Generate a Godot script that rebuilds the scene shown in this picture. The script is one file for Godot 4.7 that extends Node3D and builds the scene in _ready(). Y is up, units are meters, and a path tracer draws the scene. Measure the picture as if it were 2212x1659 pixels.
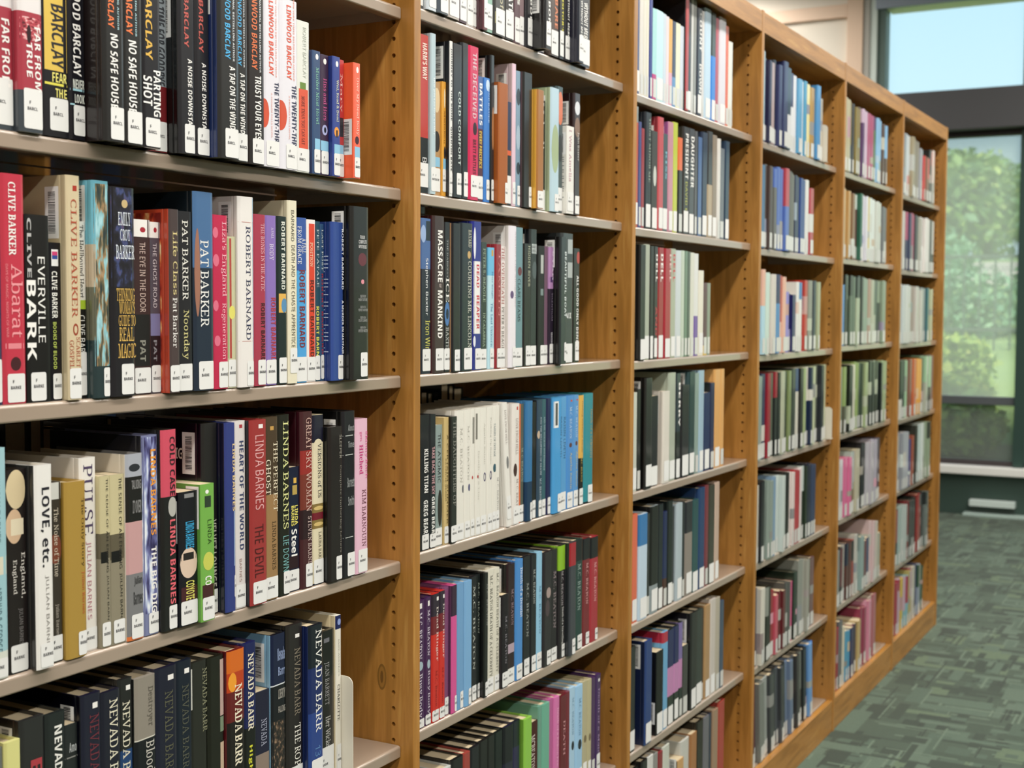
extends Node3D

const BAY := 0.83174        # pitch of the bays along the case (x)
const PANEL := 0.0191       # thickness of the uprights
const CASE_TOP := 2.144
const CASE_DEPTH := 0.51
const LIP := 0.0237         # how far the shelf fronts stand behind the upright fronts
const LIP_HEIGHT := 0.0195
const WALL_X := 8.336       # inner face of the window wall
const EYE := Vector3(-0.90116, 1.36438, 1.11009)

# each row: [bay, shelf height, start along the case, books]; each book: [single, label, width mm, height mm, gap mm, spine set-forward mm, kind, jacket colour, side colour, colour bands, printed words, printed shapes, call sticker, barcode, lean, call letters, extras]
const ROWS := [
[1,1.548,0.047,[
[1,"white and red hardcover with white lettering, first from left, nearest bay's top row",36,225.1,0,-27.5,"h","e9e4e4","",[[0.435,0.825,"b5404e"],[0.825,1,"4d565c"]],[["FAR FROM","f2f0ec",0.489,0.802,0.55,0.88,"I"],["TRUE","f2f0ec",0.566,0.74,0.1,0.45,"I"]],[],[0.764,0.977,0.15,0.98],[],0,"BARCL",{}],
[1,"white and red hardcover with white lettering, second from left, nearest bay's top row",31.9,228.9,0,-19.5,"h","e9e4e4","",[[0.451,0.81,"b5404e"],[0.81,1,"4d565c"]],[["FAR FROM","f2f0ec",0.513,0.81,0.62,0.92,"I"],["TRUE","f2f0ec",0.588,0.748,0.28,0.56,"I"]],[[0.509,0.594,0.32,0.5,"3a2026","e"]],[0.799,0.983,0.15,0.98],[],0,"BARCL",{"art":[0.474,0.578,0.05,0.95,"red"]}],
[1,"black hardcover with yellow lettering, third from left, nearest bay's top row",40.4,224.2,0,-24.3,"h","26262a","",[],[["BARCLAY","26262a",0.366,0.67,0.36,0.84,"I"],["FEAR","e8e07a",0.692,0.738,0.4,0.9,"h"],["THE","e8e07a",0.767,0.81,0.5,0.9,"h"]],[[0.165,0.684,0.14,0.94,"e6c45c","r"],[0.742,0.754,0.14,0.94,"e4dc5a","r"]],[0.814,0.97,0.3,0.98],[],0,"BARCL",{}],
[1,"black hardcover with white lettering, fourth from left, nearest bay's top row",23.6,221.3,0,-24.3,"h","212124","",[],[["WOOD BARCLAY","f2f0ec",0.221,0.684,0.2,0.78,"I"],["NEVER","dfe3da",0.701,0.746,0.2,0.9,"h"],["LOOK","dfe3da",0.774,0.817,0.3,0.9,"h"]],[[0.747,0.758,0.05,0.9,"a5d2de","r"],[0.822,0.83,0.05,0.3,"a5d2de","r"]],[0.828,0.978,0.22,0.96],[],0,"BARCL",{}],
[1,"charcoal hardcover with white lettering, fifth from left, nearest bay's top row",32.3,223.2,0,2.9,"h","2a2a2c","241a18",[],[["BESTSELLING AUTHOR","a8ccd4",0.144,0.445,0.66,0.74,"b"],["BARCLAY","ee7a42",0.229,0.44,0.2,0.52,"I"],["NO SAFE HOUSE","f2f0ec",0.469,0.837,0.3,0.7,"I"]],[],[0.828,0.989,0.3,0.99],[],0,"BARCL",{}],
[1,"charcoal hardcover with white lettering, sixth from left, nearest bay's top row",31.7,222.3,0,-0.3,"h","2a2a2c","",[],[["BESTSELLING AUTHOR","a8ccd4",0.136,0.449,0.62,0.7,"b"],["BARCLAY","ee7a42",0.223,0.444,0.15,0.5,"I"],["NO SAFE HOUSE","f2f0ec",0.473,0.839,0.25,0.7,"I"]],[],[0.829,0.992,0.2,0.99],[],0,"BARCL",{}],
[1,"charcoal hardcover with white lettering, seventh from left, nearest bay's top row",30.8,226.1,0,-1.9,"h","29292b","",[],[["BARCLAY","dcb04a",0.197,0.554,0.15,0.55,"I"],["PARTING","f2f0ec",0.603,0.838,0.58,0.95,"b"],["SHOT","f2f0ec",0.639,0.787,0.04,0.5,"b"]],[],[0.848,1,0.14,0.95],[],0,"BARCL",{}],
[1,"sage green and dark red hardcover with charcoal lettering, eighth from left, nearest bay's top row",34.8,228,0,-24.3,"h","8e979d","",[[0.658,1,"8d2a2c"]],[["NO TIME FOR GOODBYE","33363c",0.171,0.653,0.4,0.9,"I"]],[],[0.841,0.999,0.3,0.98],[],0,"BARCL",{}],
[1,"charcoal hardcover with white lettering, ninth from left, nearest bay's top row",28.9,224.2,0,-6.7,"h","303032","101014",[],[["BARCLAY","c05a52",0.169,0.433,0.3,0.6,"I"],["A NOISE DOWNSTAIRS","f2f0ec",0.493,0.902,0.5,0.82,"I"]],[],[0.841,1,0.3,0.98],[0.147,0.386],0,"BARCL",{}],
[1,"charcoal hardcover with orange lettering, tenth from left, nearest bay's top row",25.8,227,0,-6.7,"h","303032","",[],[["BARCLAY","c05a52",0.173,0.448,0.2,0.55,"I"],["A NOISE DOWNSTAIRS","f2f0ec",0.503,0.912,0.4,0.75,"I"]],[],[0.851,1,0.1,0.98],[],0,"BARCL",{}],
[1,"charcoal hardcover with white lettering, eleventh from left, nearest bay's top row",39.8,228.9,0,6.1,"h","313236","24376e",[],[["INTERNATIONAL BESTSELLING AUTHOR","d8dce0",0.001,0.475,0.68,0.76,"b"],["LINWOOD BARCLAY","4aaee4",0.051,0.467,0.3,0.6,"I"],["A TAP ON THE WIND","f2f0ec",0.503,0.841,0.5,0.82,"I"]],[],[0.838,1,0.3,0.96],[0.101,0.239],0,"BARCL",{}],
[1,"charcoal hardcover with white lettering, twelfth from left, nearest bay's top row",30.2,222.3,0,-5.1,"h","313236","",[],[["INTERNATIONAL BESTSELLING AUTHOR","d8dce0",-0.02,0.465,0.68,0.76,"b"],["LINWOOD BARCLAY","4aaee4",0.023,0.46,0.3,0.6,"I"],["A TAP ON THE WIND","f2f0ec",0.5,0.84,0.45,0.8,"I"]],[],[0.84,1,0.3,0.98],[],0,"BARCL",{}],
[1,"black hardcover with orange lettering, thirteenth from left, nearest bay's top row",36.7,224.2,0,-8.3,"h","2a2625","",[],[["INTERNATIONAL BESTSELLING AUTHOR","d8dce0",-0.02,0.472,0.7,0.78,"b"],["LINWOOD BARCLAY","dc7444",0.013,0.46,0.26,0.62,"I"],["TRUST YOUR EYES","f2f0ec",0.493,0.858,0.45,0.78,"b"]],[],[0.852,1,0.3,0.96],[],0,"BARCL",{}],
[1,"white hardcover with orange lettering, fourteenth from left, nearest bay's top row",33.5,221.3,0,-9.9,"h","e6e4ec","",[],[["NEW YORK TIMES BESTSELLING AUTHOR","e8a89c",-0.017,0.469,0.7,0.77,"b"],["A PROMISE FALLS NOVEL","e8b0a8",0.564,0.828,0.42,0.49,"b"],["LINWOOD BARCLAY","de5a42",0.028,0.461,0.28,0.62,"I"],["THE TWENTY-THR","2c3150",0.497,0.851,0.62,0.94,"I"]],[[0.603,0.775,-0.3,0.3,"d3553a","e"]],[0.845,1,0.12,0.94],[],0,"BARCL",{}],
[1,"white hardcover with orange lettering, fifteenth from left, nearest bay's top row",37.8,224.2,0,-9.9,"h","e6e4ec","",[],[["NEW YORK TIMES BESTSELLING AUTHOR","e8a89c",-0.01,0.472,0.72,0.79,"b"],["A PROMISE FALLS NOVEL","e8b0a8",0.563,0.823,0.46,0.53,"b"],["LINWOOD BARCLAY","de5a42",0.034,0.467,0.34,0.66,"I"],["THE TWENTY-THR","2c3150",0.498,0.857,0.62,0.94,"I"]],[[0.597,0.775,-0.35,0.36,"d3553a","e"]],[0.848,1,0.3,0.96],[],0,"BARCL",{}],
[1,"white hardcover with pale grey lettering, sixteenth from left, nearest bay's top row",33,203.5,0,-14.7,"h","e4e6de","",[],[["ROBERT BARCLAY","b4b8ae",0.04,0.374,0.5,0.72,"s"],["MORE THAN YOU CAN SAY","5e1d16",0.494,0.817,0.4,0.62,"r"]],[[0.449,0.842,0.22,0.84,"dc5a40","r"],[0.405,0.449,0.3,0.7,"6c8a3e","r"]],[0.842,1,0.1,0.95],[],0,"BARCL",{}],
[1,"slate blue paperback with sage green lettering, seventeenth from left, nearest bay's top row",18.9,167.9,0,-11.5,"p","3c5a86","22396a",[],[["Murder Most Howl","86c2a8",0.133,0.596,0.45,0.8,"r"]],[[0.025,0.071,0.4,0.75,"f2f0ec","e"],[0.712,0.798,0.3,0.98,"8fc3e0","r"]],[0.798,1,0.2,0.98],[],0,"BARDS",{}],
[1,"dark grey paperback with hot pink lettering, eighteenth from left, nearest bay's top row",21.2,166.1,0,-13.1,"p","4c3454","",[],[["Hiss and Hers","c8558e",0.197,0.544,0.4,0.78,"r"]],[[0.031,0.079,0.4,0.75,"f2f0ec","e"],[0.58,0.667,0.25,0.85,"a9add8","e"],[0.599,0.647,0.45,0.7,"25243c","e"],[0.714,0.798,0.1,0.98,"8fc3e0","r"]],[0.798,1,0.15,0.98],[],0,"BARDS",{}],
[1,"blue paperback with cream lettering, nineteenth from left, nearest bay's top row",18.1,166.2,0,-6.7,"p","3f53a6","2b3f92",[],[["Wed, Read & Dead","e8ecc4",0.192,0.541,0.45,0.8,"r"]],[[0.037,0.085,0.4,0.75,"f2f0ec","e"],[0.587,0.669,0.2,0.85,"ee9c3c","e"],[0.613,0.673,0.45,0.65,"22202e","r"],[0.732,0.808,0.2,0.98,"8fc3e0","r"]],[0.808,1,0.15,0.98],[],0,"BARDS",{}],
[1,"red paperback with cream lettering, twentieth from left, nearest bay's top row",18.3,165.6,0,-13.1,"p","c43c3e","",[],[["Mary","f0d0c8",0.12,0.443,0.4,0.75,"r"]],[[0.491,0.652,0.1,0.9,"352c38","r"],[0.721,0.798,0.1,0.98,"8fc3e0","r"]],[0.798,1,0.15,0.98],[],0,"BARDS",{}],
[1,"coral paperback with cream lettering, twenty-first from left, nearest bay's top row",16.7,162.3,0,2.9,"p","ee6a50","e85c34",[],[["Over My Dead Body","f6d8c8",0.128,0.623,0.35,0.78,"r"]],[[0.033,0.086,0.4,0.75,"f2f0ec","e"],[0.635,0.705,0.2,0.8,"552238","e"],[0.726,0.817,0.15,0.98,"8fc3e0","r"]],[0.817,1,0.12,0.98],[0.486,0.797],0,"BARDS",{}],
]],
[1,1.26,0.027,[
[1,"dark blue hardcover, first from left, nearest bay's second row",36,239.7,0,-27.5,"h","2f2c66","",[],[],[],[0.8,0.989,0.15,0.98],[],0,"BARKE",{}],
[1,"red hardcover with pink lettering, second from left, nearest bay's second row",30.9,243,0,-27.5,"h","cb3a4e","",[],[["CLIVE BARKER","f2f0ec",0.036,0.352,0.3,0.6,"R"],["Abarat","eb9aa0",0.391,0.709,0.38,0.86,"r"],["DAYS OF MAGIC, NIGHTS OF WAR","e88e96",0.391,0.709,0.12,0.24,"s"]],[[0.735,0.759,0.1,0.9,"e58a92","r"],[0.795,0.855,0.3,0.75,"5a2c34","e"]],[0.868,1,0.15,0.92],[],0,"BARKE",{}],
[1,"black paperback with white lettering, third from left, nearest bay's second row",32.3,202,0,-27.5,"p","16161b","",[],[["EVERVILLE","ecece8",0.222,0.681,0.5,0.8,"s"],["BARK","f2f0ec",0.348,0.775,0.02,0.4,"b"],["CLIVE","b8b8b8",0.02,0.335,0.06,0.24,"b"]],[],[0.84,1,0.15,0.8],[],0,"BARKE",{}],
[1,"black paperback with white lettering, fourth from left, nearest bay's second row",19.3,173.6,0,-30.7,"p","131317","",[],[["CLIVE BARKER","eeeee8",0.181,0.478,0.3,0.7,"b"],["BOOKS OF BLOOD","b8c860",0.502,0.799,0.35,0.6,"b"]],[[0.043,0.148,0.3,0.8,"f0f0f0","r"],[0.057,0.081,0.35,0.75,"d8447c","r"],[0.081,0.105,0.35,0.75,"3c5ab0","r"]],[0.828,1,0.3,0.98],[],0,"BARKE",{}],
[1,"pale grey hardcover with red lettering, fifth from left, nearest bay's second row",20,248,0,-21.1,"h","d2c2a0","bbac8c",[],[["CLIVE BARKER","a8462e",0.106,0.631,0.3,0.72,"r"],["SCARLET","a8462e",0.719,0.855,0.58,0.86,"r"],["GOSPEL","a8462e",0.733,0.858,0.08,0.4,"r"]],[[0.045,0.069,0.45,0.75,"b83c2c","r"],[0.658,0.712,0.35,0.75,"a8462e","e"],[0.668,0.702,0.44,0.66,"d2c2a0","e"]],[0.858,1,0.08,0.96],[0.049,0.28],0,"BARKE",{}],
[1,"white and black hardcover with charcoal lettering, sixth from left, nearest bay's second row",18.4,199.1,0,-32.3,"h","e6e4dc","",[[0.443,0.494,"a8c434"],[0.494,1,"1a1a1c"]],[["The Hellbound Heart","333333",0.021,0.43,0.35,0.8,"r"],["CLIVE BARKER","e8e8e4",0.528,0.815,0.35,0.8,"s"]],[],[0.736,0.982,0.15,0.98],[],0,"BARKE",{}],
[1,"light blue and tan hardcover, seventh from left, nearest bay's second row",24.5,245.7,0,-21.1,"h","6cb0c4","",[[0.293,0.488,"b8a890"],[0.488,0.733,"6a6a58"],[0.733,1,"33484c"]],[],[],[0.86,1,0.55,1],[0.022,0.23],0,"BARKE",{"art":[0.015,0.853,0.05,0.98,"tree"]}],
[1,"black hardcover with white lettering, eighth from left, nearest bay's second row",38.7,240.8,0,-19.5,"h","24232e","",[],[["EMILY","e4ecf4",0.119,0.181,0.3,0.8,"g"],["CROY","e4ecf4",0.199,0.253,0.38,0.78,"g"],["BARKER","e4ecf4",0.275,0.341,0.2,0.95,"g"],["THINKING","dcb45c",0.482,0.541,0.2,0.95,"g"],["WOMAN'S","dcb45c",0.544,0.603,0.3,0.95,"g"],["GUIDE TO","dcb45c",0.61,0.661,0.28,0.97,"g"],["REAL","dcb45c",0.669,0.734,0.3,0.9,"g"],["MAGIC","dcb45c",0.745,0.815,0.25,0.97,"g"]],[[0.058,0.098,0.45,0.7,"c8b080","e"]],[0.844,0.991,0.38,0.9],[],0,"BARKE",{"art":[0.004,0.475,0.04,0.96,"night"]}],
[1,"maroon paperback with pale grey lettering, ninth from left, nearest bay's second row",30.7,206.3,0,-25.9,"p","4c3430","141416",[],[["THE EYE IN THE DOOR","cdb6ac",0.129,0.528,0.42,0.72,"s"],["PAT","8a8a80",0.689,0.811,0.4,0.7,"b"]],[[0,0.099,0.1,0.98,"f0ece8","r"],[0.043,0.073,0.45,0.75,"b8303c","e"],[0.541,0.837,0.05,0.95,"262422","r"]],[0.846,1,0.1,0.98],[],0,"BARKE",{}],
[1,"olive paperback with cream lettering, tenth from left, nearest bay's second row",18.1,204.7,0,-27.5,"p","5c5662","",[],[["THE GHOST ROAD","d4ccd0",0.123,0.498,0.3,0.65,"s"],["PAT","8a8a90",0.688,0.812,0.3,0.6,"b"]],[[0,0.092,0.05,0.98,"f0ece8","r"],[0.031,0.061,0.4,0.7,"b8303c","e"],[0.533,0.662,0.05,0.95,"7a78a0","r"],[0.662,0.839,0.05,0.95,"2a2830","r"]],[0.835,1,0.1,0.98],[],0,"BARKE",{}],
[1,"dark grey hardcover with tan lettering, eleventh from left, nearest bay's second row",17.4,220.7,0,-13.1,"h","5a4c4a","b8442c",[],[["Life Class","d8c88c",0.119,0.464,0.35,0.8,"r"],["Pat Barker","f2f0ec",0.48,0.753,0.3,0.75,"r"]],[],[0.848,1,0,0.98],[],0,"BARKE",{"lart":"feather"}],
[1,"charcoal hardcover with tan lettering, twelfth from left, nearest bay's second row",28.6,220,0,-17.9,"h","2a2d33","",[],[["PAT BARKER","e6e4dc",0.05,0.49,0.35,0.7,"r"],["Noonday","d2ca8c",0.545,0.819,0.3,0.75,"r"]],[],[0.844,1,0.1,0.98],[],0,"BARKE",{}],
[1,"blue and dark blue hardcover with white lettering, thirteenth from left, nearest bay's second row",36.8,245.9,0,-16.3,"h","4c72a0","16242e",[[0.381,1,"2c3c50"]],[["PAT BARKER","eaeae6",0.242,0.677,0.32,0.72,"r"]],[[0.184,0.626,0.05,0.3,"a0705c","e"]],[0.852,0.996,0.2,0.98],[0.106,0.313],0,"BARKE",{}],
[1,"red hardcover with pink lettering, fourteenth from left, nearest bay's second row",32.8,219.9,0,-21.1,"h","cc2a54","",[],[["Liza's England","f2b4c0",0.036,0.466,0.55,0.88,"r"],["Regeneration","f2b4c0",0.504,0.831,0.55,0.85,"r"]],[[0.071,0.133,0.1,0.4,"e0708c","e"],[0.225,0.295,0.1,0.45,"e0708c","e"],[0.489,0.551,0.1,0.4,"e0708c","e"],[0.691,0.753,0.15,0.5,"e0708c","e"]],[0.843,1,0.4,0.98],[],0,"BARKE",{}],
[1,"pale grey paperback, fifteenth from left, nearest bay's second row",17.7,194.2,0,-24.3,"p","c9c7a4","",[],[],[[0.013,0.803,0.28,0.5,"b84a44","r"],[0.013,0.803,0.02,0.2,"9cb47c","r"],[0.456,0.545,0.2,0.9,"e4dc70","e"]],[0.812,1,0.1,0.98],[],0,"BARKE",{}],
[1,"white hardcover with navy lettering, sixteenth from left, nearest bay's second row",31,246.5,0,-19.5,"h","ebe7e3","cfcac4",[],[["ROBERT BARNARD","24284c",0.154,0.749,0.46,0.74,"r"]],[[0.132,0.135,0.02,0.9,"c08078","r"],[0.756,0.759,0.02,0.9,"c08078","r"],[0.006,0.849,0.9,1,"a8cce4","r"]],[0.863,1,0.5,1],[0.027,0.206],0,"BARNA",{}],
[1,"red hardcover with black lettering, seventeenth from left, nearest bay's second row",28.5,225.9,0,-22.7,"h","b43f56","",[],[["THE BONES IN THE ATTIC","eab8c4",0.053,0.445,0.6,0.85,"r"],["ROBERT BARNARD","3a1c20",0.516,0.855,0.58,0.86,"b"]],[],[0.847,1,0.35,1],[],0,"BARNA",{}],
[1,"lavender hardcover with red lettering, eighteenth from left, nearest bay's second row",23.9,226,0,-24.3,"h","8c71ba","",[],[["A FALL","e4dcf0",0.071,0.134,0.5,0.7,"r"],["BODY","e4dcf0",0.166,0.261,0.35,0.68,"r"],["ROBERT BARNARD","b03a44",0.483,0.858,0.45,0.86,"b"]],[],[0.85,1,0.05,0.98],[],0,"BARNA",{}],
[1,"dark green hardcover with white lettering, nineteenth from left, nearest bay's second row",22.1,226.3,0,-24.3,"h","273836","",[],[["ROBERT BARNARD","e4e6dc",0.031,0.435,0.42,0.75,"b"]],[[0.459,0.572,0.15,0.85,"e4b458","r"],[0.487,0.572,0.4,0.95,"5a90b8","e"]],[0.841,0.995,0.15,0.95],[],0,"BARNA",{}],
[1,"cream hardcover with olive lettering, twentieth from left, nearest bay's second row",20.5,249.1,0,-22.7,"h","e8e1c8","d2c9ac",[],[["BARNARD","5c584c",0.053,0.221,0.3,0.62,"s"],["DEATH AND THE CHASTE APPRENTICE","5c584c",0.243,0.803,0.32,0.7,"s"]],[],[0.806,0.943,0.15,0.98],[],0,"BARNA",{}],
[1,"blue and light blue hardcover with dark red lettering, twenty-first from left, nearest bay's second row",26,227.5,0,-25.9,"h","3f60b0","",[[0.321,1,"4ea2de"]],[["A FALL","f0f0f0",0.125,0.215,0.55,0.85,"r"],["FROM GRACE","f0f0f0",0.052,0.28,0.15,0.48,"r"],["ROBERT BARNARD","7c2c34",0.316,0.787,0.3,0.76,"b"]],[],[0.844,1,0.02,0.98],[],0,"BARNA",{}],
[1,"white paperback with maroon lettering, twenty-second from left, nearest bay's second row",20.5,226.2,0,-27.5,"p","efe8e4","",[],[["POSITION","f0e0c0",0.14,0.289,0.4,0.7,"r"],["ROBERT BARNARD","5a1c14",0.372,0.846,0.4,0.8,"b"]],[[0.025,0.846,0.25,0.98,"da462e","r"]],[0.846,1,0.02,0.98],[],0,"BARNA",{}],
[1,"dark blue paperback with yellow lettering, twenty-third from left, nearest bay's second row",13,224.8,0,-29.1,"p","2d5a6e","",[],[["FETE FATALE","cfd8d8",0.048,0.409,0.4,0.75,"r"],["ROBERT BARN","e0d85c",0.531,0.843,0.25,0.75,"b"]],[],[0.839,0.999,0.02,0.98],[],0,"BARNA",{}],
[1,"slate blue paperback with white lettering, twenty-fourth from left, nearest bay's second row",9,221.9,0,-29.1,"p","3a5c86","",[],[["LAST POST","dfe6e0",0.034,0.298,0.35,0.75,"r"],["ROBERT BARNARD","a83444",0.315,0.829,0.3,0.7,"b"]],[],[0.833,0.988,0.02,0.98],[],0,"BARNA",{}],
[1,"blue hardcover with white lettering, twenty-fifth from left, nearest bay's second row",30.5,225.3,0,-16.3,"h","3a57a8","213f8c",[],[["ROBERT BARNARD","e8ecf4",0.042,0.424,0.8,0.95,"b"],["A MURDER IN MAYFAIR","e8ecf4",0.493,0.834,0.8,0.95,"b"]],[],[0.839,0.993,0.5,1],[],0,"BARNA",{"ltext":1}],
[1,"charcoal hardcover with sage green lettering, twenty-sixth from left, nearest bay's second row",46.1,249.4,0,-4.7,"h","2b2b2e","0f0f12",[],[["FOUR","cfcfcf",0.165,0.185,0.5,0.75,"h"],["COMPLETE","cfcfcf",0.192,0.212,0.42,0.85,"h"],["MYSTERIES","cfcfcf",0.22,0.239,0.42,0.85,"h"],["DEATH BY","9c9c9c",0.509,0.524,0.5,0.8,"h"],["SHEER TORTURE","9c9c9c",0.528,0.544,0.4,0.88,"h"],["DEATH OF A","9c9c9c",0.572,0.586,0.5,0.8,"h"],["PERFECT MOTHER","9c9c9c",0.589,0.603,0.4,0.9,"h"],["DEATH IN A","9c9c9c",0.633,0.647,0.5,0.8,"h"],["COLD CLIMATE","9c9c9c",0.65,0.664,0.4,0.88,"h"],["DEATH OF A","9c9c9c",0.691,0.705,0.5,0.8,"h"],["MYSTERY WRITER","9c9c9c",0.709,0.725,0.4,0.9,"h"]],[[0.266,0.341,0.4,0.85,"7c3442","e"],[0.419,0.446,0.55,0.72,"e0909c","e"]],[0.843,0.984,0.52,0.9],[0.029,0.091],0,"BARNA",{}],
]],
[1,0.97,0.026,[
[1,"pale teal hardcover with slate blue lettering, first from left, nearest bay's third row",36,245.2,0,-24.3,"h","a0c8d0","",[[0.881,1,"d9ddd2"]],[["JULIAN BARNES","5a7a84",0.126,0.407,0.5,0.75,"s"],["ARTHUR & GEORGE","4c6c78",0.597,0.881,0.5,0.75,"s"]],[[0.47,0.548,0.2,0.98,"dcd8c4","r"]],[0.91,1,0.3,0.98],[],0,"BARNE",{}],
[1,"black hardcover with white lettering, second from left, nearest bay's third row",29.7,220,0,-27.5,"h","2a2527","",[],[["England,","e4e0d8",0.409,0.634,0.62,0.85,"r"],["England","e4e0d8",0.441,0.61,0.25,0.48,"r"],["JULIAN BARNES","7c7878",0.682,0.864,0.5,0.72,"s"]],[[0.002,0.193,0.05,0.92,"dccaa4","e"],[0.193,0.361,0.02,0.75,"d8b898","e"],[0.241,0.321,0.1,0.8,"e8dcc0","r"]],[0.86,1,0.15,0.95],[],0,"BARNE",{}],
[1,"white hardcover with black lettering, third from left, nearest bay's third row",24.6,222.7,0,-16.3,"h","eae8e4","3c3b3c",[],[["LOVE, etc.","1c1c26",0.11,0.501,0.3,0.8,"b"],["JULIAN BARNES","8c8884",0.541,0.92,0.5,0.72,"s"]],[],[0.875,1,0.2,0.96],[],0,"BARNE",{}],
[1,"brown hardcover with pale grey lettering, fourth from left, nearest bay's third row",21.4,200.2,0,-25.9,"h","4a3f38","",[],[["The Noise of Time","cfc4b0",0.142,0.522,0.45,0.75,"r"],["Julian Barnes","b4aca0",0.677,0.854,0.45,0.72,"r"]],[[0,0.093,0.02,0.98,"d4d4ce","r"],[0.287,0.45,0.05,0.95,"8a4a34","e"]],[0.85,1,0.02,0.98],[],0,"BARNE",{}],
[1,"gold hardcover with maroon lettering, fifth from left, nearest bay's third row",31,198.9,0,-21.1,"h","aa8a40","97762f",[],[["The Only Story","4a3a1c",0.1,0.488,0.72,0.88,"r"],["Julian Barnes","b85434",0.516,0.758,0.72,0.88,"r"]],[],[0.856,1,0.55,1],[0.044,0.312],0,"BARNE",{}],
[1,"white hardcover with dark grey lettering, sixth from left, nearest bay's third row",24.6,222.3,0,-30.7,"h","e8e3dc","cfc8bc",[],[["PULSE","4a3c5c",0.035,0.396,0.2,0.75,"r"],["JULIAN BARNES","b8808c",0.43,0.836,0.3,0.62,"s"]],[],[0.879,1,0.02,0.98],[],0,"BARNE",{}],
[1,"grey and tan paperback with charcoal lettering, seventh from left, nearest bay's third row",15.7,199.6,0,-25.9,"p","8c8470","",[[0,0.333,"c6bc94"],[0.333,0.48,"6a6250"]],[["THE SENSE OF AN ENDING","33302a",0.016,0.562,0.6,0.8,"s"],["JULIAN BARN","33302a",0.578,0.841,0.6,0.8,"s"]],[[0.439,0.505,0.05,0.75,"1e1c1a","r"]],[0.853,1,0.1,0.98],[],0,"BARNE",{}],
[1,"grey and tan paperback with charcoal lettering, eighth from left, nearest bay's third row",22.5,199.3,0,-25.9,"p","8c8470","",[[0,0.349,"c6bc94"],[0.349,0.498,"6a6250"]],[["THE SENSE OF AN ENDING","33302a",0.019,0.556,0.6,0.8,"s"],["JULIAN BARN","33302a",0.581,0.847,0.6,0.8,"s"]],[[0.448,0.514,0.05,0.75,"1e1c1a","r"]],[0.855,1,0.15,0.98],[],0,"BARNE",{}],
[1,"grey and pale grey hardcover with grey lettering, ninth from left, nearest bay's third row",27.8,221.3,0,-22.7,"h","7c7c7e","cfc5b4",[[0,0.122,"a9adb8"],[0.122,0.363,"252528"],[0.363,0.643,"c79c9c"],[0.977,1,"d8743c"]],[["TALKING","8c8c8c",0.141,0.189,0.3,0.85,"h"],["IT OVER","8c8c8c",0.25,0.318,0.35,0.85,"h"],["Julian","3c3c3e",0.658,0.711,0.4,0.85,"h"],["Barnes","3c3c3e",0.741,0.81,0.35,0.88,"h"]],[[0.054,0.095,0.15,0.8,"3a3c44","e"]],[0.863,1,0.22,0.96],[],0,"BARNE",{}],
[1,"lavender hardcover with orange lettering, tenth from left, nearest bay's third row",26.9,240.7,0,-24.3,"h","7a80a6","26262e",[],[["LINDA BARNES","ea9a3c",0.071,0.5,0.5,0.82,"b"],["THE BIG DIG","f2f0ec",0.557,0.89,0.5,0.82,"b"]],[],[0.89,1,0.3,0.97],[],0,"BARNE",{"art":[0.008,0.89,0.02,0.98,"cloud"]}],
[1,"black and hot pink hardcover with coral lettering, eleventh from left, nearest bay's third row",26.9,245.6,0,-19.5,"h","232225","232225",[[0,0.332,"d05064"]],[["COLD CASE","2c1c20",0.036,0.329,0.52,0.85,"b"],["LINDA BARNES","e06470",0.448,0.87,0.5,0.84,"b"]],[[0.336,0.434,0.4,0.95,"b4b2ac","e"]],[0.877,1,0.4,0.97],[],0,"BARNE",{}],
[1,"black paperback with light blue lettering, twelfth from left, nearest bay's third row",33.6,166.9,0,-17.9,"p","1f2124","141416",[],[["LINDA BARNES","3aa0d0",0.225,0.425,0.35,0.8,"b"],["COYOTE","dcd868",0.667,0.809,0.35,0.8,"b"]],[[0.016,0.047,0.3,0.8,"8a8a8a","r"],[0.419,0.646,0.05,0.98,"dcc4b0","e"],[0.456,0.509,0.1,0.9,"33302c","r"],[0.709,0.814,0.1,0.98,"5a2c30","r"]],[0.814,1,0.08,0.98],[0.063,0.377],0,"BARNE",{}],
[1,"green paperback with white lettering, thirteenth from left, nearest bay's third row",25.5,173.1,0,-13.1,"p","74ae4e","5d9440",[],[["LINDA","2c4c1c",0.261,0.44,0.5,0.78,"s"],["CO","f2f0ec",0.671,0.738,0.3,0.75,"b"]],[[0.041,0.071,0.35,0.6,"f2f0ec","e"],[0.087,0.169,0.3,0.75,"3c4c3c","r"],[0.496,0.63,0.15,0.95,"c8cc5c","e"],[0.733,0.836,0.1,0.98,"5a3430","r"]],[0.825,1,0.1,0.98],[0.015,0.322],0,"BARNE",{}],
[1,"charcoal hardcover with pale grey lettering, fourteenth from left, nearest bay's third row",29.5,246.5,0,-32.3,"h","2b2b2f","151518",[],[["VELVET LOUNGE","b8b4ac",0.504,0.857,0.5,0.85,"b"]],[],[0.871,1,0.3,0.98],[0.048,0.265],0,"BARNE",{"ltitle":["THE BIG","d8d4c8"]}],
[1,"blue hardcover with tan lettering, fifteenth from left, nearest bay's third row",20.8,245.5,0,-21.1,"h","3b4b98","1f1c38",[],[["LINDA BARNES","d8c090",0.112,0.467,0.7,0.95,"b"]],[[0.467,0.76,0.8,1,"8c9cc0","r"]],[0.81,0.925,0.82,1],[],0,"BARNE",{}],
[1,"white hardcover with dark blue lettering, sixteenth from left, nearest bay's third row",24.5,246.2,0,-24.3,"h","dfd9d7","",[],[["HEART OF THE WORLD","3a4468",0.106,0.688,0.45,0.78,"b"],["BARNES","a08078",0.735,0.858,0.4,0.6,"s"]],[[0.02,0.038,0.45,0.7,"b83c44","r"]],[0.873,1,0.1,0.98],[],0,"BARNE",{}],
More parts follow.
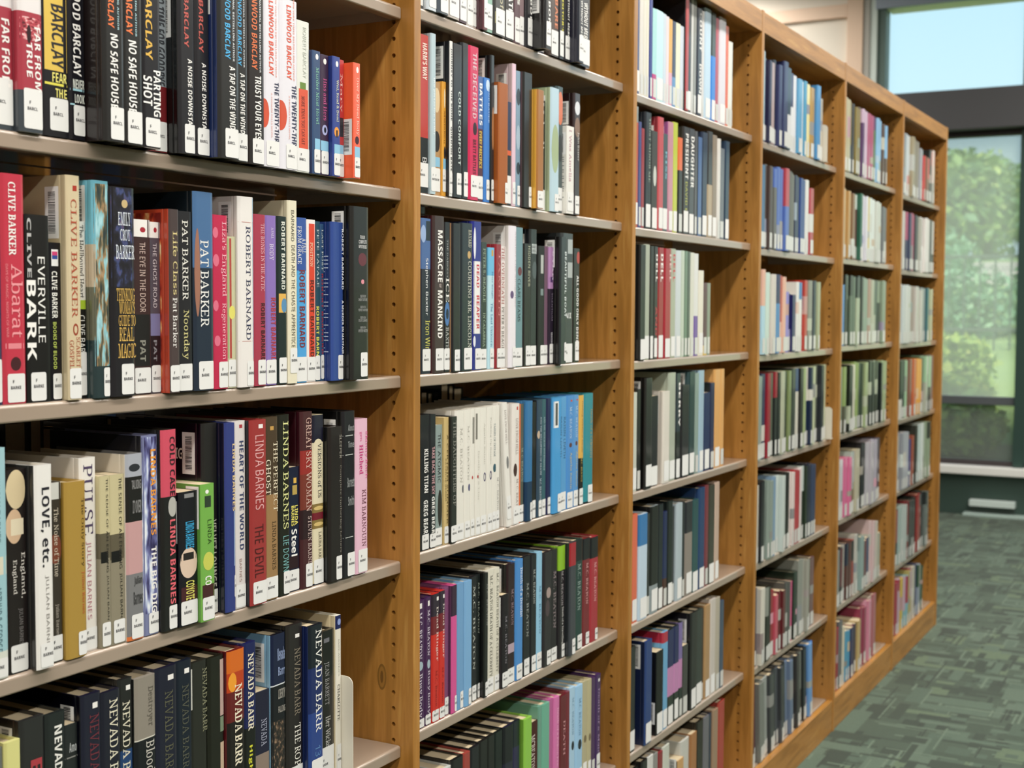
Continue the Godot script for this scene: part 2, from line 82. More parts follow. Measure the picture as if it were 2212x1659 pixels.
[1,"red hardcover with maroon lettering, seventeenth from left, nearest bay's third row",35.3,245.7,0,-17.9,"h","ac3b3c","23292e",[],[["LINDA BARNES","dea6a6",0.082,0.484,0.3,0.78,"s"],["THE DEVIL","4a1416",0.565,0.852,0.25,0.75,"s"]],[[0.024,0.046,0.5,0.75,"f2f0ec","r"]],[0.874,1,0.14,0.97],[0.075,0.29],0,"BARNE",{}],
[1,"brown and light brown hardcover with white lettering, eighteenth from left, nearest bay's third row",30,247,0,-22.7,"h","5a4836","",[[0.423,1,"9c7a52"]],[["THE PERFECT","ece0c4",0.135,0.519,0.62,0.92,"r"],["GHOST","f2ead4",0.231,0.423,0.1,0.42,"r"],["LINDA BARNES","40301c",0.571,0.838,0.52,0.78,"r"]],[[0.05,0.072,0.4,0.65,"c89c54","r"]],[0.876,1,0.04,0.98],[],0,"BARNE",{}],
[1,"black hardcover with light blue lettering, nineteenth from left, nearest bay's third row",26.8,248.2,0,-24.3,"h","26231f","26231f",[],[["LINDA BARNES","dee09a",0.037,0.633,0.42,0.84,"r"],["LIE DOWN","7cb4b4",0.671,0.869,0.4,0.85,"s"]],[],[0.869,1,0.42,1],[],0,"BARNE",{}],
[1,"navy paperback with white lettering, twentieth from left, nearest bay's third row",26.1,173.3,0,-29.1,"p","1d224a","",[],[["LINDA","e8dc6c",0.309,0.466,0.6,0.85,"b"],["BARNES","e8dc6c",0.309,0.472,0.3,0.55,"b"],["Steel","f2f0ec",0.499,0.716,0.3,0.8,"b"]],[[0.087,0.13,0.5,0.75,"e0b454","r"],[0.146,0.222,0.4,0.8,"b89c54","r"],[0.716,0.815,0.05,0.98,"3a2028","r"]],[0.825,1,0.05,0.98],[],0,"BARNE",{}],
[1,"maroon and red hardcover with pale grey lettering, twenty-first from left, nearest bay's third row",27.7,248.6,0,-25.9,"h","5c2b30","4a1f26",[[0.218,0.352,"a83430"],[0.352,0.553,"8a4034"],[0.553,0.72,"3a1c22"]],[["GREAT SKY WOMAN","d2b0a4",0.035,0.566,0.42,0.84,"r"],["STEVEN BARNES","cdb6b0",0.593,0.889,0.55,0.85,"r"]],[],[0.862,1,0.35,1],[],0,"BARNE",{}],
[1,"cream and navy hardcover with charcoal lettering, twenty-second from left, nearest bay's third row",28,242.3,0,-27.5,"h","e2d7b8","",[[0,0.161,"23253e"],[0.522,0.574,"8a7440"],[0.574,0.616,"8c2434"],[0.616,0.668,"8a7440"],[0.99,1,"23253e"]],[["VERSIONS of US","3c3c40",0.167,0.487,0.45,0.75,"r"],["LAURA BARN","4a4438",0.689,0.864,0.5,0.72,"r"]],[[0.14,0.223,0.1,0.85,"e2d7b8","e"],[0.536,0.56,0.1,0.9,"d8bc78","e"],[0.63,0.654,0.1,0.9,"d8bc78","e"]],[0.85,1,0.1,0.98],[],0,"BARNE",{}],
[1,"black hardcover with sage green lettering, twenty-third from left, nearest bay's third row",33.8,223.6,0,-19.5,"h","2a2725","1a1816",[],[["SLEEPER","9a968c",0.056,0.208,0.75,0.9,"s"],["Complete Gathering Letters","86827a",0.254,0.82,0.75,0.9,"r"]],[],[0.84,1,0.5,1],[0.021,0.254],0,"BARNE",{}],
[1,"black hardcover with grey lettering, twenty-fourth from left, nearest bay's third row",33,243.7,0,-20.2,"h","22272b","17191b",[],[["About","8a8e8e",0.081,0.12,0.4,0.85,"h"],["Time","8a8e8e",0.18,0.219,0.4,0.85,"h"],["Barnett","8a8e8e",0.4,0.457,0.35,0.9,"h"],["Smith","8a8e8e",0.511,0.568,0.4,0.85,"h"]],[[0.144,0.149,0.05,0.95,"c8ccc8","r"],[0.259,0.264,0.05,0.95,"c8ccc8","r"],[0.757,0.761,0.05,0.95,"c8ccc8","r"]],[0.853,1,0.35,0.95],[0.049,0.251],0,"BARNE",{}],
[1,"pink hardcover with brown lettering, twenty-fifth from left, nearest bay's third row",33.3,229.9,0,-21,"h","e6bace","dc9cb8",[],[["Skinny Bitch","d44c8c",0.082,0.388,0.72,0.92,"r"],["gets","d44c8c",0.082,0.143,0.3,0.5,"r"],["Hitched","c43c7c",0.166,0.357,0.3,0.6,"R"],["KIM BARNOUIN","6c3848",0.457,0.83,0.5,0.8,"r"]],[],[0.845,1,0.2,0.98],[],0,"BARNO",{}],
]],
[1,0.677,0.019,[
[1,"slate blue hardcover, first from left, nearest bay's bottom row",36,218.4,0,-27.5,"h","6a6e70","",[],[],[],[0.769,0.99,0.15,0.98],[],0,"BARR",{}],
[1,"cream hardcover, second from left, nearest bay's bottom row",21.5,221.7,0,-25.9,"h","dcda90","",[],[],[],[0.771,0.983,0.15,0.98],[],0,"BARR",{}],
[1,"charcoal hardcover with red lettering, third from left, nearest bay's bottom row",34.7,238.9,0,-27.5,"h","3a3836","2b2522",[],[["BARR","a83c44",0.194,0.665,0.4,0.85,"b"]],[],[0.795,0.975,0.15,0.98],[0.037,0.177],0,"BARR",{}],
[1,"charcoal hardcover with white lettering, fourth from left, nearest bay's bottom row",27.9,236.7,0,-25.9,"h","2e3236","",[],[["NEVADA BARR","e8e8e2",0.062,0.521,0.4,0.78,"b"]],[],[0.801,0.978,0.15,0.98],[],0,"BARR",{}],
[1,"charcoal paperback with pale grey lettering, fifth from left, nearest bay's bottom row",19.8,216.5,0,-29.1,"p","33363a","",[],[["Amo","b0b4b4",0.098,0.148,0.35,0.9,"h"]],[[0.171,0.178,0.02,0.98,"8c8c88","r"]],[0.758,0.988,0.15,0.98],[],0,"BARR",{}],
[1,"navy hardcover with maroon lettering, sixth from left, nearest bay's bottom row",30.2,245.8,0,-22.7,"h","23263e","14141e",[],[["NEVADA BARR","6a2c38",0.098,0.561,0.4,0.85,"r"]],[[0.044,0.071,0.55,0.8,"f2f0ec","r"]],[0.811,0.987,0.15,0.98],[0.053,0.156],0,"BARR",{}],
[1,"navy hardcover with cream lettering, seventh from left, nearest bay's bottom row",30,241.6,0,-22.7,"h","23293c","",[],[["NEVADA BARR","e4dfc8",0.041,0.543,0.4,0.82,"r"]],[],[0.797,0.977,0.15,0.98],[],0,"BARR",{}],
[1,"charcoal and dark blue hardcover with cream lettering, eighth from left, nearest bay's bottom row",22.8,249,0,-25.9,"h","2b2b2c","",[[0.341,1,"2a4f86"]],[["NEVADA BARR","e4dfc8",0.108,0.575,0.25,0.75,"r"]],[[0.033,0.056,0.5,0.8,"f2f0ec","r"]],[0.8,0.989,0.15,0.98],[],0,"BARR",{}],
[1,"grey and black hardcover with pale grey lettering, ninth from left, nearest bay's bottom row",34.9,245.1,0,-22.7,"h","8f887d","282322",[[0.304,0.31,"d8d4c8"],[0.31,1,"212123"]],[["Destroyer","5c574e",0.054,0.252,0.55,0.85,"r"],["Blood Lure","c8c4bc",0.323,0.632,0.5,0.9,"r"]],[],[0.786,0.989,0.15,0.98],[],0,"BARR",{}],
[1,"navy hardcover with olive lettering, tenth from left, nearest bay's bottom row",36.5,248.1,0,-22.7,"h","22263f","",[],[["NEVADA BARR","5a5a48",0.121,0.55,0.4,0.78,"r"]],[[0.043,0.069,0.55,0.82,"f2f0ec","r"]],[0.785,0.986,0.15,0.98],[],0,"BARR",{}],
[1,"black hardcover with dark grey lettering, eleventh from left, nearest bay's bottom row",28.6,248.3,0,-24.3,"h","1f2238","",[],[["NEVADA BARR","54564a",0.123,0.549,0.35,0.75,"r"]],[[0.042,0.067,0.5,0.8,"f2f0ec","r"]],[0.815,0.985,0.15,0.98],[],0,"BARR",{}],
[1,"charcoal hardcover with grey lettering, twelfth from left, nearest bay's bottom row",31.4,239.9,0,-27.5,"h","32322f","",[],[["NEVADA BARR","8c8c70",0.043,0.385,0.7,0.95,"r"]],[[0.031,0.248,0.02,0.1,"d8d8d0","r"]],[0.781,0.987,0.15,0.98],[],0,"BARR",{}],
[1,"black hardcover, thirteenth from left, nearest bay's bottom row",30.8,239.2,0,-25.9,"h","22221f","",[],[],[[0.023,0.331,0.7,0.98,"c0a49c","r"],[0.337,0.419,0.7,0.98,"7c8c74","r"],[0.477,0.653,0.7,0.98,"c8b098","r"]],[0.791,0.978,0.15,0.98],[0.052,0.273],0,"BARR",{}],
[1,"dark red and black hardcover with cream lettering, fourteenth from left, nearest bay's bottom row",34.6,241.1,0,-21.1,"h","7e1f20","6c1a22",[[0,0.12,"d46a20"],[0.12,0.225,"c2421c"],[0.39,1,"241c1e"]],[["NEVADA BARR","ece4cc",0.19,0.637,0.4,0.8,"R"]],[[0.12,0.225,0.05,0.5,"f0a030","e"]],[0.788,0.982,0.15,0.98],[],0,"BARR",{}],
[1,"dark blue and black hardcover with cream lettering, fifteenth from left, nearest bay's bottom row",24.9,243.8,0,-22.7,"h","252b70","",[[0.467,1,"1c1d20"]],[["NEVADA BARR","e8e0c8",0.059,0.482,0.3,0.75,"R"],["High Country","d4d43c",0.567,1,0.3,0.65,"b"]],[],[0.795,0.991,0.15,0.98],[],0,"BARR",{}],
[1,"navy paperback with pale grey lettering, sixteenth from left, nearest bay's bottom row",33,170.5,0,-27.5,"p","2b2d46","1c1e30",[],[["NEVADA","a8acc0",0.227,0.442,0.45,0.8,"r"]],[[0.502,0.683,0.05,0.95,"8c7c70","r"]],[0.718,0.981,0.15,0.98],[0.039,0.36],0,"BARR",{}],
[1,"black and navy hardcover with light blue lettering, seventeenth from left, nearest bay's bottom row",31.4,242.3,0,-24.3,"h","1d1e22","7fa8c2",[[0,0.287,"20294e"],[0.287,0.294,"d8dce0"]],[["Nevada","8c9cc0",0.08,0.153,0.4,0.9,"h"],["Barr","8c9cc0",0.19,0.239,0.45,0.9,"h"],["LIBERTY","9c9890",0.318,0.373,0.45,0.92,"h"],["FALLING","9c9890",0.416,0.452,0.45,0.92,"h"]],[],[0.792,0.989,0.15,0.98],[0.05,0.272],0,"BARR",{"art":[0.495,0.814,0.05,0.95,"brown"]}],
[1,"charcoal hardcover with grey lettering, eighteenth from left, nearest bay's bottom row",36.9,248.5,0,-22.7,"h","32302d","1d1c1c",[],[["NEVADA BARR","8c8272",0.136,0.517,0.45,0.8,"r"],["THE ROPE","f0eee4",0.566,0.84,0.45,0.8,"r"]],[[0.057,0.078,0.5,0.75,"f2f0ec","r"]],[0.805,0.989,0.15,0.98],[],0,"BARR",{}],
[1,"black and dark blue hardcover with white lettering, nineteenth from left, nearest bay's bottom row",33.7,241.2,0,-12.9,"h","1d2634","202e68",[[0.249,0.515,"26397c"],[0.515,1,"3050a0"]],[["NEVADA BARR","f0f0ea",0.028,0.635,0.45,0.85,"r"],["13 1/2","5c84b8",0.718,0.896,0.4,0.75,"s"]],[],[0.794,0.976,0.15,0.98],[],0,"BARR",{}],
[1,"black hardcover with pale grey lettering, twentieth from left, nearest bay's bottom row",44.1,222.7,0,-25.9,"h","1d1d21","",[],[["JEAN BARRETT","9c9c9c",0.206,0.487,0.4,0.68,"r"],["Her Wicked Ways","c8c8c4",0.564,0.903,0.4,0.75,"r"]],[[0.049,0.077,0.4,0.7,"74747c","r"]],[0.762,0.985,0.15,0.98],[],0,"BARR",{}],
[1,"white hardcover with charcoal lettering, twenty-first from left, nearest bay's bottom row",13.9,239.8,0,-24.3,"h","e6e1d3","d8c8a4",[[0,0.083,"1f2870"]],[["JANE AUSTEN'S","7c7870",0.145,0.374,0.4,0.62,"r"],["CHARLOTTE","2c2c2c",0.426,0.649,0.3,0.7,"r"]],[[0.021,0.06,0.3,0.9,"8c9cd0","e"]],[0.794,0.983,0.15,0.98],[],0,"BARR",{}],
]],
[2,1.833,0.836,[
[1,"charcoal hardcover, first from left, second bay's top row",47.6,227,0,-27.5,"h","3c3634","",[],[],[],[0.783,0.981,0.15,0.98],[],0,"BASS",{}],
[1,"white hardcover, second from left, second bay's top row",28.5,216.6,0,-21.1,"h","ccd6de","",[],[],[],[0.767,0.978,0.15,0.98],[],0,"BASS",{}],
[1,"slate blue hardcover, third from left, second bay's top row",31.4,224.2,0,-17.9,"h","56616a","",[],[],[],[0.795,0.987,0.15,0.98],[],0,"BASS",{}],
[1,"pale grey hardcover, fourth from left, second bay's top row",39.6,228,0,-21.1,"h","b9b1aa","",[],[],[],[0.789,0.985,0.15,0.98],[],0,"BASS",{}],
[1,"dark grey hardcover, fifth from left, second bay's top row",28.9,228.9,0,-24.3,"h","5a3f4e","",[],[],[],[0.791,0.983,0.15,0.98],[],0,"BASS",{}],
[1,"pale grey hardcover, sixth from left, second bay's top row",26,226.1,0,-27.5,"h","c9c4c0","",[],[],[],[0.774,0.991,0.15,0.98],[],0,"BASS",{}],
[1,"pale grey hardcover, seventh from left, second bay's top row",14.9,222.3,0,-30.7,"h","b0a8a4","",[],[],[],[0.785,0.982,0.15,0.98],[],0,"BASS",{}],
[1,"olive hardcover, eighth from left, second bay's top row",15.9,226.1,0,-17.9,"h","7c4a54","5a1f2a",[],[],[],[0.767,0.985,0.15,0.98],[],0,"BASS",{}],
[1,"sage green hardcover, ninth from left, second bay's top row",26.4,228.9,0,-22.7,"h","8cb4a4","",[],[],[],[0.793,0.979,0.15,0.98],[],0,"BASS",{}],
[1,"dark grey hardcover with cream lettering, tenth from left, second bay's top row",41.4,225.1,0,-21.1,"h","484648","",[],[["Bassoff","d8d0b0",0.549,0.819,0.5,0.8,"s"]],[[0.827,0.915,0.1,0.6,"b0a878","r"]],[0.797,0.99,0.15,0.98],[],0,"BASS",{}],
[1,"charcoal hardcover with white lettering, eleventh from left, second bay's top row",38.1,223.2,0,-24.3,"h","2b2829","",[],[["DARK PATH","f2f0ec",0.345,0.804,0.4,0.8,"b"]],[],[0.772,0.985,0.15,0.98],[],0,"BASS",{}],
[1,"olive hardcover with white lettering, twelfth from left, second bay's top row",24.3,228,0,-25.9,"h","6c4c56","",[],[["BASS","f2f0ec",0.413,0.702,0.5,0.85,"b"]],[],[0.8,0.99,0.15,0.98],[],0,"BASS",{}],
[1,"grey hardcover, thirteenth from left, second bay's top row",21,228.9,0,-29.1,"h","8a7478","",[],[],[],[0.775,0.991,0.15,0.98],[],0,"BASS",{}],
[1,"charcoal hardcover with white lettering, fourteenth from left, second bay's top row",23.9,226.1,0,-24.3,"h","2c3034","",[],[["TO THE BONE","f2f0ec",0.266,0.867,0.5,0.85,"I"]],[],[0.768,0.983,0.15,0.98],[],0,"BASS",{}],
[1,"charcoal hardcover with white lettering, fifteenth from left, second bay's top row",25.9,227,0,0.7,"h","2d2e31","17181c",[],[["TO THE BONE","f2f0ec",0.289,0.865,0.45,0.8,"I"]],[],[0.784,0.974,0.15,0.98],[0.552,0.721],0,"BASS",{}],
[0,"",35,217.3,0,-31.5,"h","33405c","",[],[],[],[],[],0,"",{}],
[1,"brown hardcover with coral lettering, sixteenth from left, second bay's top row",38,221.3,0,-21.1,"h","5c4840","",[],[["LAID BARE","d8845c",0.253,0.766,0.5,0.85,"I"]],[],[0.785,0.987,0.15,0.98],[],0,"BASS",{}],
[1,"charcoal hardcover with yellow lettering, seventeenth from left, second bay's top row",22,223.2,0,-21.1,"h","2f3036","",[],[["INQUISITOR'S KEY","dcd44c",0.324,0.916,0.45,0.85,"I"]],[],[0.766,0.977,0.15,0.98],[],0,"BASS",{}],
[1,"charcoal hardcover with white lettering, eighteenth from left, second bay's top row",25.9,222.3,0,-21.1,"h","33343a","",[],[["WITHOUT MERCY","f2f0ec",0.436,0.834,0.5,0.85,"I"]],[],[0.789,0.984,0.15,0.98],[],0,"BASS",{}],
[1,"charcoal hardcover with white lettering, nineteenth from left, second bay's top row",25.9,213,0,-4.4,"h","2e3344","23293a",[],[["WITHOUT MERCY","f2f0ec",0.451,0.831,0.4,0.72,"I"]],[],[0.756,0.985,0.15,0.98],[],0,"BASS",{}],
[1,"charcoal hardcover with white lettering, twentieth from left, second bay's top row",53.3,213,0,-16.3,"h","33343c","",[],[["WITHOUT MERCY","f2f0ec",0.427,0.801,0.4,0.78,"I"]],[],[0.747,0.979,0.15,0.98],[],0,"BASS",{}],
]],
[2,1.546,0.836,[
[0,"",29.4,241.5,0,-33.5,"h","c6382e","",[],[],[],[],[],0,"",{}],
[1,"red and black hardcover with white lettering, first from left, second bay's second row",34,247.5,0,-27.5,"h","c6382e","",[[0.649,1,"1d1d1f"]],[["HARM'S WAY","f0e0d4",0.053,0.282,0.4,0.78,"b"],["BASS","d8d8d8",0.774,0.919,0.4,0.75,"s"]],[],[0.809,0.962,0.05,0.98],[],0,"BASS",{}],
[1,"pale teal hardcover with white lettering, second from left, second bay's second row",15.2,253.2,0,-24.3,"h","b6cad2","",[],[["the pistachio seller","eef4f6",0.271,0.631,0.4,0.75,"b"]],[],[0.831,0.982,0.05,0.98],[],0,"BATE",{}],
[1,"gold paperback, third from left, second bay's second row",24.1,181,0,-30.7,"p","b48c5c","",[],[],[[0.054,0.271,0.1,0.9,"dcc49c","e"],[0.434,0.619,0.1,0.9,"33302c","e"],[0.663,0.75,0.1,0.95,"8cc0dc","r"]],[0.761,0.968,0.05,0.98],[],0,"BATE",{}],
[1,"yellow paperback with brown lettering, fourth from left, second bay's second row",11.9,183.5,0,-27.5,"p","dea03e","",[],[["Mistaken","7c4414",0.252,0.543,0.4,0.7,"r"]],[[0.059,0.231,0.4,0.75,"f0e0c0","e"],[0.564,0.683,0.4,0.9,"33343c","e"],[0.672,0.769,0.2,0.98,"8cc0dc","r"]],[0.764,0.964,0.05,0.98],[],0,"BATE",{}],
[1,"white hardcover with black lettering, fifth from left, second bay's second row",9.8,249.5,0,-21.1,"h","e6e6e2","27272b",[],[["JOURNEY TO THE BONE","26262a",0.043,0.51,0.3,0.75,"b"],["QUENTIN BATE","26262a",0.55,0.836,0.3,0.75,"b"]],[],[0.844,0.983,0.02,0.98],[0.028,0.237],0,"BATE",{}],
[1,"charcoal hardcover with pale grey lettering, sixth from left, second bay's second row",33.9,249,0,-22.7,"h","2d2f31","",[],[["COLD COMFORT","c4d0cc",0.306,0.786,0.6,0.82,"b"]],[],[0.839,0.981,0.45,0.98],[],0,"BATE",{}],
[1,"charcoal hardcover, seventh from left, second bay's second row",22.7,255.5,0,-24.3,"h","2e3337","",[],[],[],[0.827,0.986,0.3,0.98],[],0,"BATE",{}],
[1,"hot pink hardcover with pink lettering, eighth from left, second bay's second row",34.7,255.1,0,-24.3,"h","d62a5a","",[],[["THE DECEIVED","d8b4bc",0.042,0.467,0.35,0.72,"b"],["BRETT BATTLES","5c1026",0.604,0.83,0.4,0.7,"b"]],[[0.491,0.576,0.4,0.78,"40202c","e"]],[0.838,0.98,0.2,0.98],[],0,"BATE",{}],
[1,"brown and blue paperback with white lettering, ninth from left, second bay's second row",19.3,209.9,0,-27.5,"p","6a3a4a","",[[0,0.419,"4a6aa4"]],[["BATTLES","f0f0f0",0.054,0.389,0.3,0.8,"b"],["EVERY PRECIPICE","e0c050",0.438,0.735,0.3,0.75,"b"]],[],[0.799,0.983,0.02,0.98],[],0,"BATE",{}],
[1,"blue paperback with pale teal lettering, tenth from left, second bay's second row",20,210.3,0,-25.9,"p","3c7cca","",[],[["JANE BAUER","b4d0f0",0.062,0.359,0.6,0.9,"r"]],[[0.013,0.102,0.3,0.95,"c8dcf0","e"]],[0.817,0.981,0.4,0.98],[],0,"BATE",{}],
[1,"charcoal hardcover, eleventh from left, second bay's second row",12.6,251.1,0,-24.3,"h","33383b","202226",[],[],[[0.349,0.641,0.3,0.95,"b07c54","e"]],[0.842,0.985,0.2,0.98],[0.017,0.158],0,"BATE",{}],
[1,"red paperback, twelfth from left, second bay's second row",34.7,206.7,0,-16.3,"p","aa5a1e","a4561f",[],[],[],[0.821,0.996,0.7,1],[0.026,0.261],0,"BATE",{}],
[1,"dark blue and black paperback, thirteenth from left, second bay's second row",32.9,181.3,0,-27.5,"p","2d3b68","",[[0.469,0.516,"d85c2c"],[0.516,1,"1e2230"]],[],[],[0.713,0.981,0.02,0.98],[],0,"BATE",{}],
[1,"pink hardcover, fourteenth from left, second bay's second row",13.9,249.9,0,-25.9,"h","e2c2d0","c2acb0",[],[],[],[0.83,0.987,0.1,0.98],[0.065,0.138],0,"BATE",{}],
[1,"sage green hardcover, fifteenth from left, second bay's second row",17,239.6,0,-25.9,"h","7f9aae","",[],[],[[0.127,0.253,0.05,0.9,"3a4450","e"],[0.398,0.58,0.05,0.9,"a8bccc","e"],[0.671,0.762,0.1,0.9,"33404c","e"]],[0.844,0.99,0.3,0.98],[],0,"BATE",{}],
[1,"charcoal hardcover, sixteenth from left, second bay's second row",37.1,240.3,0,-21.1,"h","2b2b2e","5c444a",[],[],[],[0.842,0.999,0.62,1],[],0,"BATE",{}],
[1,"light brown hardcover, seventeenth from left, second bay's second row",28.1,214,0,-11.8,"h","a6703c","daa43e",[],[],[],[0.85,1,0.1,0.98],[0.029,0.257],0,"BATE",{}],
[1,"black hardcover with pale grey lettering, eighteenth from left, second bay's second row",44.1,203,0,-30.7,"h","222024","",[],[["Mehndi","c8ccc8",0.022,0.446,0.3,0.8,"r"]],[],[0.81,0.995,0.2,0.98],[],0,"BATE",{}],
[1,"pale teal hardcover, nineteenth from left, second bay's second row",37,229.2,0,-21.1,"h","b8d0dc","aaba98",[],[],[[0.294,0.685,0.1,0.9,"a8b890","e"]],[0.855,1,0.45,1],[0.065,0.259],0,"BATE",{}],
[1,"dark grey hardcover, twentieth from left, second bay's second row",27.4,237.1,0,-27.5,"h","4a5c60","",[],[],[[0.039,0.302,0.1,0.95,"d8744c","e"],[0.38,0.595,0.1,0.9,"24323a","e"]],[0.8,0.983,0.15,0.98],[],0,"BATE",{}],
[1,"white paperback with tan lettering, twenty-first from left, second bay's second row",31.6,166,0,-19.5,"p","e6e4de","dcdad2",[],[["I Was Amelia","c08c9c",0.039,0.632,0.3,0.65,"r"]],[],[0.752,0.971,0.1,0.98],[0.075,0.328],0,"BATE",{"ltext":2}],
[1,"dark grey hardcover with white lettering, twenty-second from left, second bay's second row",28.2,232.4,0,-20,"h","4a4046","33201f",[],[["John Baxter","e4e0dc",0.319,0.553,0.5,0.8,"r"]],[[0.066,0.177,0.1,0.9,"dcdce0","e"],[0.198,0.36,0.1,0.9,"8c7060","e"]],[0.844,0.992,0.2,0.98],[0.066,0.258],0,"BATE",{}],
]],
[2,1.259,0.836,[
[0,"",37,241.5,0,-33.5,"h","2c3448","",[],[],[],[],[],0,"",{}],
[1,"navy and blue hardcover with yellow lettering, first from left, second bay's third row",34,247.5,0,-27.5,"h","2c3448","",[[0,0.325,"4f6fa6"]],[["Stephen Baxter","eceef0",0.255,0.624,0.42,0.7,"s"],["Iron Winter","d8d468",0.656,0.918,0.45,0.85,"s"]],[[0.016,0.142,0.5,0.9,"33404c","r"],[0.044,0.156,0.05,0.5,"9cb4dc","e"]],[0.84,0.982,0.2,0.98],[],0,"BAXTE",{}],
[1,"brown hardcover with white lettering, second from left, second bay's third row",35.5,253.3,0,-24.3,"h","53403f","5e2c30",[],[["MASSACRE","f2f0ec",0.09,0.42,0.38,0.78,"b"],["OF","c4b4b0",0.431,0.455,0.5,0.68,"b"],["MANKIND","f2f0ec",0.472,0.777,0.38,0.78,"b"]],[],[0.843,0.984,0.2,0.98],[],0,"BAXTE",{}],
[1,"charcoal hardcover with white lettering, third from left, second bay's third row",19.7,245,0,-25.9,"h","29292c","",[],[["THE DARKEST","a8a8a8",0.116,0.37,0.4,0.62,"r"],["ICE","f2f0ec",0.37,0.53,0.3,0.8,"r"],["BAXTER","c4c4c4",0.698,0.873,0.3,0.75,"r"]],[[0.53,0.69,0.1,0.9,"4a78b4","e"],[0.574,0.646,0.3,0.75,"1c2c50","e"]],[0.84,0.983,0.05,0.98],[],0,"BAXTE",{}],
[1,"charcoal hardcover, fourth from left, second bay's third row",28.8,244.5,0,-22.7,"h","27292b","a07c5c",[],[],[],[0.85,0.994,0.3,0.98],[],0,"BAXTE",{}],
[1,"dark green hardcover with cream lettering, fifth from left, second bay's third row",42.8,247,0,-24.3,"h","2b3844","",[],[["BAYARD","d4d0bc",0.043,0.161,0.62,0.84,"r"],["COURTING MR. LINCOLN","d8d8cc",0.257,0.844,0.6,0.84,"r"]],[[0.187,0.239,0.55,0.8,"c8a468","e"]],[0.844,0.99,0.3,0.98],[],0,"BAXTE",{}],
[1,"blue hardcover with red lettering, sixth from left, second bay's third row",32.2,251.9,0,-25.9,"h","2d3ca6","",[],[["DEAD","c42c40",0.289,0.444,0.4,0.72,"I"],["REAPER","c42c40",0.496,0.725,0.4,0.75,"I"]],[[0.267,0.754,0.12,0.95,"eceaea","r"],[0.04,0.253,0.1,0.35,"e4e6ee","e"],[0.769,0.843,0.1,0.35,"e4e6ee","e"]],[0.854,0.999,0.3,0.98],[],0,"BAXTE",{}],
[1,"charcoal hardcover with pale grey lettering, seventh from left, second bay's third row",24.4,218.7,0,-29.1,"h","36433f","",[],[["PETER S. BEAGLE","a8b8a0",0.05,0.469,0.4,0.7,"r"],["IN CALABRIA","a8b8a0",0.555,0.822,0.4,0.7,"r"]],[],[0.839,1,0.05,0.98],[],0,"BEAGL",{}],
[1,"light blue and pale teal paperback with blue lettering, eighth from left, second bay's third row",22.1,210.3,0,-27.5,"p","6eb8de","",[[0.231,1,"b8dce8"]],[["The Last Unicorn","3c7ca8",0.456,0.817,0.4,0.75,"r"],["Peter Beagle","2c6498",0.196,0.42,0.5,0.75,"r"]],[[0.021,0.07,0.5,0.8,"c89c4c","r"]],[0.831,0.998,0.3,0.98],[],0,"BEAGL",{}],
[1,"red hardcover with tan lettering, ninth from left, second bay's third row",22.5,216.9,0,-25.9,"h","a42b38","",[],[["TAMSIN","d88c8c",0.06,0.587,0.5,0.75,"r"]],[],[0.838,1,0.3,0.98],[],0,"BEAGL",{}],
[1,"white hardcover with light brown lettering, tenth from left, second bay's third row",21.6,214.1,0,-29.1,"h","e8e0de","",[],[["THE OVERNEATH","a85a54",0.007,0.474,0.25,0.7,"r"],["PETER S BEAGLE","5c544c",0.496,0.879,0.3,0.7,"r"]],[],[0.839,1,0.05,0.98],[],0,"BEAGL",{}],
[1,"white hardcover with pale grey lettering, eleventh from left, second bay's third row",28.7,251.4,0,-22.7,"h","eae4ec","d6d2ce",[],[["Another Life Altogether","b0a8b0",0.035,0.574,0.7,0.86,"r"]],[[0.458,0.512,0.15,0.6,"6c4c88","e"]],[0.853,1,0.45,0.98],[0.046,0.212],0,"BEAL",{}],
[1,"grey hardcover with dark green lettering, twelfth from left, second bay's third row",30.7,250.3,0,-25.9,"h","6c9098","",[],[["CLARE BEAMS","26363c",0.368,0.674,0.3,0.62,"r"]],[[0.282,0.344,0.3,0.8,"7c2c3c","e"]],[0.863,1,0.05,0.98],[],0,"BEAMS",{}],
[1,"charcoal hardcover with pale grey lettering, thirteenth from left, second bay's third row",31.7,223,0,-25.9,"h","2b2f2d","",[],[["HIDDEN RIVER","bcc0a4",0.02,0.35,0.55,0.8,"s"]],[],[0.832,0.993,0.3,0.98],[],0,"BEAN",{}],
[1,"dark grey hardcover with white lettering, fourteenth from left, second bay's third row",27.6,250.3,0,-29.1,"h","3a4446","26292a",[],[["GREG BEAR","d4dcdc",0.106,0.178,0.2,0.9,"h"]],[[0.234,0.362,0.3,0.95,"5a6668","e"]],[0.853,0.998,0.1,0.98],[0.034,0.098],0,"BEAN",{}],
[1,"black paperback, fifteenth from left, second bay's third row",27.7,221.2,0,-27.5,"p","222624","",[],[],[[0.075,0.23,0.4,0.8,"b4b8b4","r"],[0.359,0.414,0.4,0.8,"7c8c8c","r"]],[0.832,1,0.4,0.98],[],0,"BAXTE",{}],
[1,"mauve paperback, sixteenth from left, second bay's third row",19.6,221.8,0,-30.7,"p","7c5c70","",[],[],[],[0.834,0.996,0.1,0.98],[],0,"BAXTE",{}],
[1,"charcoal and lavender hardcover with white lettering, seventeenth from left, second bay's third row",17.7,221,0,-27.5,"h","3b2d42","",[[0,0.355,"b488b8"]],[["STAD","e8d8ec",0.031,0.281,0.6,0.88,"I"],["SILENTIUM","8c8094",0.393,0.625,0.5,0.78,"s"],["BEATON","e8e4ec",0.728,0.821,0.4,0.75,"s"]],[[0.253,0.3,0.05,0.95,"6a4884","r"]],[0.826,0.989,0.1,0.98],[],0,"BAXTE",{}],
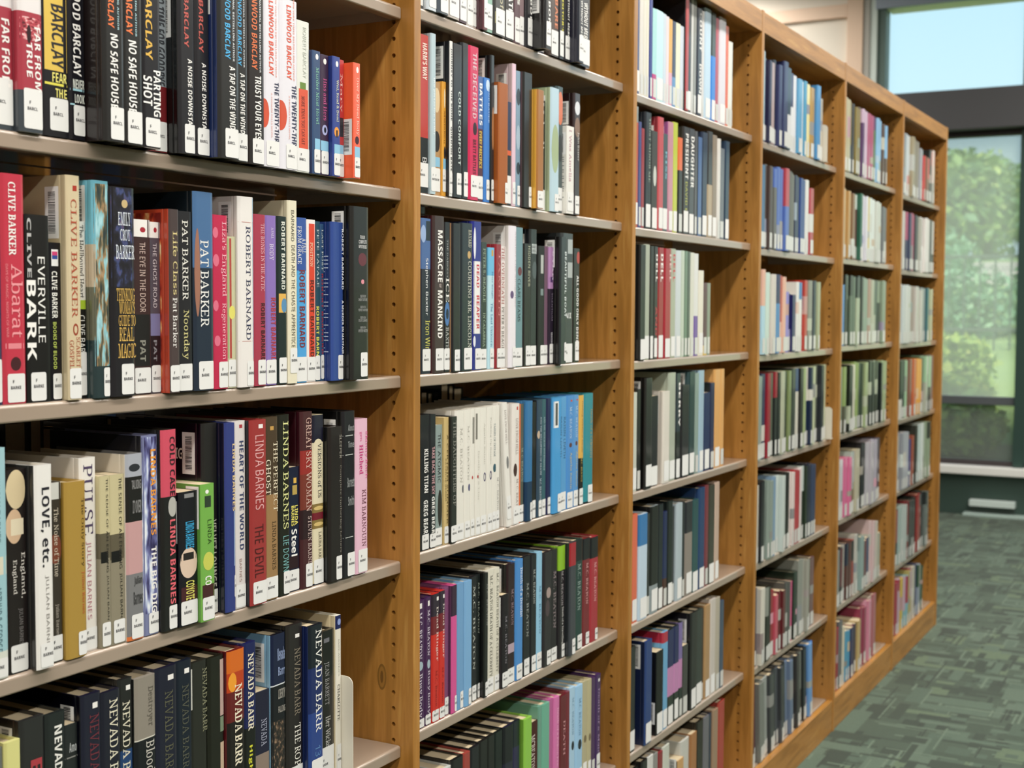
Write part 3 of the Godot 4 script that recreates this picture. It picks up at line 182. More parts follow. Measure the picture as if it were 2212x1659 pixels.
[1,"charcoal hardcover with white lettering, eighteenth from left, second bay's third row",29.8,240.8,0,-13.7,"h","374146","1b1b20",[],[["BEAUTIFUL BOAT","d4dcdc",0.115,0.63,0.6,0.88,"I"]],[],[0.829,0.976,0.62,1],[0.025,0.239],0,"BAXTE",{}],
[1,"dark grey hardcover with white lettering, nineteenth from left, second bay's third row",52.3,250,0,-25.9,"h","454c50","",[],[["NI","d8d8d8",0.611,0.653,0.3,0.8,"h"]],[[0.045,0.155,0.5,0.9,"aab0b0","r"],[0.222,0.34,0.5,0.9,"aab0b0","r"]],[0.849,0.997,0.1,0.98],[],0,"BAXTE",{}],
[1,"black hardcover with white lettering, twentieth from left, second bay's third row",32.6,222.8,0,-27.5,"h","1c1a1d","",[],[["ALL GOOD ONLY DENI","eceaea",0.237,0.819,0.5,0.78,"b"]],[[0.027,0.132,0.5,0.95,"c03c30","e"]],[0.814,0.983,0.35,0.95],[],0,"BAXTE",{}],
]],
[2,0.974,0.836,[
[0,"",33,213.3,0,-33.5,"h","23272a","",[],[],[],[],[],0,"",{}],
[1,"black hardcover with white lettering, first from left, second bay's fourth row",34,219.3,0,-27.5,"h","23272a","",[],[["KILLING TITAN","f2f0ec",0.254,0.576,0.5,0.84,"b"],["GREG BEAR","f2f0ec",0.631,0.878,0.45,0.82,"b"]],[],[0.882,1,0.3,0.98],[],0,"BEAR",{}],
[1,"charcoal hardcover with tan lettering, second from left, second bay's fourth row",19.2,218,0,-27.5,"h","2c3338","",[],[["TAKE BACK THE SKY","c89ca0",0.24,0.597,0.3,0.75,"b"],["GREG BEAR","f2f0ec",0.614,0.89,0.3,0.75,"b"]],[],[0.89,1,0.05,0.98],[],0,"BEAR",{}],
[1,"sage green paperback with charcoal lettering, third from left, second bay's fourth row",24.7,199.2,0,-30.7,"p","8c9c9a","",[],[["THE ATOMIC","333a3c",0.071,0.48,0.4,0.75,"s"]],[[0.537,0.842,0.4,0.95,"3c3c3a","e"]],[0.851,1,0.05,0.98],[],0,"BEARD",{}],
[1,"tan paperback with brown lettering, fourth from left, second bay's fourth row",14.7,210.6,0,-27.5,"p","ccb47c","",[],[["A CERTAIN SUMMER","4a3e24",0.135,0.841,0.55,0.8,"s"],["PATRICIA BEARD","6c5c38",0.325,0.659,0.25,0.42,"s"]],[],[0.859,1,0.05,0.98],[],0,"BEARD",{}],
[1,"charcoal hardcover with grey lettering, fifth from left, second bay's fourth row",19.6,211,0,-22.7,"h","3a3c3a","1d1d1b",[],[["THE DAUGHTERS OF","8c8c84",0.034,0.706,0.3,0.75,"r"]],[],[0.862,1,0,0.98],[0.071,0.333],0,"BEASL",{}],
[1,"white hardcover with pale grey lettering, sixth from left, second bay's fourth row",28.9,219.2,0,-25.9,"h","e9e6dd","",[],[["M.C. BEATON","b4b0a8",0.134,0.558,0.5,0.75,"r"]],[[0.576,0.638,0.7,0.95,"6c6c74","e"]],[0.869,1,0.1,0.95],[],0,"BEATO",{}],
[1,"white hardcover with pale grey lettering, seventh from left, second bay's fourth row",21.9,219,0,-26.7,"h","e9e6dd","",[],[["M.C. BEATON","b4b0a8",0.123,0.551,0.5,0.75,"r"]],[[0.578,0.636,0.6,0.9,"5c5c88","e"]],[0.865,1,0.1,0.95],[],0,"BEATO",{}],
[1,"white hardcover, eighth from left, second bay's fourth row",14.9,219.5,0,-27.5,"h","e9e6dd","",[],[],[[0.068,0.273,0.45,0.9,"8c8880","r"],[0.524,0.551,0.3,0.6,"c04a4a","e"]],[0.862,1,0.1,0.95],[],0,"BEATO",{}],
[1,"white hardcover with pale grey lettering, ninth from left, second bay's fourth row",16.8,219.7,0,-25.9,"h","e9e6dd","",[],[["Death of a Liar","c0bcb2",0.334,0.731,0.5,0.75,"r"]],[[0.042,0.244,0.05,0.35,"7c7870","r"],[0.524,0.551,0.3,0.6,"c04a4a","e"]],[0.858,1,0.1,0.95],[],0,"BEATO",{}],
[1,"white hardcover with pale grey lettering, tenth from left, second bay's fourth row",23.3,219.4,0,-26.7,"h","e9e6dd","",[],[["Agatha Raisin","b8b4ac",0.125,0.453,0.5,0.75,"r"]],[[0.516,0.589,0.5,0.85,"4a3c78","e"],[0.53,0.576,0.58,0.77,"e9e6dd","e"]],[0.854,1,0.1,0.95],[],0,"BEATO",{}],
[1,"white hardcover with sage green lettering, eleventh from left, second bay's fourth row",18.8,219.4,0,-25.9,"h","e9e6dd","",[],[["Pushing Up Daisies","a8a49c",0.086,0.461,0.5,0.75,"r"]],[[0.512,0.585,0.45,0.85,"4a3c78","e"],[0.527,0.571,0.55,0.75,"e9e6dd","e"]],[0.852,1,0.1,0.95],[],0,"BEATO",{}],
[1,"white hardcover with grey lettering, twelfth from left, second bay's fourth row",14.9,219.7,0,-26.7,"h","e9e6dd","",[],[["FAIRIES OF FRYFAM","6c7c84",0.142,0.404,0.35,0.75,"r"]],[[0.464,0.533,0.2,0.95,"3c6474","e"]],[0.847,1,0.05,0.95],[],0,"BEATO",{}],
[1,"white hardcover with grey lettering, thirteenth from left, second bay's fourth row",13.4,219.2,0,-27.5,"h","e9e6dd","",[],[["M. C. BEATON","8c8c8c",0.576,0.846,0.3,0.7,"r"]],[],[0.846,1,0.05,0.95],[],0,"BEATO",{}],
[1,"leaning white hardcover with grey lettering, fourteenth from left, second bay's fourth row",17,223.4,21.3,-22.7,"h","ece9e2","",[],[["LOVE FROM HELL","9c8c8c",0.055,0.33,0.3,0.65,"r"]],[[0.431,0.532,0.3,0.8,"7c7c7c","e"]],[0.753,0.942,0.05,0.98],[],5.2,"BEATO",{}],
[1,"white hardcover with grey lettering, fifteenth from left, second bay's fourth row",26.5,219.3,0,-24.3,"h","e8e2dc","",[],[["LOVE FROM HELL","a08c88",0.121,0.423,0.4,0.7,"r"],["M. C. BEATON","8c7c78",0.621,0.916,0.5,0.75,"r"]],[[0.026,0.053,0.5,0.7,"c43c3c","r"],[0.494,0.602,0.1,0.6,"5c3c34","e"]],[0.849,1,0.1,0.98],[0.073,0.271],0,"BEATO",{}],
[1,"olive hardcover with pale grey lettering, sixteenth from left, second bay's fourth row",22.5,216.8,0,-27.5,"h","5e665a","",[],[["M. C. BEATON","a8b0a0",0.369,0.658,0.5,0.8,"r"]],[[0,1,0.02,0.35,"da6c3e","r"]],[0.852,1,0.1,0.98],[],0,"BEATO",{}],
[1,"blue and dark blue hardcover, seventeenth from left, second bay's fourth row",25.2,221.1,0,-22.7,"h","3b7aac","",[[0.672,1,"24466c"]],[],[],[0.849,1,0.6,1],[0.047,0.285],0,"BEATO",{}],
[1,"black hardcover, eighteenth from left, second bay's fourth row",22.6,217.5,0,-27.5,"h","222427","",[],[],[],[0.842,1,0.3,0.98],[],0,"BEATO",{}],
[1,"dark blue hardcover with pale teal lettering, nineteenth from left, second bay's fourth row",22.2,220.1,0,-25.9,"h","3c566c","222428",[],[["AND THE WELLSPRING OF DEATH","c4d4dc",0.144,0.64,0.55,0.8,"r"],["M.C. BEATON","c4d4dc",0.67,0.856,0.5,0.8,"r"]],[[0.26,0.328,0.05,0.5,"c8b098","e"]],[0.856,1,0.3,0.98],[],0,"BEATO",{}],
[1,"teal hardcover with pale teal lettering, twentieth from left, second bay's fourth row",18,220.2,0,-27.5,"h","3c6a74","",[],[["AND THE WITCH OF WYCKHADDEN","b4ccd4",0.15,0.611,0.4,0.7,"r"]],[],[0.857,1,0.1,0.98],[],0,"BEATO",{}],
[1,"dark blue hardcover, twenty-first from left, second bay's fourth row",17.1,220.6,0,-25.9,"h","2d3068","",[],[],[],[0.851,1,0.2,0.98],[0.029,0.245],0,"BEATO",{}],
[1,"light blue hardcover with teal lettering, twenty-second from left, second bay's fourth row",38.6,220.7,0,-21.1,"h","4c9cd6","",[],[["RAISIN LIVETH","2c5c88",0.169,0.517,0.78,0.92,"s"]],[[0.03,0.258,0.05,0.55,"f0f0ee","r"],[0.045,0.238,0.2,0.45,"5c5c5c","r"]],[0.836,1,0.5,1],[],0,"BEATO",{}],
[1,"light blue hardcover with teal lettering, twenty-third from left, second bay's fourth row",28.3,220.7,0,-25.9,"h","5ca0d4","",[],[["RAISIN LIVETH","2c5c88",0.179,0.541,0.5,0.8,"s"]],[],[0.838,1,0.05,0.98],[],0,"BEATO",{}],
[1,"light blue hardcover with tan lettering, twenty-fourth from left, second bay's fourth row",31.1,221.2,0,-25.9,"h","5090d0","",[],[["M.C. BEATON","c8dcec",0.099,0.383,0.4,0.7,"r"],["Agatha Raisin","d8c884",0.504,0.83,0.45,0.75,"r"]],[[0.038,0.054,0.5,0.75,"c84c3c","r"],[0.418,0.459,0.35,0.75,"6c3c34","e"]],[0.855,1,0.1,0.98],[],0,"BEATO",{}],
[1,"light blue hardcover with tan lettering, twenty-fifth from left, second bay's fourth row",24.6,221,0,-26.7,"h","5c98d0","",[],[["M.C. BEATON","c8dcec",0.095,0.381,0.4,0.7,"r"],["Agatha Raisin","d8c884",0.504,0.822,0.45,0.75,"r"]],[[0.036,0.051,0.5,0.75,"c84c3c","r"],[0.412,0.453,0.35,0.75,"6c3c34","e"]],[0.853,1,0.1,0.98],[],0,"BEATO",{}],
[1,"black and yellow hardcover with tan lettering, twenty-sixth from left, second bay's fourth row",20.7,219.2,0,-25.9,"h","1f1f1c","",[[0,0.571,"dcae54"]],[["Dating Without Deals","3c2c10",0.052,0.519,0.5,0.75,"r"],["M.C. BEATON","c8b060",0.571,0.79,0.4,0.7,"r"]],[],[0.847,1,0.1,0.98],[],0,"BEATO",{}],
[1,"teal hardcover with gold lettering, twenty-seventh from left, second bay's fourth row",46.1,220.8,0,-25.9,"h","2f8c98","",[[0.984,1,"20262a"]],[["Death of a Celebrity","b89c60",0.144,0.595,0.6,0.85,"r"]],[],[0.836,0.999,0.45,0.98],[],0,"BEATO",{}],
]],
[2,0.685,0.836,[
[0,"",20.3,203.1,0,-33.5,"h","5a2b68","",[],[],[],[],[],0,"",{}],
[1,"purple hardcover with white lettering, first from left, second bay's fifth row",34,209.1,0,-27.5,"h","5a2b68","",[],[["M.C. BEATON","e8e0ec",0.092,0.457,0.35,0.7,"r"],["Busy Body","e8e0ec",0.57,0.914,0.35,0.75,"r"]],[[0.021,0.062,0.4,0.7,"f2f0ec","r"],[0.475,0.546,0.3,0.8,"a8bcc8","e"]],[0.926,1,0.05,0.95],[],0,"BEATO",{}],
[1,"purple hardcover with white lettering, second from left, second bay's fifth row",18.3,210.5,0,-27.5,"h","5a2b68","",[],[["M.C. BEATON","e8e0ec",0.098,0.458,0.35,0.7,"r"],["Busy Body","e8e0ec",0.57,0.914,0.35,0.75,"r"]],[[0.027,0.068,0.4,0.7,"f2f0ec","r"],[0.487,0.558,0.3,0.8,"a8bcc8","e"]],[0.914,1,0.05,0.95],[],0,"BEATO",{}],
[1,"red and charcoal hardcover with white lettering, third from left, second bay's fifth row",22.6,212.6,0,-25.9,"h","d42e28","",[[0,0.174,"3f2c42"],[0.174,0.315,"8c2a34"]],[["Dead Ringer","eee4dc",0.103,0.528,0.5,0.82,"r"],["M.C. Beaton","8c1c18",0.599,0.883,0.45,0.7,"r"]],[[0.027,0.056,0.6,0.85,"f2f0ec","r"]],[0.907,1,0.05,0.95],[],0,"BEATO",{}],
[1,"red and charcoal hardcover with white lettering, fourth from left, second bay's fifth row",18,213.8,0,-25.9,"h","d42e28","",[[0,0.172,"3f2c42"],[0.172,0.314,"8c2a34"]],[["Dead Ringer","eee4dc",0.101,0.526,0.5,0.82,"r"],["M.C. Beaton","8c1c18",0.597,0.882,0.45,0.7,"r"]],[[0.031,0.06,0.6,0.85,"f2f0ec","r"]],[0.906,1,0.05,0.95],[],0,"BEATO",{}],
[1,"mauve hardcover, fifth from left, second bay's fifth row",17.2,215.8,0,-29.1,"h","8c4c7c","",[],[],[],[0.859,1,0.2,0.95],[],0,"BEATO",{}],
[1,"hot pink and maroon hardcover, sixth from left, second bay's fifth row",18.9,216.7,0,-24.3,"h","d45494","6c3c64",[[0,0.239,"4c2e4c"]],[],[],[0.867,1,0.55,1],[],0,"BEATO",{}],
[1,"light blue hardcover, seventh from left, second bay's fifth row",25,215.9,0,-25.9,"h","70a0cc","",[],[],[],[0.861,1,0.5,1],[0.033,0.278],0,"BEATO",{}],
[1,"light blue hardcover, eighth from left, second bay's fifth row",25.1,215.4,0,-24.3,"h","7cacd8","",[],[],[],[0.865,1,0.5,1],[0.028,0.282],0,"BEATO",{}],
[1,"black hardcover with pale grey lettering, ninth from left, second bay's fifth row",24.7,218.1,0,-29.1,"h","22272a","",[],[["M.C. BEATON","b4b8b0",0.075,0.752,0.4,0.7,"r"]],[],[0.874,1,0.3,0.98],[],0,"BEATO",{}],
[1,"charcoal hardcover with pale grey lettering, tenth from left, second bay's fifth row",13.2,217.2,0,-30.7,"h","262b2a","",[],[["M.C. BEATON","a8b0a4",0.058,0.473,0.4,0.7,"r"]],[],[0.877,1,0.3,0.98],[],0,"BEATO",{}],
[1,"black hardcover with sage green lettering, eleventh from left, second bay's fifth row",14.1,219.6,0,-22.7,"h","262627","1c1c1d",[],[["M.C. BEATON","9c9c98",0.088,0.427,0.55,0.8,"r"]],[],[0.877,1,0.3,0.98],[],0,"BEATO",{}],
[1,"cream hardcover with charcoal lettering, twelfth from left, second bay's fifth row",28.2,221.1,0,-25.9,"h","dedacb","",[],[["M.C. BEATON DEATH OF A CELEBRITY","3c3a34",0.046,0.862,0.4,0.72,"r"]],[],[0.868,1,0.1,0.98],[],0,"BEATO",{}],
[1,"cream hardcover with charcoal lettering, thirteenth from left, second bay's fifth row",20.5,220.2,0,-26.7,"h","dedacb","",[],[["M.C. BEATON DEATH OF A CELEBRITY","3c3a34",0.04,0.848,0.4,0.72,"r"]],[],[0.872,1,0.1,0.98],[],0,"BEATO",{}],
[1,"black paperback with grey lettering, fourteenth from left, second bay's fifth row",25,168.6,0,-22.7,"p","232026","",[],[["M.C. BEATON","8c8890",0.232,0.752,0.5,0.75,"r"]],[],[0.834,1,0.1,0.98],[0.021,0.337],0,"BEATO",{}],
[1,"charcoal hardcover with grey lettering, fifteenth from left, second bay's fifth row",31.4,218.9,0,-25.9,"h","3b2129","1f1d1e",[[0.667,0.743,"b4a0ac"]],[["M.C. BEATON","a08890",0.212,0.515,0.5,0.75,"r"]],[],[0.87,1,0.1,0.98],[0.035,0.237],0,"BEATO",{}],
[1,"blue hardcover with white lettering, sixteenth from left, second bay's fifth row",27.8,221.7,0,-24.3,"h","4b8bcc","",[],[["Death of a Dentist","e8f0f8",0.068,0.483,0.55,0.88,"r"]],[],[0.869,1,0.1,0.98],[],0,"BEATO",{}],
[1,"black hardcover with sage green lettering, seventeenth from left, second bay's fifth row",30.8,223.2,0,-25.9,"h","24272a","",[],[["M.C. BEATON","a4a8a4",0.225,0.681,0.5,0.75,"r"]],[],[0.858,1,0.2,0.98],[0.023,0.263],0,"BEATO",{}],
[1,"charcoal hardcover with pale grey lettering, eighteenth from left, second bay's fifth row",26,221.9,0,-25.9,"h","26292b","",[],[["M.C. BEATON","b4b8b4",0.126,0.421,0.4,0.7,"r"]],[],[0.859,1,0.2,0.98],[],0,"BEATO",{}],
[1,"pale teal hardcover with slate blue lettering, nineteenth from left, second bay's fifth row",22.1,222.6,0,-25.9,"h","92c4e0","",[],[["M.C. BEATON","4c7c9c",0.287,0.701,0.4,0.7,"r"]],[],[0.856,1,0.05,0.98],[],0,"BEATO",{}],
[1,"charcoal hardcover, twentieth from left, second bay's fifth row",33.9,219,0,-22.7,"h","3b333a","",[],[],[[0.315,0.408,0.3,0.85,"a89490","e"],[0.421,0.567,0.2,0.7,"5c4c50","e"]],[0.867,1,0.4,0.98],[0.044,0.289],0,"BEATO",{}],
[1,"charcoal hardcover with sage green lettering, twenty-first from left, second bay's fifth row",34.5,217.4,0,-27.5,"h","2b292b","",[],[["M.C. BEATON","9c8c90",0.193,0.707,0.45,0.75,"r"]],[],[0.877,1,0.2,0.98],[],0,"BEATO",{}],
[1,"charcoal and lime green hardcover with white lettering, twenty-second from left, second bay's fifth row",27,220.9,0,-24.3,"h","332d31","",[[0,0.218,"8ebe30"]],[["M.C. BEATON","b4acb0",0.225,0.534,0.3,0.6,"r"],["Death of a Travelling Man","e4e4e0",0.547,0.952,0.35,0.7,"r"]],[],[0.878,1,0.4,0.98],[],0,"BEATO",{}],
[1,"dark grey and red hardcover, twenty-third from left, second bay's fifth row",29.5,223.1,0,-15.1,"h","4a4f56","33373c",[[0,0.205,"b42a38"]],[],[],[0.856,1,0.4,0.98],[0.184,0.419],0,"BEATO",{}],
[1,"dark green and black hardcover with sage green lettering, twenty-fourth from left, second bay's fifth row",50,220.7,0,-24.3,"h","1f4c46","",[[0,0.19,"1c2022"]],[["M.C. BEATON","9cb0a8",0.217,0.645,0.5,0.75,"r"]],[],[0.867,1,0.5,1],[],0,"BEATO",{}],
[1,"dark red and black hardcover with pink lettering, twenty-fifth from left, second bay's fifth row",36.5,218.2,0,-25.9,"h","8e2632","",[[0,0.197,"1c1e22"]],[["M.C. BEATON","d8a8a8",0.23,0.619,0.45,0.7,"r"]],[],[0.881,1,0.45,0.98],[],0,"BEATO",{}],
[1,"red and black hardcover with pink lettering, twenty-sixth from left, second bay's fifth row",40.5,215.2,0,-25.9,"h","b43242","",[[0,0.2,"1c1e22"]],[["M.C. BEATON","e0b0b0",0.243,0.621,0.45,0.7,"r"]],[],[0.883,1,0.6,1],[],0,"BEATO",{}],
]],
[2,0.392,0.836,[
[0,"",104.1,197.4,0,-33.5,"h","c9ccc8","",[],[],[],[],[],0,"",{}],
[1,"pale grey hardcover, first from left, second bay's bottom row",34,203.4,0,-27.5,"h","c9ccc8","",[],[],[],[0.732,0.977,0.15,0.98],[],0,"BEATO",{}],
[1,"black hardcover, second from left, second bay's bottom row",39.7,209.6,0,-27.5,"h","232528","",[],[],[],[0.773,0.985,0.15,0.98],[],0,"BEATO",{}],
[1,"red hardcover, third from left, second bay's bottom row",22.9,209.4,0,-27.5,"h","aa4840","",[],[],[],[0.755,0.973,0.15,0.98],[],0,"BEATO",{}],
[1,"black hardcover, fourth from left, second bay's bottom row",31.1,212.2,0,-27.5,"h","26262a","",[],[],[],[0.773,0.975,0.15,0.98],[],0,"BEATO",{}],
[1,"black hardcover, fifth from left, second bay's bottom row",29.2,214.6,0,-27.5,"h","222426","",[],[],[],[0.772,0.987,0.15,0.98],[],0,"BEATO",{}],
[1,"black hardcover, sixth from left, second bay's bottom row",24.4,215.7,0,-27.5,"h","242426","",[],[],[],[0.745,0.975,0.15,0.98],[0.025,0.278],0,"BEATO",{}],
[1,"black hardcover, seventh from left, second bay's bottom row",30.5,215.4,0,-27.5,"h","1f2224","",[],[],[],[0.78,0.982,0.15,0.98],[],0,"BEATO",{}],
[1,"navy and black hardcover, eighth from left, second bay's bottom row",36.8,216.5,0,-25.9,"h","2f2d46","",[[0,0.31,"1d2024"]],[],[],[0.768,0.981,0.15,0.98],[0.032,0.284],0,"BEATO",{}],
[1,"charcoal and dark blue hardcover, ninth from left, second bay's bottom row",29.2,216.1,0,-27.5,"h","262c38","",[[0.22,1,"3a3460"]],[],[],[0.777,0.99,0.15,0.98],[],0,"BEATO",{}],
[1,"lime green hardcover, tenth from left, second bay's bottom row",31.8,214.4,0,-19.1,"h","8ec44e","6c9c34",[],[],[],[0.758,0.984,0.15,0.98],[0.05,0.303],0,"BEATO",{}],
[1,"maroon paperback with white lettering, eleventh from left, second bay's bottom row",40.6,194.6,0,-29.1,"p","5c2628","",[],[["MCBEATON","e8dcd4",0.124,0.467,0.3,0.7,"r"]],[],[0.749,0.989,0.15,0.98],[],0,"BEATO",{}],
[0,"sage green hardcover, twelfth from left, second bay's bottom row",13.7,218.7,0,-27.5,"h","6c9c8a","",[],[],[],[0.777,0.981,0.15,0.98],[],0,"BEATO",{}],
[1,"sage green hardcover, thirteenth from left, second bay's bottom row",31.7,217.9,0,-25.9,"h","6cac94","",[],[],[],[0.758,0.975,0.15,0.98],[0.247,0.463],0,"BEATO",{}],
[1,"mauve hardcover, fourteenth from left, second bay's bottom row",17.9,220.2,0,-29.1,"h","b85c94","",[],[],[],[0.773,0.973,0.15,0.98],[],0,"BEATO",{}],
[1,"lavender hardcover with white lettering, fifteenth from left, second bay's bottom row",23,219.2,0,-25.9,"h","d474ac","",[],[["Death of a Poison Pen","f0c8dc",0.099,0.631,0.5,0.75,"r"]],[],[0.756,0.973,0.15,0.98],[],0,"BEATO",{}],
[1,"dark red hardcover with pink lettering, sixteenth from left, second bay's bottom row",32,215.5,0,-25.9,"h","7e2232","",[],[["DEATH","d8a0a4",0.235,0.557,0.5,0.75,"r"]],[],[0.78,0.987,0.15,0.98],[],0,"BEATO",{}],
[0,"dark red hardcover, seventeenth from left, second bay's bottom row",16.8,216.1,0,-27.5,"h","8c2838","",[],[],[],[0.756,0.982,0.15,0.98],[],0,"BEATO",{}],
[1,"pale teal hardcover with slate blue lettering, eighteenth from left, second bay's bottom row",24,220,0,-27.5,"h","aacce4","",[],[["M.C. BEATON","5c84a4",0.094,0.442,0.4,0.7,"r"]],[[0.498,0.581,0.3,0.8,"2c3440","e"]],[0.766,0.985,0.15,0.98],[],0,"BEATO",{}],
[1,"pale teal hardcover with slate blue lettering, nineteenth from left, second bay's bottom row",33,216.6,0,-25.9,"h","9ec8e8","",[],[["M.C. BEATON","5c84a4",0.118,0.475,0.4,0.7,"r"]],[[0.511,0.604,0.3,0.8,"2c3440","e"]],[0.781,0.985,0.15,0.98],[],0,"BEATO",{}],
[1,"tan hardcover, twentieth from left, second bay's bottom row",24.8,218,0,-27.5,"h","b4ac8c","",[],[],[[0.512,0.583,0.3,0.8,"7c6c50","e"]],[0.767,0.978,0.15,0.98],[],0,"BEATO",{}],
[1,"tan hardcover, twenty-first from left, second bay's bottom row",19.5,216.3,0,-27.5,"h","b8b08c","",[],[],[[0.519,0.592,0.3,0.8,"7c6c50","e"]],[0.778,0.986,0.15,0.98],[],0,"BEATO",{}],
[0,"purple hardcover with pale grey lettering, twenty-second from left, second bay's bottom row",18.3,215,0,-27.5,"h","5c3c6c","",[],[["Death of a Gentle Lady","b8a0c4",0.1,0.805,0.4,0.7,"r"]],[[0.026,0.056,0.4,0.7,"f2f0ec","r"]],[0.765,0.973,0.15,0.98],[],0,"BEATO",{}],
[1,"purple hardcover with pale grey lettering, twenty-third from left, second bay's bottom row",22.5,217.6,0,-25.9,"h","573574","",[],[["Death of a Maid","b8a0c4",0.135,0.779,0.4,0.7,"r"]],[[0.041,0.07,0.4,0.7,"f2f0ec","r"]],[0.766,0.974,0.15,0.98],[],0,"BEATO",{}],
]],
[3,1.823,1.667,[
[0,"",38.7,211.6,0,-33.5,"h","4c5c90","",[],[],[],[],[],0,"",{}],
[1,"slate blue hardcover, first from left, third bay's top row",34,217.6,0,-27.5,"h","4c5c90","",[],[],[],[0.775,0.975,0.15,0.98],[],0,"",{}],
[0,"cream hardcover, second from left, third bay's top row",19.7,212.5,0,-27.5,"h","dcd8d0","",[],[],[[0.477,0.694,0.4,0.8,"c07c70","e"]],[0.769,0.984,0.15,0.98],[],0,"",{}],
[0,"cream hardcover, third from left, third bay's top row",17.6,213.1,0,-27.5,"h","dedace","",[],[],[[0.464,0.682,0.4,0.8,"c07c70","e"]],[0.778,0.988,0.15,0.98],[],0,"",{}],
[0,"cream hardcover, fourth from left, third bay's top row",12.9,212.6,0,-27.5,"h","e2decc","",[],[],[],[0.752,0.987,0.15,0.98],[],0,"",{}],
[0,"blue hardcover with white lettering, fifth from left, third bay's top row",15.7,212.5,0,-25.9,"h","3c4ca4","",[],[["BECKER","d8dcec",0.395,0.704,0.3,0.8,"s"]],[],[0.763,0.975,0.15,0.98],[],0,"",{}],
[0,"pale teal and hot pink paperback, sixth from left, third bay's top row",23,195.3,0,-25.9,"p","a9dcdc","",[[0.723,1,"c43c84"]],[],[],[0.762,0.988,0.15,0.98],[],0,"",{}],
[1,"white paperback, seventh from left, third bay's top row",40.8,197.2,0,-27.5,"p","bfe4e8","",[],[],[],[0.741,0.981,0.15,0.98],[],0,"",{}],
[0,"white paperback, eighth from left, third bay's top row",17.9,195.9,0,-27.5,"p","c9d6e2","",[],[],[],[0.731,0.971,0.15,0.98],[],0,"",{}],
[0,"white paperback, ninth from left, third bay's top row",17.2,193.8,0,-27.5,"p","e6d6da","",[],[],[],[0.732,0.97,0.15,0.98],[],0,"",{}],
[0,"yellow and pink paperback, tenth from left, third bay's top row",20,191.2,0,-27.5,"p","e4ac54","",[[0.622,1,"e0a8b8"]],[],[],[0.746,0.978,0.15,0.98],[],0,"",{}],
[0,"dark blue and light blue paperback, eleventh from left, third bay's top row",21.2,190.4,0,-27.5,"p","3c4c70","",[[0.654,1,"5c90c0"]],[],[],[0.727,0.984,0.15,0.98],[],0,"",{}],
[0,"cream paperback, twelfth from left, third bay's top row",26.8,190.5,0,-27.5,"p","e6e6c8","",[],[],[],[0.723,0.985,0.15,0.98],[],0,"",{}],
[0,"white paperback, thirteenth from left, third bay's top row",21.8,188.7,0,-27.5,"p","d2dae6","",[],[],[],[0.729,0.976,0.15,0.98],[],0,"",{}],
[0,"red hardcover, fourteenth from left, third bay's top row",20.7,264,0,-22.7,"h","bc4244","26282a",[],[],[],[0.816,0.981,0.15,0.98],[-0.02,0.204],0,"",{}],
[1,"charcoal hardcover, fifteenth from left, third bay's top row",27.4,264,0,-27.5,"h","34373c","",[],[],[],[0.817,0.982,0.15,0.98],[],0,"",{}],
[0,"cream hardcover, sixteenth from left, third bay's top row",13.2,264,0,-27.5,"h","cfcfcc","",[],[],[],[0.789,0.978,0.15,0.98],[],0,"",{}],
[0,"grey hardcover, seventeenth from left, third bay's top row",20.9,264,0,-27.5,"h","8c8c86","",[],[],[],[0.815,0.979,0.15,0.98],[],0,"",{}],
[1,"dark blue hardcover with white lettering, eighteenth from left, third bay's top row",32.4,249.9,0,-25.9,"h","3b4356","",[],[["COUNT","f2f0ec",0.038,0.392,0.4,0.8,"b"],["DOWN","f2f0ec",0.515,0.788,0.4,0.8,"b"]],[],[0.805,0.977,0.15,0.98],[],0,"",{}],
[0,"cream hardcover, nineteenth from left, third bay's top row",19,249.3,0,-27.5,"h","d8d4d0","",[],[],[],[0.799,0.983,0.15,0.98],[],0,"",{}],
[1,"pale teal hardcover, twentieth from left, third bay's top row",42.5,260.3,0,-25.9,"h","bed6e8","",[],[],[],[0.813,0.987,0.15,0.98],[],0,"",{}],
[1,"dark grey and blue hardcover, twenty-first from left, third bay's top row",33.6,258.1,0,-25.9,"h","3c4a44","",[[0.403,1,"2e80d6"]],[],[],[0.808,0.991,0.15,0.98],[],0,"",{}],
[0,"hot pink hardcover, twenty-second from left, third bay's top row",25.1,251.6,0,-27.5,"h","bc4a5a","",[],[],[],[0.807,0.981,0.15,0.98],[],0,"",{}],
[1,"white hardcover, twenty-third from left, third bay's top row",48.2,258.9,0,-25.9,"h","dcd6de","",[],[],[],[0.813,0.987,0.15,0.98],[],0,"",{}],
[0,"orange hardcover, twenty-fourth from left, third bay's top row",22.8,245.5,0,-27.5,"h","dc643e","",[],[],[],[0.776,0.978,0.15,0.98],[],0,"",{}],
[0,"white hardcover, twenty-fifth from left, third bay's top row",32.7,211.8,0,-27.5,"h","e4e2d8","",[],[],[],[0.747,0.978,0.15,0.98],[0.034,0.205],0,"",{}],
]],
[3,1.54,1.667,[
[0,"",37.8,249.7,0,-33.5,"h","8c9494","",[],[],[],[],[],0,"",{}],
[1,"sage green and orange hardcover, first from left, third bay's second row",34,255.7,0,-27.5,"h","8c9494","",[[0.132,1,"c4583e"]],[],[],[0.796,0.977,0.15,0.98],[],0,"",{}],
[0,"slate blue paperback with white lettering, second from left, third bay's second row",15.8,225.4,0,-27.5,"p","4c5694","",[],[["DIANE","d8d8ec",0.075,0.461,0.4,0.75,"r"]],[],[0.78,0.986,0.15,0.98],[],0,"",{}],
[0,"red paperback with white lettering, third from left, third bay's second row",16,213.4,0,-27.5,"p","ac3642","",[],[["Her Man","f0d8d8",0.087,0.746,0.4,0.75,"r"]],[],[0.773,0.981,0.15,0.98],[],0,"",{}],
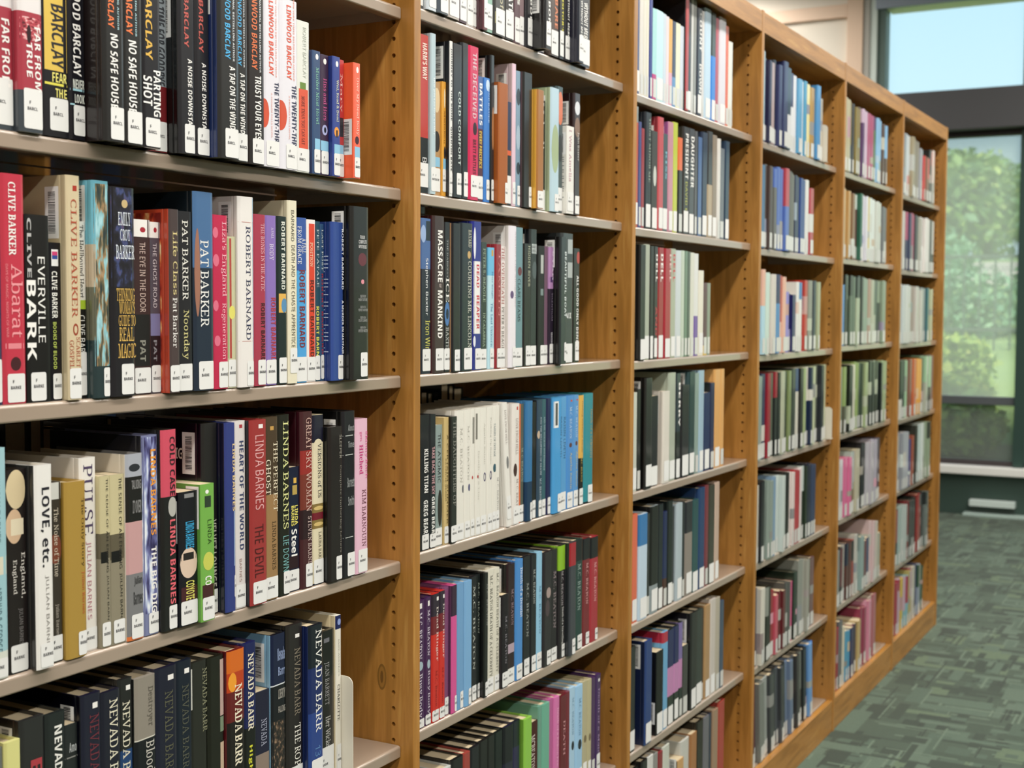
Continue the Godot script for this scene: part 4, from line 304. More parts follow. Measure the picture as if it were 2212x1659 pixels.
[1,"charcoal hardcover with pale grey lettering, fourth from left, third bay's second row",35.1,250.5,0,-25.9,"h","343a42","",[],[["TRUST MINOR ME","a8b8a8",0.044,0.597,0.55,0.8,"r"]],[],[0.789,0.987,0.15,0.98],[],0,"",{}],
[1,"dark grey paperback, fifth from left, third bay's second row",34.8,214.7,0,-25.9,"p","4a4a46","24262a",[],[],[[0.353,0.56,0.3,0.8,"c8ccc4","e"]],[0.78,0.988,0.15,0.98],[],0,"",{}],
[1,"hot pink hardcover, sixth from left, third bay's second row",32.5,248.9,0,-24.3,"h","c45058","a43c44",[],[],[],[0.801,0.983,0.15,0.98],[0.075,0.107],0,"",{}],
[1,"dark grey paperback with light blue lettering, seventh from left, third bay's second row",31.1,216.5,0,-27.5,"p","4c5e64","",[],[["KISS","7cb4c4",0.18,0.464,0.5,0.8,"b"]],[],[0.768,0.982,0.15,0.98],[],0,"",{}],
[1,"tan hardcover, eighth from left, third bay's second row",31.1,246.1,0,-25.9,"h","c48c9c","a05c98",[],[],[],[0.81,0.986,0.15,0.98],[0.04,0.146],0,"",{}],
[1,"lime green hardcover, ninth from left, third bay's second row",30.8,249.3,0,-27.5,"h","bcc63c","",[],[],[],[0.805,0.989,0.15,0.98],[],0,"",{}],
[0,"charcoal and orange hardcover with white lettering, tenth from left, third bay's second row",27.7,217.8,0,-25.9,"h","2c2c2c","",[[0,0.341,"de6c3e"]],[["UNDER","e4e4d8",0.188,0.463,0.5,0.8,"b"],["DAVID","a8b060",0.494,0.8,0.5,0.75,"s"]],[],[0.791,0.989,0.15,0.98],[],0,"",{}],
[1,"charcoal hardcover with white lettering, eleventh from left, third bay's second row",39.8,246.5,0,-25.9,"h","3c3a38","",[],[["PRESIDENT","f2f0ec",0.061,0.484,0.35,0.8,"b"],["DAVID BE","c4c44c",0.512,0.841,0.4,0.7,"s"]],[],[0.784,0.981,0.15,0.98],[],0,"",{}],
[1,"dark grey hardcover with white lettering, twelfth from left, third bay's second row",39.2,247.3,0,-27.5,"h","4b4b52","",[],[["DAUGHTER","f2f0ec",0.073,0.555,0.35,0.85,"b"]],[],[0.804,0.987,0.15,0.98],[],0,"",{}],
[0,"olive hardcover, thirteenth from left, third bay's second row",19.2,245.1,0,-27.5,"h","5c5c60","",[],[],[],[0.782,0.983,0.15,0.98],[],0,"",{}],
[0,"blue paperback, fourteenth from left, third bay's second row",25,233.5,0,-25.9,"p","4b6ca0","5c6060",[],[],[],[0.785,0.976,0.15,0.98],[0.004,0.218],0,"",{}],
[1,"dark blue hardcover, fifteenth from left, third bay's second row",39.7,248.5,0,-25.9,"h","333f5e","",[],[],[],[0.798,0.985,0.15,0.98],[],0,"",{}],
[1,"dark grey and tan hardcover, sixteenth from left, third bay's second row",35.4,255.1,0,-25.9,"h","454547","",[[0.503,1,"b09c80"]],[],[],[0.789,0.984,0.15,0.98],[],0,"",{}],
[1,"grey hardcover, seventeenth from left, third bay's second row",35.3,250.5,0,-27.5,"h","8c7c6c","",[],[],[],[0.798,0.981,0.15,0.98],[],0,"",{}],
[0,"cream hardcover, eighteenth from left, third bay's second row",21.7,245.1,0,-25.9,"h","dcd8d2","",[],[],[[0.128,0.274,0.3,0.9,"7c3844","r"]],[0.794,0.978,0.15,0.98],[],0,"",{}],
[0,"slate blue paperback, nineteenth from left, third bay's second row",31,224.2,0,-27.5,"p","6c7078","",[],[],[],[0.788,0.98,0.15,0.98],[],0,"",{}],
[1,"dark blue hardcover, twentieth from left, third bay's second row",34.4,245.2,0,-25.9,"h","24425e","",[],[],[],[0.791,0.987,0.15,0.98],[],0,"",{}],
]],
[3,1.253,1.667,[
[0,"",75,244.3,0,-33.5,"h","2a2a2e","",[],[],[],[],[],0,"",{}],
[1,"charcoal hardcover, first from left, third bay's third row",34,250.3,0,-22.7,"h","2a2a2e","222226",[],[],[],[0.816,0.992,0.15,0.98],[0.018,0.229],0,"",{}],
[1,"pale grey hardcover, second from left, third bay's third row",33.2,252.5,0,-27.5,"h","acb2a2","",[],[],[],[0.791,0.987,0.15,0.98],[],0,"",{}],
[1,"charcoal hardcover, third from left, third bay's third row",22.2,250,0,-27.5,"h","2b2b2c","",[],[],[],[0.792,0.99,0.15,0.98],[],0,"",{}],
[1,"charcoal hardcover with white lettering, fourth from left, third bay's third row",24.4,250.3,0,-27.5,"h","313233","",[],[["DELL","f2f0ec",0.069,0.313,0.4,0.8,"b"],["AND","b83c44",0.53,0.79,0.4,0.75,"b"]],[],[0.813,0.981,0.15,0.98],[],0,"",{}],
[1,"red hardcover with white lettering, fifth from left, third bay's third row",34.3,248.9,0,-27.5,"h","ac2c36","",[],[["DELL","f2f0ec",0.058,0.307,0.4,0.8,"b"]],[],[0.788,0.988,0.15,0.98],[],0,"",{}],
[1,"red hardcover with pink lettering, sixth from left, third bay's third row",39.9,248,0,-25.9,"h","b42c3a","",[],[["DELL","e8c4c4",0.049,0.301,0.7,0.95,"b"]],[],[0.819,0.99,0.15,0.98],[0.034,0.249],0,"",{}],
[1,"pale grey hardcover with red lettering, seventh from left, third bay's third row",32.9,249.4,0,-27.5,"h","aab09c","",[],[["DELL","c43c44",0.049,0.302,0.4,0.8,"b"]],[],[0.803,0.984,0.15,0.98],[],0,"",{}],
[1,"cream hardcover, eighth from left, third bay's third row",34.5,247,0,-27.5,"h","cad2d6","",[],[],[],[0.8,0.988,0.15,0.98],[],0,"",{}],
[0,"pale grey hardcover with red lettering, ninth from left, third bay's third row",20.6,247.9,0,-27.5,"h","c0ccbc","",[],[["DELL","a83c44",0.02,0.309,0.4,0.8,"b"]],[],[0.807,0.991,0.15,0.98],[],0,"",{}],
[0,"grey hardcover, tenth from left, third bay's third row",20.9,247.6,0,-27.5,"h","6c8672","",[],[],[],[0.793,0.978,0.15,0.98],[],0,"",{}],
[0,"olive hardcover, eleventh from left, third bay's third row",16.9,246.7,0,-27.5,"h","5c6c60","",[],[],[],[0.794,0.987,0.15,0.98],[],0,"",{}],
[0,"cream hardcover with red lettering, twelfth from left, third bay's third row",26.7,245.5,0,-27.5,"h","d6d6ca","",[],[["BENN","b0484c",0.548,0.926,0.4,0.75,"b"]],[],[0.789,0.976,0.15,0.98],[],0,"",{}],
[0,"white and lavender hardcover, thirteenth from left, third bay's third row",27.1,244.2,0,-27.5,"h","dededc","",[[0.609,1,"7c5cac"]],[],[],[0.789,0.978,0.15,0.98],[],0,"",{}],
[1,"cream paperback, fourteenth from left, third bay's third row",34.1,204.9,0,-27.5,"p","e2decf","",[],[],[],[0.733,0.973,0.15,0.98],[],0,"",{}],
[0,"maroon and yellow paperback, fifteenth from left, third bay's third row",26.9,176.1,0,-27.5,"p","6c3049","5c3040",[[0.864,1,"d8b458"]],[],[],[0.747,0.986,0.15,0.98],[0.448,0.729],0,"",{}],
[0,"sage green paperback, sixteenth from left, third bay's third row",21.6,175.8,0,-27.5,"p","8c9686","",[],[],[],[0.721,0.973,0.15,0.98],[],0,"",{}],
]],
[3,0.968,1.667,[
[0,"",44,210.3,0,-33.5,"h","c8ccc0","",[],[],[],[],[],0,"",{}],
[1,"pale grey paperback, first from left, third bay's fourth row",34,216.3,0,-27.5,"p","c8ccc0","",[],[],[],[0.76,0.977,0.15,0.98],[],0,"",{}],
[0,"charcoal hardcover, second from left, third bay's fourth row",22.3,222.2,0,-27.5,"h","2c302e","",[],[],[],[0.795,0.985,0.15,0.98],[],0,"",{}],
[1,"charcoal hardcover, third from left, third bay's fourth row",42,244.8,11.5,-22.7,"h","2c302d","1e201e",[],[],[],[0.785,0.979,0.15,0.98],[0.029,0.242],0,"",{}],
[1,"black paperback, fourth from left, third bay's fourth row",43.5,202.7,0,-27.5,"p","26282a","",[],[],[],[0.778,0.99,0.15,0.98],[],0,"",{}],
[1,"cream hardcover, fifth from left, third bay's fourth row",42,209.6,22.9,-24.3,"h","ded8ce","dcd4c8",[],[],[],[0.756,0.977,0.15,0.98],[0.138,0.351],0,"",{}],
[1,"pale grey hardcover, sixth from left, third bay's fourth row",43,250.5,0,-27.5,"h","aab2a2","",[],[],[],[0.81,0.981,0.15,0.98],[],0,"",{}],
[1,"dark blue and black hardcover with white lettering, seventh from left, third bay's fourth row",30.6,247.4,0,-27.5,"h","333f4e","",[[0.55,1,"202428"]],[["BERRY","f2f0ec",0.089,0.504,0.5,0.85,"b"]],[],[0.809,0.985,0.15,0.98],[],0,"",{}],
[1,"charcoal hardcover, eighth from left, third bay's fourth row",53.4,218.4,0,-25.9,"h","26292b","",[],[],[],[0.758,0.98,0.15,0.98],[],0,"",{}],
[1,"dark blue hardcover, ninth from left, third bay's fourth row",41.8,247.5,0,-27.5,"h","2c4c4e","486468",[],[],[],[0.785,0.977,0.15,0.98],[0.013,0.217],0,"",{}],
[0,"sage green hardcover, tenth from left, third bay's fourth row",26.3,243.3,0,-27.5,"h","8ca098","",[],[],[],[0.784,0.978,0.15,0.98],[],0,"",{}],
[1,"pale teal hardcover, eleventh from left, third bay's fourth row",34.5,248.3,0,-27.5,"h","9ebacc","",[],[],[],[0.788,0.984,0.15,0.98],[],0,"",{}],
[1,"dark blue paperback, twelfth from left, third bay's fourth row",39.7,192.3,0,-27.5,"p","243670","",[],[],[],[0.728,0.975,0.15,0.98],[],0,"",{}],
[0,"dark blue hardcover, thirteenth from left, third bay's fourth row",32.7,214.9,0,-25.9,"h","2e3064","1c1f1e",[],[],[],[0.753,0.982,0.15,0.98],[],0,"",{}],
[1,"tan hardcover, fourteenth from left, third bay's fourth row",43.4,246.7,0,-27.5,"h","dca664","",[],[],[],[0.792,0.987,0.15,0.98],[],0,"",{}],
[0,"tan hardcover with light brown lettering, fifteenth from left, third bay's fourth row",30.1,246.4,0,-27.5,"h","dea662","",[],[["BERENSON","a06c34",0.075,0.745,0.5,0.8,"s"]],[],[0.809,0.979,0.15,0.98],[],0,"",{}],
]],
[3,0.679,1.667,[
[0,"",56.4,232.6,0,-33.5,"h","dc6c4e","",[],[],[],[],[],0,"",{}],
[1,"orange hardcover, first from left, third bay's fifth row",34,238.6,0,-27.5,"h","dc6c4e","",[],[],[],[0.785,0.981,0.15,0.98],[],0,"",{}],
[1,"pale teal and blue hardcover, second from left, third bay's fifth row",49.6,234.6,0,-24.3,"h","c2d6e8","",[[0,0.296,"3c7ab4"]],[],[],[0.791,0.986,0.15,0.98],[0.024,0.194],0,"",{}],
[0,"charcoal hardcover, third from left, third bay's fifth row",18.9,230.2,0,-27.5,"h","3a4040","",[],[],[],[0.791,0.979,0.15,0.98],[],0,"",{}],
[1,"sage green and black hardcover, fourth from left, third bay's fifth row",47.2,243.6,0,-25.9,"h","8c969a","",[[0,0.734,"1d1e1f"]],[],[],[0.774,0.976,0.15,0.98],[0.047,0.264],0,"",{}],
[1,"black hardcover, fifth from left, third bay's fifth row",31.6,242.3,0,-27.5,"h","20242a","",[],[],[],[0.794,0.985,0.15,0.98],[],0,"",{}],
[0,"dark blue and maroon hardcover, sixth from left, third bay's fifth row",26,221.6,0,-27.5,"h","24306c","",[[0.699,1,"5c3028"]],[],[],[0.781,0.99,0.15,0.98],[],0,"",{}],
[1,"black hardcover, seventh from left, third bay's fifth row",33.1,242.7,0,-27.5,"h","202424","",[],[],[],[0.79,0.987,0.15,0.98],[],0,"",{}],
[0,"",20.2,225.6,0,-31.5,"h","2a2c30","",[],[],[],[],[],0,"",{}],
[1,"pale grey hardcover, eighth from left, third bay's fifth row",38,229.6,0,-25.9,"h","b0bec6","",[],[],[],[0.769,0.98,0.15,0.98],[],0,"",{}],
[0,"charcoal hardcover, ninth from left, third bay's fifth row",18,229.3,0,-27.5,"h","30343a","",[],[],[],[0.795,0.979,0.15,0.98],[],0,"",{}],
[1,"grey and charcoal hardcover, tenth from left, third bay's fifth row",47.7,226.5,0,-25.9,"h","8c827a","",[[0,0.329,"33343c"]],[],[],[0.754,0.974,0.15,0.98],[],0,"",{}],
[1,"dark blue hardcover, eleventh from left, third bay's fifth row",45.3,225.1,0,-27.5,"h","2e5c5e","",[],[],[],[0.779,0.99,0.15,0.98],[],0,"",{}],
[1,"dark blue hardcover, twelfth from left, third bay's fifth row",43.3,248.9,0,-27.5,"h","2a4c80","",[],[],[],[0.793,0.988,0.15,0.98],[],0,"",{}],
[0,"dark red hardcover, thirteenth from left, third bay's fifth row",25.2,251.3,0,-27.5,"h","8c3c46","",[],[],[],[0.789,0.977,0.15,0.98],[],0,"",{}],
[1,"dark grey hardcover, fourteenth from left, third bay's fifth row",44.9,247.5,0,-27.5,"h","4b4b3e","",[],[],[],[0.797,0.99,0.15,0.98],[],0,"",{}],
[1,"tan hardcover, fifteenth from left, third bay's fifth row",32.7,250.6,0,-27.5,"h","c2aa9a","",[],[],[],[0.8,0.977,0.15,0.98],[],0,"",{}],
]],
[3,0.392,1.667,[
[0,"",52.2,228.4,0,-33.5,"h","2c2c2e","",[],[],[],[],[],0,"",{}],
[1,"charcoal hardcover, first from left, third bay's sixth row",34,234.4,0,-27.5,"h","2c2c2e","",[],[],[],[0.797,0.981,0.15,0.98],[],0,"",{}],
[1,"dark blue hardcover, second from left, third bay's sixth row",42,233.8,34.3,-19.5,"h","2d4c90","24345c",[],[],[],[0.795,0.989,0.15,0.98],[0.031,0.266],0,"",{}],
[1,"black paperback, third from left, third bay's sixth row",42,192.5,34.2,-24.3,"p","1e201e","",[],[],[],[0.745,0.989,0.15,0.98],[0.606,0.866],0,"",{}],
[1,"light blue hardcover, fourth from left, third bay's sixth row",33.4,228.8,0,-25.9,"h","6ca8d0","",[[0,0.11,"bc3049"]],[],[],[0.797,0.985,0.15,0.98],[],0,"",{}],
[1,"dark green and dark blue hardcover, fifth from left, third bay's sixth row",40.7,225.5,0,-27.5,"h","24342c","",[[0,0.392,"2c3470"],[0.392,0.694,"c084b4"]],[],[],[0.801,0.99,0.15,0.98],[],0,"",{}],
[1,"dark green and dark blue hardcover, sixth from left, third bay's sixth row",33,227.1,0,-27.5,"h","24342c","",[[0,0.393,"2c3470"],[0.393,0.695,"c084b4"]],[],[],[0.773,0.978,0.15,0.98],[],0,"",{}],
[0,"dark green and lavender hardcover, seventh from left, third bay's sixth row",23.1,229.6,0,-27.5,"h","24342c","",[[0,0.385,"7c6ca4"],[0.385,0.687,"c084b4"]],[],[],[0.775,0.989,0.15,0.98],[],0,"",{}],
[0,"dark grey paperback, eighth from left, third bay's sixth row",35.2,167.9,0,-27.5,"p","4c4c4a","",[],[],[],[0.71,0.981,0.15,0.98],[],0,"",{}],
[1,"charcoal hardcover, ninth from left, third bay's sixth row",42,238,9.8,-24.3,"h","2f2f2d","",[],[],[],[0.787,0.983,0.15,0.98],[0.063,0.304],0,"",{}],
[1,"charcoal hardcover, tenth from left, third bay's sixth row",45.5,235.7,0,-27.5,"h","3a4440","",[],[],[],[0.775,0.985,0.15,0.98],[],0,"",{}],
[0,"",19,231.3,0,-31.5,"h","2a2c30","",[],[],[],[],[],0,"",{}],
[1,"light brown hardcover, eleventh from left, third bay's sixth row",38,235.3,0,-27.5,"h","ac8a60","",[],[],[],[0.803,0.986,0.15,0.98],[],0,"",{}],
[1,"pale grey hardcover, twelfth from left, third bay's sixth row",39,243.2,0,-27.5,"h","cac2ba","",[],[],[],[0.789,0.981,0.15,0.98],[],0,"",{}],
[0,"tan hardcover, thirteenth from left, third bay's sixth row",33.1,239.7,0,-27.5,"h","b2aa9a","",[],[],[],[0.791,0.976,0.15,0.98],[],0,"",{}],
[0,"slate blue hardcover, fourteenth from left, third bay's sixth row",29.6,225.3,0,-27.5,"h","4b5c74","",[],[],[],[0.781,0.987,0.15,0.98],[],0,"",{}],
]],
[3,0.103,1.667,[
[0,"",127.4,241.7,0,-33.5,"h","2a2c2e","",[],[],[],[],[],0,"",{}],
[1,"charcoal hardcover, first from left, third bay's bottom row",34,247.7,0,-27.5,"h","2a2c2e","",[],[],[],[0.817,0.988,0.15,0.98],[],0,"",{}],
[1,"cream hardcover, second from left, third bay's bottom row",33.7,248,0,-27.5,"h","d8d8d4","",[],[],[],[0.791,0.987,0.15,0.98],[],0,"",{}],
[1,"grey hardcover, third from left, third bay's bottom row",26.8,244.2,0,-27.5,"h","8c8c88","",[],[],[],[0.775,0.979,0.15,0.98],[],0,"",{}],
[1,"dark red hardcover, fourth from left, third bay's bottom row",30.5,239.4,0,-27.5,"h","9e2c36","",[],[],[],[0.78,0.984,0.15,0.98],[],0,"",{}],
[1,"cream hardcover, fifth from left, third bay's bottom row",41.2,244.3,0,-27.5,"h","cacec2","",[],[],[],[0.805,0.99,0.15,0.98],[],0,"",{}],
[1,"tan paperback, sixth from left, third bay's bottom row",42,188.4,39.8,-24.3,"p","c89e68","3c2c26",[],[],[],[0.758,0.982,0.15,0.98],[-0.02,-0.02],0,"",{}],
[0,"",57.7,220.1,0,-31.5,"h","c8c8c0","",[],[],[],[],[],0,"",{}],
[1,"light brown paperback, seventh from left, third bay's bottom row",38,224.1,0,-27.5,"p","a47449","",[],[],[],[0.778,0.989,0.15,0.98],[],0,"",{}],
[1,"black hardcover, eighth from left, third bay's bottom row",47.9,242.4,0,-27.5,"h","2a2420","",[],[],[],[0.805,0.982,0.15,0.98],[],0,"",{}],
[1,"grey hardcover, ninth from left, third bay's bottom row",41.3,240.2,0,-27.5,"h","707076","",[],[],[],[0.794,0.977,0.15,0.98],[],0,"",{}],
[0,"",28.4,236.9,0,-31.5,"h","33405c","",[],[],[],[],[],0,"",{}],
[1,"light brown hardcover, tenth from left, third bay's bottom row",38,240.9,0,-27.5,"h","9c826a","",[],[],[],[0.784,0.99,0.15,0.98],[],0,"",{}],
[1,"red hardcover, eleventh from left, third bay's bottom row",47.9,251.7,0,-27.5,"h","b4423a","",[],[],[],[0.8,0.983,0.15,0.98],[],0,"",{}],
]],
]
# far bays: [bay, shelf height, share of the bay filled, jacket colours, heights in mm]
const FAR_ROWS := [
[4,1.818,0.79,"4a4440 9cb4bc 2a3058 b09a98 383a50 3c4478 3c4474 2e4a60 dfe0e2 dcdce0 5a9cc4 dfdfe0 4a94b8 e4d89c b08a3c 4a8cc0 b8ae9c","245 240 225 222 235 225 240 230 222 220 215 215 220 215 210 222 190"],
[4,1.531,0.7,"4a6660 3a6a94 5a4a44 6a6a66 5470b8 5470b8 5a5048 665c50 24305c 2a4a9c d8d8d4 b84450","235 225 230 228 232 234 230 228 226 222 222 200"],
[4,1.243,0.8,"5a7ab0 b0d4e4 c8dcd4 d4ccc4 4a84bc e0b09c 8a7ccc 2c2a78 e0e0dc dcdcd8 c04038 8a8a80 2c3450 a8b090","225 236 225 222 222 220 175 170 205 205 212 212 212 212"],
[4,0.955,0.93,"24408c 8a9890 33406c a82838 5a6450 26302a b0b49c 283028 7a8a5a 303838 d0ccc0 2a302c 9cac7c 263a5c b8c09c 6a7064 2a3440 b0b898","234 234 236 236 236 238 238 236 236 240 240 238 238 240 240 240 240 240"],
[4,0.67,0.8,"9aa49a c8c4b8 26282a 8a9890 7a98b4 c0ccc8 222628 d8ccc8 b83c44 e0d4d4 2c3c2c 24304c 3a4a70","215 220 226 222 226 224 226 222 222 222 226 228 222"],
[4,0.38,0.82,"26406c 2e4468 d4d0c4 26221f a82430 c05868 7a2830 5a5a58 d05888 26382c 8a8e86 9a9a90 6a5c50 7a5a5c","220 220 216 212 190 172 175 190 180 205 232 226 220 216"],
[4,0.103,0.8,"6a2430 8a2838 7a7e78 9aa09c 4a4c50 33383c 565a60 2c3238 6a7a94 5a5c60 4a4a4a 55504c 303438 6a9ad0 4a78b8","190 230 228 228 230 232 230 228 228 228 226 228 228 232 228"],
[5,1.817,0.8,"5a5458 b8b090 4a4c50 8a7a44 6a4a78 c8b0c4 b05878 5a7a50 8ab8dc 6a5448","240 238 232 222 230 230 225 222 226 215"],
[5,1.535,0.84,"5a6ab0 d0c4a8 b8925c 8a6a4a 7a3a3c 2a6a54 d8d8e0 d0b850 d4dcd8 c8ccc4 2a3448 6a6a70","200 225 225 220 222 225 225 220 222 215 210 205"],
[5,1.248,0.84,"6a3a98 4a84c4 2c3230 5a6a58 a8b49a 2c3434 8a9c8c a88878 b0b4a0 3a4644 8a9a84","150 205 236 234 230 236 230 228 226 226 226"],
[5,0.958,0.88,"b4bca0 8a9480 5a5a48 1e2420 d0ccbc 8aa060 2c4030 9cac80 26302c 3a4038 1f2426 98a880","225 225 222 226 226 232 228 228 228 230 222 226"],
[5,0.674,0.82,"a8b8b0 c8c8cc d06a94 7a6a4c b8b49c 26282a b0acb4 a8a4b0 5a5060","190 200 200 215 215 230 225 230 230"],
[5,0.384,0.86,"26304c 8a8c8a 22262c a09c94 6a3a34 a04038 b8b8b0 8aa09c 7a2c3c 2c4c7c c8b0b0 c4bcb0 a0a494","190 190 192 192 195 195 205 190 170 170 225 215 165"],
[5,0.103,0.78,"2a2428 a82c3c 6a6a6c d0c8b0 4a94b8 3a2c6c 302a58 c0a870 a03858 c88a9c b8ac9c a86a70","225 215 228 200 175 175 178 180 210 222 225 228"],
[6,1.81,0.85,"d8c8c0 8a949c c4ccd0 a09478 8a8070 9a9ca4 d03c38 8a5a44 2c2c2c a8a8a0","240 235 235 232 230 205 180 180 215 220"],
[6,1.522,0.86,"b0a8a4 c0bcb8 3a3a6c b04870 4a4a4c a8a498 d8d8d4 e0dcd8 2c3030","220 222 225 225 222 220 222 222 220"],
[6,1.238,0.88,"6a7270 c4cccc d0d4d0 9a8880 c8c8c0 c4c4bc 8a9294 2e6a74 b8bc9c","225 230 228 225 225 215 222 222 222"],
[6,0.944,0.95,"c07888 c8c8c0 2c3c34 a0c4a0 8a5448 c0643c e0a040 3c4038 a8ac9c 4a4844 8a7470","215 232 230 228 230 228 228 230 235 235 235"],
[6,0.665,0.86,"4a4444 c0b8a8 8a8e94 a8acb4 48488c a0543c 3a4038 b8c8c4 c8d0cc 8a9a80","215 218 225 225 190 200 235 232 236 236"],
[6,0.373,0.85,"a0aca8 22282a 98aca8 a8b4b0 8a2c34 4a4a48 26302c a0403c 33383a 6a7470","220 224 224 228 235 230 235 238 235 232"],
[6,0.103,0.8,"a04854 a83c50 b8a0b0 c0a848 7aa8b0 a89c60 b8b4a8 3a4470 8a94a4 3c5c44","210 210 215 205 205 215 220 220 210 190"],
]
const SHELF_HEIGHTS := {1:[1.823,1.548,1.26,0.97,0.677,0.39,0.103],2:[1.833,1.546,1.259,0.974,0.685,0.392,0.103],3:[1.823,1.54,1.253,0.968,0.679,0.392,0.103],4:[1.818,1.531,1.243,0.955,0.67,0.38,0.103],5:[1.817,1.535,1.248,0.958,0.674,0.384,0.103],6:[1.81,1.522,1.238,0.944,0.665,0.373,0.103]}
const END_OF_ROW := 0.6576

var named := {}
var text_cache := {}
var ink_cache := {}
var mats := {}
var unit_box := BoxMesh.new()
var rng := RandomNumberGenerator.new()


# ---------------------------------------------------------------- geometry helpers
class Geo:
	var v := PackedVector3Array()
	var n := PackedVector3Array()
	var c := PackedColorArray()
	var uv := PackedVector2Array()
	var i := PackedInt32Array()

	func tri(p: Array, nn: Array, col: Array, uvs: Array = []) -> void:
		var at := v.size()
		for k in 3:
			v.append(p[k])
			n.append(nn[k])
			c.append(col[k])
			uv.append(uvs[k] if uvs.size() else Vector2.ZERO)
		var face: Vector3 = (p[1] - p[0]).cross(p[2] - p[0])
		if face.dot(nn[0] + nn[1] + nn[2]) > 0.0:
			i.append_array([at, at + 2, at + 1])
		else:
			i.append_array([at, at + 1, at + 2])

	func quad(a: Vector3, b: Vector3, cc: Vector3, d: Vector3, nn: Vector3, col: Color) -> void:
		tri([a, b, cc], [nn, nn, nn], [col, col, col], [Vector2(0, 0), Vector2(1, 0), Vector2(1, 1)])
		tri([a, cc, d], [nn, nn, nn], [col, col, col], [Vector2(0, 0), Vector2(1, 1), Vector2(0, 1)])

	func box(lo: Vector3, hi: Vector3, col := Color.WHITE, xf := Transform3D.IDENTITY) -> void:
		var q := [Vector3(lo.x, lo.y, lo.z), Vector3(hi.x, lo.y, lo.z), Vector3(hi.x, hi.y, lo.z), Vector3(lo.x, hi.y, lo.z), Vector3(lo.x, lo.y, hi.z), Vector3(hi.x, lo.y, hi.z), Vector3(hi.x, hi.y, hi.z), Vector3(lo.x, hi.y, hi.z)]
		for k in 8:
			q[k] = xf * q[k]
		var b := xf.basis
		quad(q[0], q[1], q[2], q[3], -b.z, col)
		quad(q[4], q[5], q[6], q[7], b.z, col)
		quad(q[0], q[4], q[7], q[3], -b.x, col)
		quad(q[1], q[5], q[6], q[2], b.x, col)
		quad(q[3], q[2], q[6], q[7], b.y, col)
		quad(q[0], q[1], q[5], q[4], -b.y, col)

	# a box with all twelve edges cut at 45 degrees, so that they catch light
	func soft_box(lo: Vector3, hi: Vector3, r: float, col := Color.WHITE) -> void:
		var a := lo + Vector3.ONE * r
		var z := hi - Vector3.ONE * r
		quad(Vector3(a.x, a.y, hi.z), Vector3(z.x, a.y, hi.z), Vector3(z.x, z.y, hi.z), Vector3(a.x, z.y, hi.z), Vector3.BACK, col)
		quad(Vector3(a.x, a.y, lo.z), Vector3(z.x, a.y, lo.z), Vector3(z.x, z.y, lo.z), Vector3(a.x, z.y, lo.z), Vector3.FORWARD, col)
		quad(Vector3(lo.x, a.y, a.z), Vector3(lo.x, a.y, z.z), Vector3(lo.x, z.y, z.z), Vector3(lo.x, z.y, a.z), Vector3.LEFT, col)
		quad(Vector3(hi.x, a.y, a.z), Vector3(hi.x, a.y, z.z), Vector3(hi.x, z.y, z.z), Vector3(hi.x, z.y, a.z), Vector3.RIGHT, col)
		quad(Vector3(a.x, hi.y, a.z), Vector3(z.x, hi.y, a.z), Vector3(z.x, hi.y, z.z), Vector3(a.x, hi.y, z.z), Vector3.UP, col)
		quad(Vector3(a.x, lo.y, a.z), Vector3(z.x, lo.y, a.z), Vector3(z.x, lo.y, z.z), Vector3(a.x, lo.y, z.z), Vector3.DOWN, col)
		for sx in [0, 1]:
			var x: float = hi.x if sx else lo.x
			var xi: float = z.x if sx else a.x
			var nx := Vector3(1 if sx else -1, 0, 0)
			for sy in [0, 1]:
				var y: float = hi.y if sy else lo.y
				var yi: float = z.y if sy else a.y
				var ny := Vector3(0, 1 if sy else -1, 0)
				bevel(Vector3(x, yi, a.z), Vector3(x, yi, z.z), Vector3(xi, y, z.z), Vector3(xi, y, a.z), nx, ny, col)
				for sz in [0, 1]:
					var zz: float = hi.z if sz else lo.z
					var zi: float = z.z if sz else a.z
					var nz := Vector3(0, 0, 1 if sz else -1)
					tri([Vector3(x, yi, zi), Vector3(xi, y, zi), Vector3(xi, yi, zz)], [nx, ny, nz], [col, col, col])
			for sz in [0, 1]:
				var zz2: float = hi.z if sz else lo.z
				var zi2: float = z.z if sz else a.z
				bevel(Vector3(x, a.y, zi2), Vector3(x, z.y, zi2), Vector3(xi, z.y, zz2), Vector3(xi, a.y, zz2), nx, Vector3(0, 0, 1 if sz else -1), col)
		for sy in [0, 1]:
			for sz in [0, 1]:
				var y3: float = hi.y if sy else lo.y
				var yi3: float = z.y if sy else a.y
				var z3: float = hi.z if sz else lo.z
				var zi3: float = z.z if sz else a.z
				bevel(Vector3(a.x, y3, zi3), Vector3(z.x, y3, zi3), Vector3(z.x, yi3, z3), Vector3(a.x, yi3, z3), Vector3(0, 1 if sy else -1, 0), Vector3(0, 0, 1 if sz else -1), col)

	func bevel(a: Vector3, b: Vector3, cc: Vector3, d: Vector3, n0: Vector3, n1: Vector3, col: Color) -> void:
		tri([a, b, cc], [n0, n0, n1], [col, col, col])
		tri([a, cc, d], [n0, n1, n1], [col, col, col])

	func mesh(m: Material) -> ArrayMesh:
		var out := ArrayMesh.new()
		add_to(out, m)
		return out

	func add_to(out: ArrayMesh, m: Material) -> void:
		var arrays := []
		arrays.resize(Mesh.ARRAY_MAX)
		arrays[Mesh.ARRAY_VERTEX] = v
		arrays[Mesh.ARRAY_NORMAL] = n
		arrays[Mesh.ARRAY_COLOR] = c
		arrays[Mesh.ARRAY_TEX_UV] = uv
		arrays[Mesh.ARRAY_INDEX] = i
		out.add_surface_from_arrays(Mesh.PRIMITIVE_TRIANGLES, arrays)
		out.surface_set_material(out.get_surface_count() - 1, m)


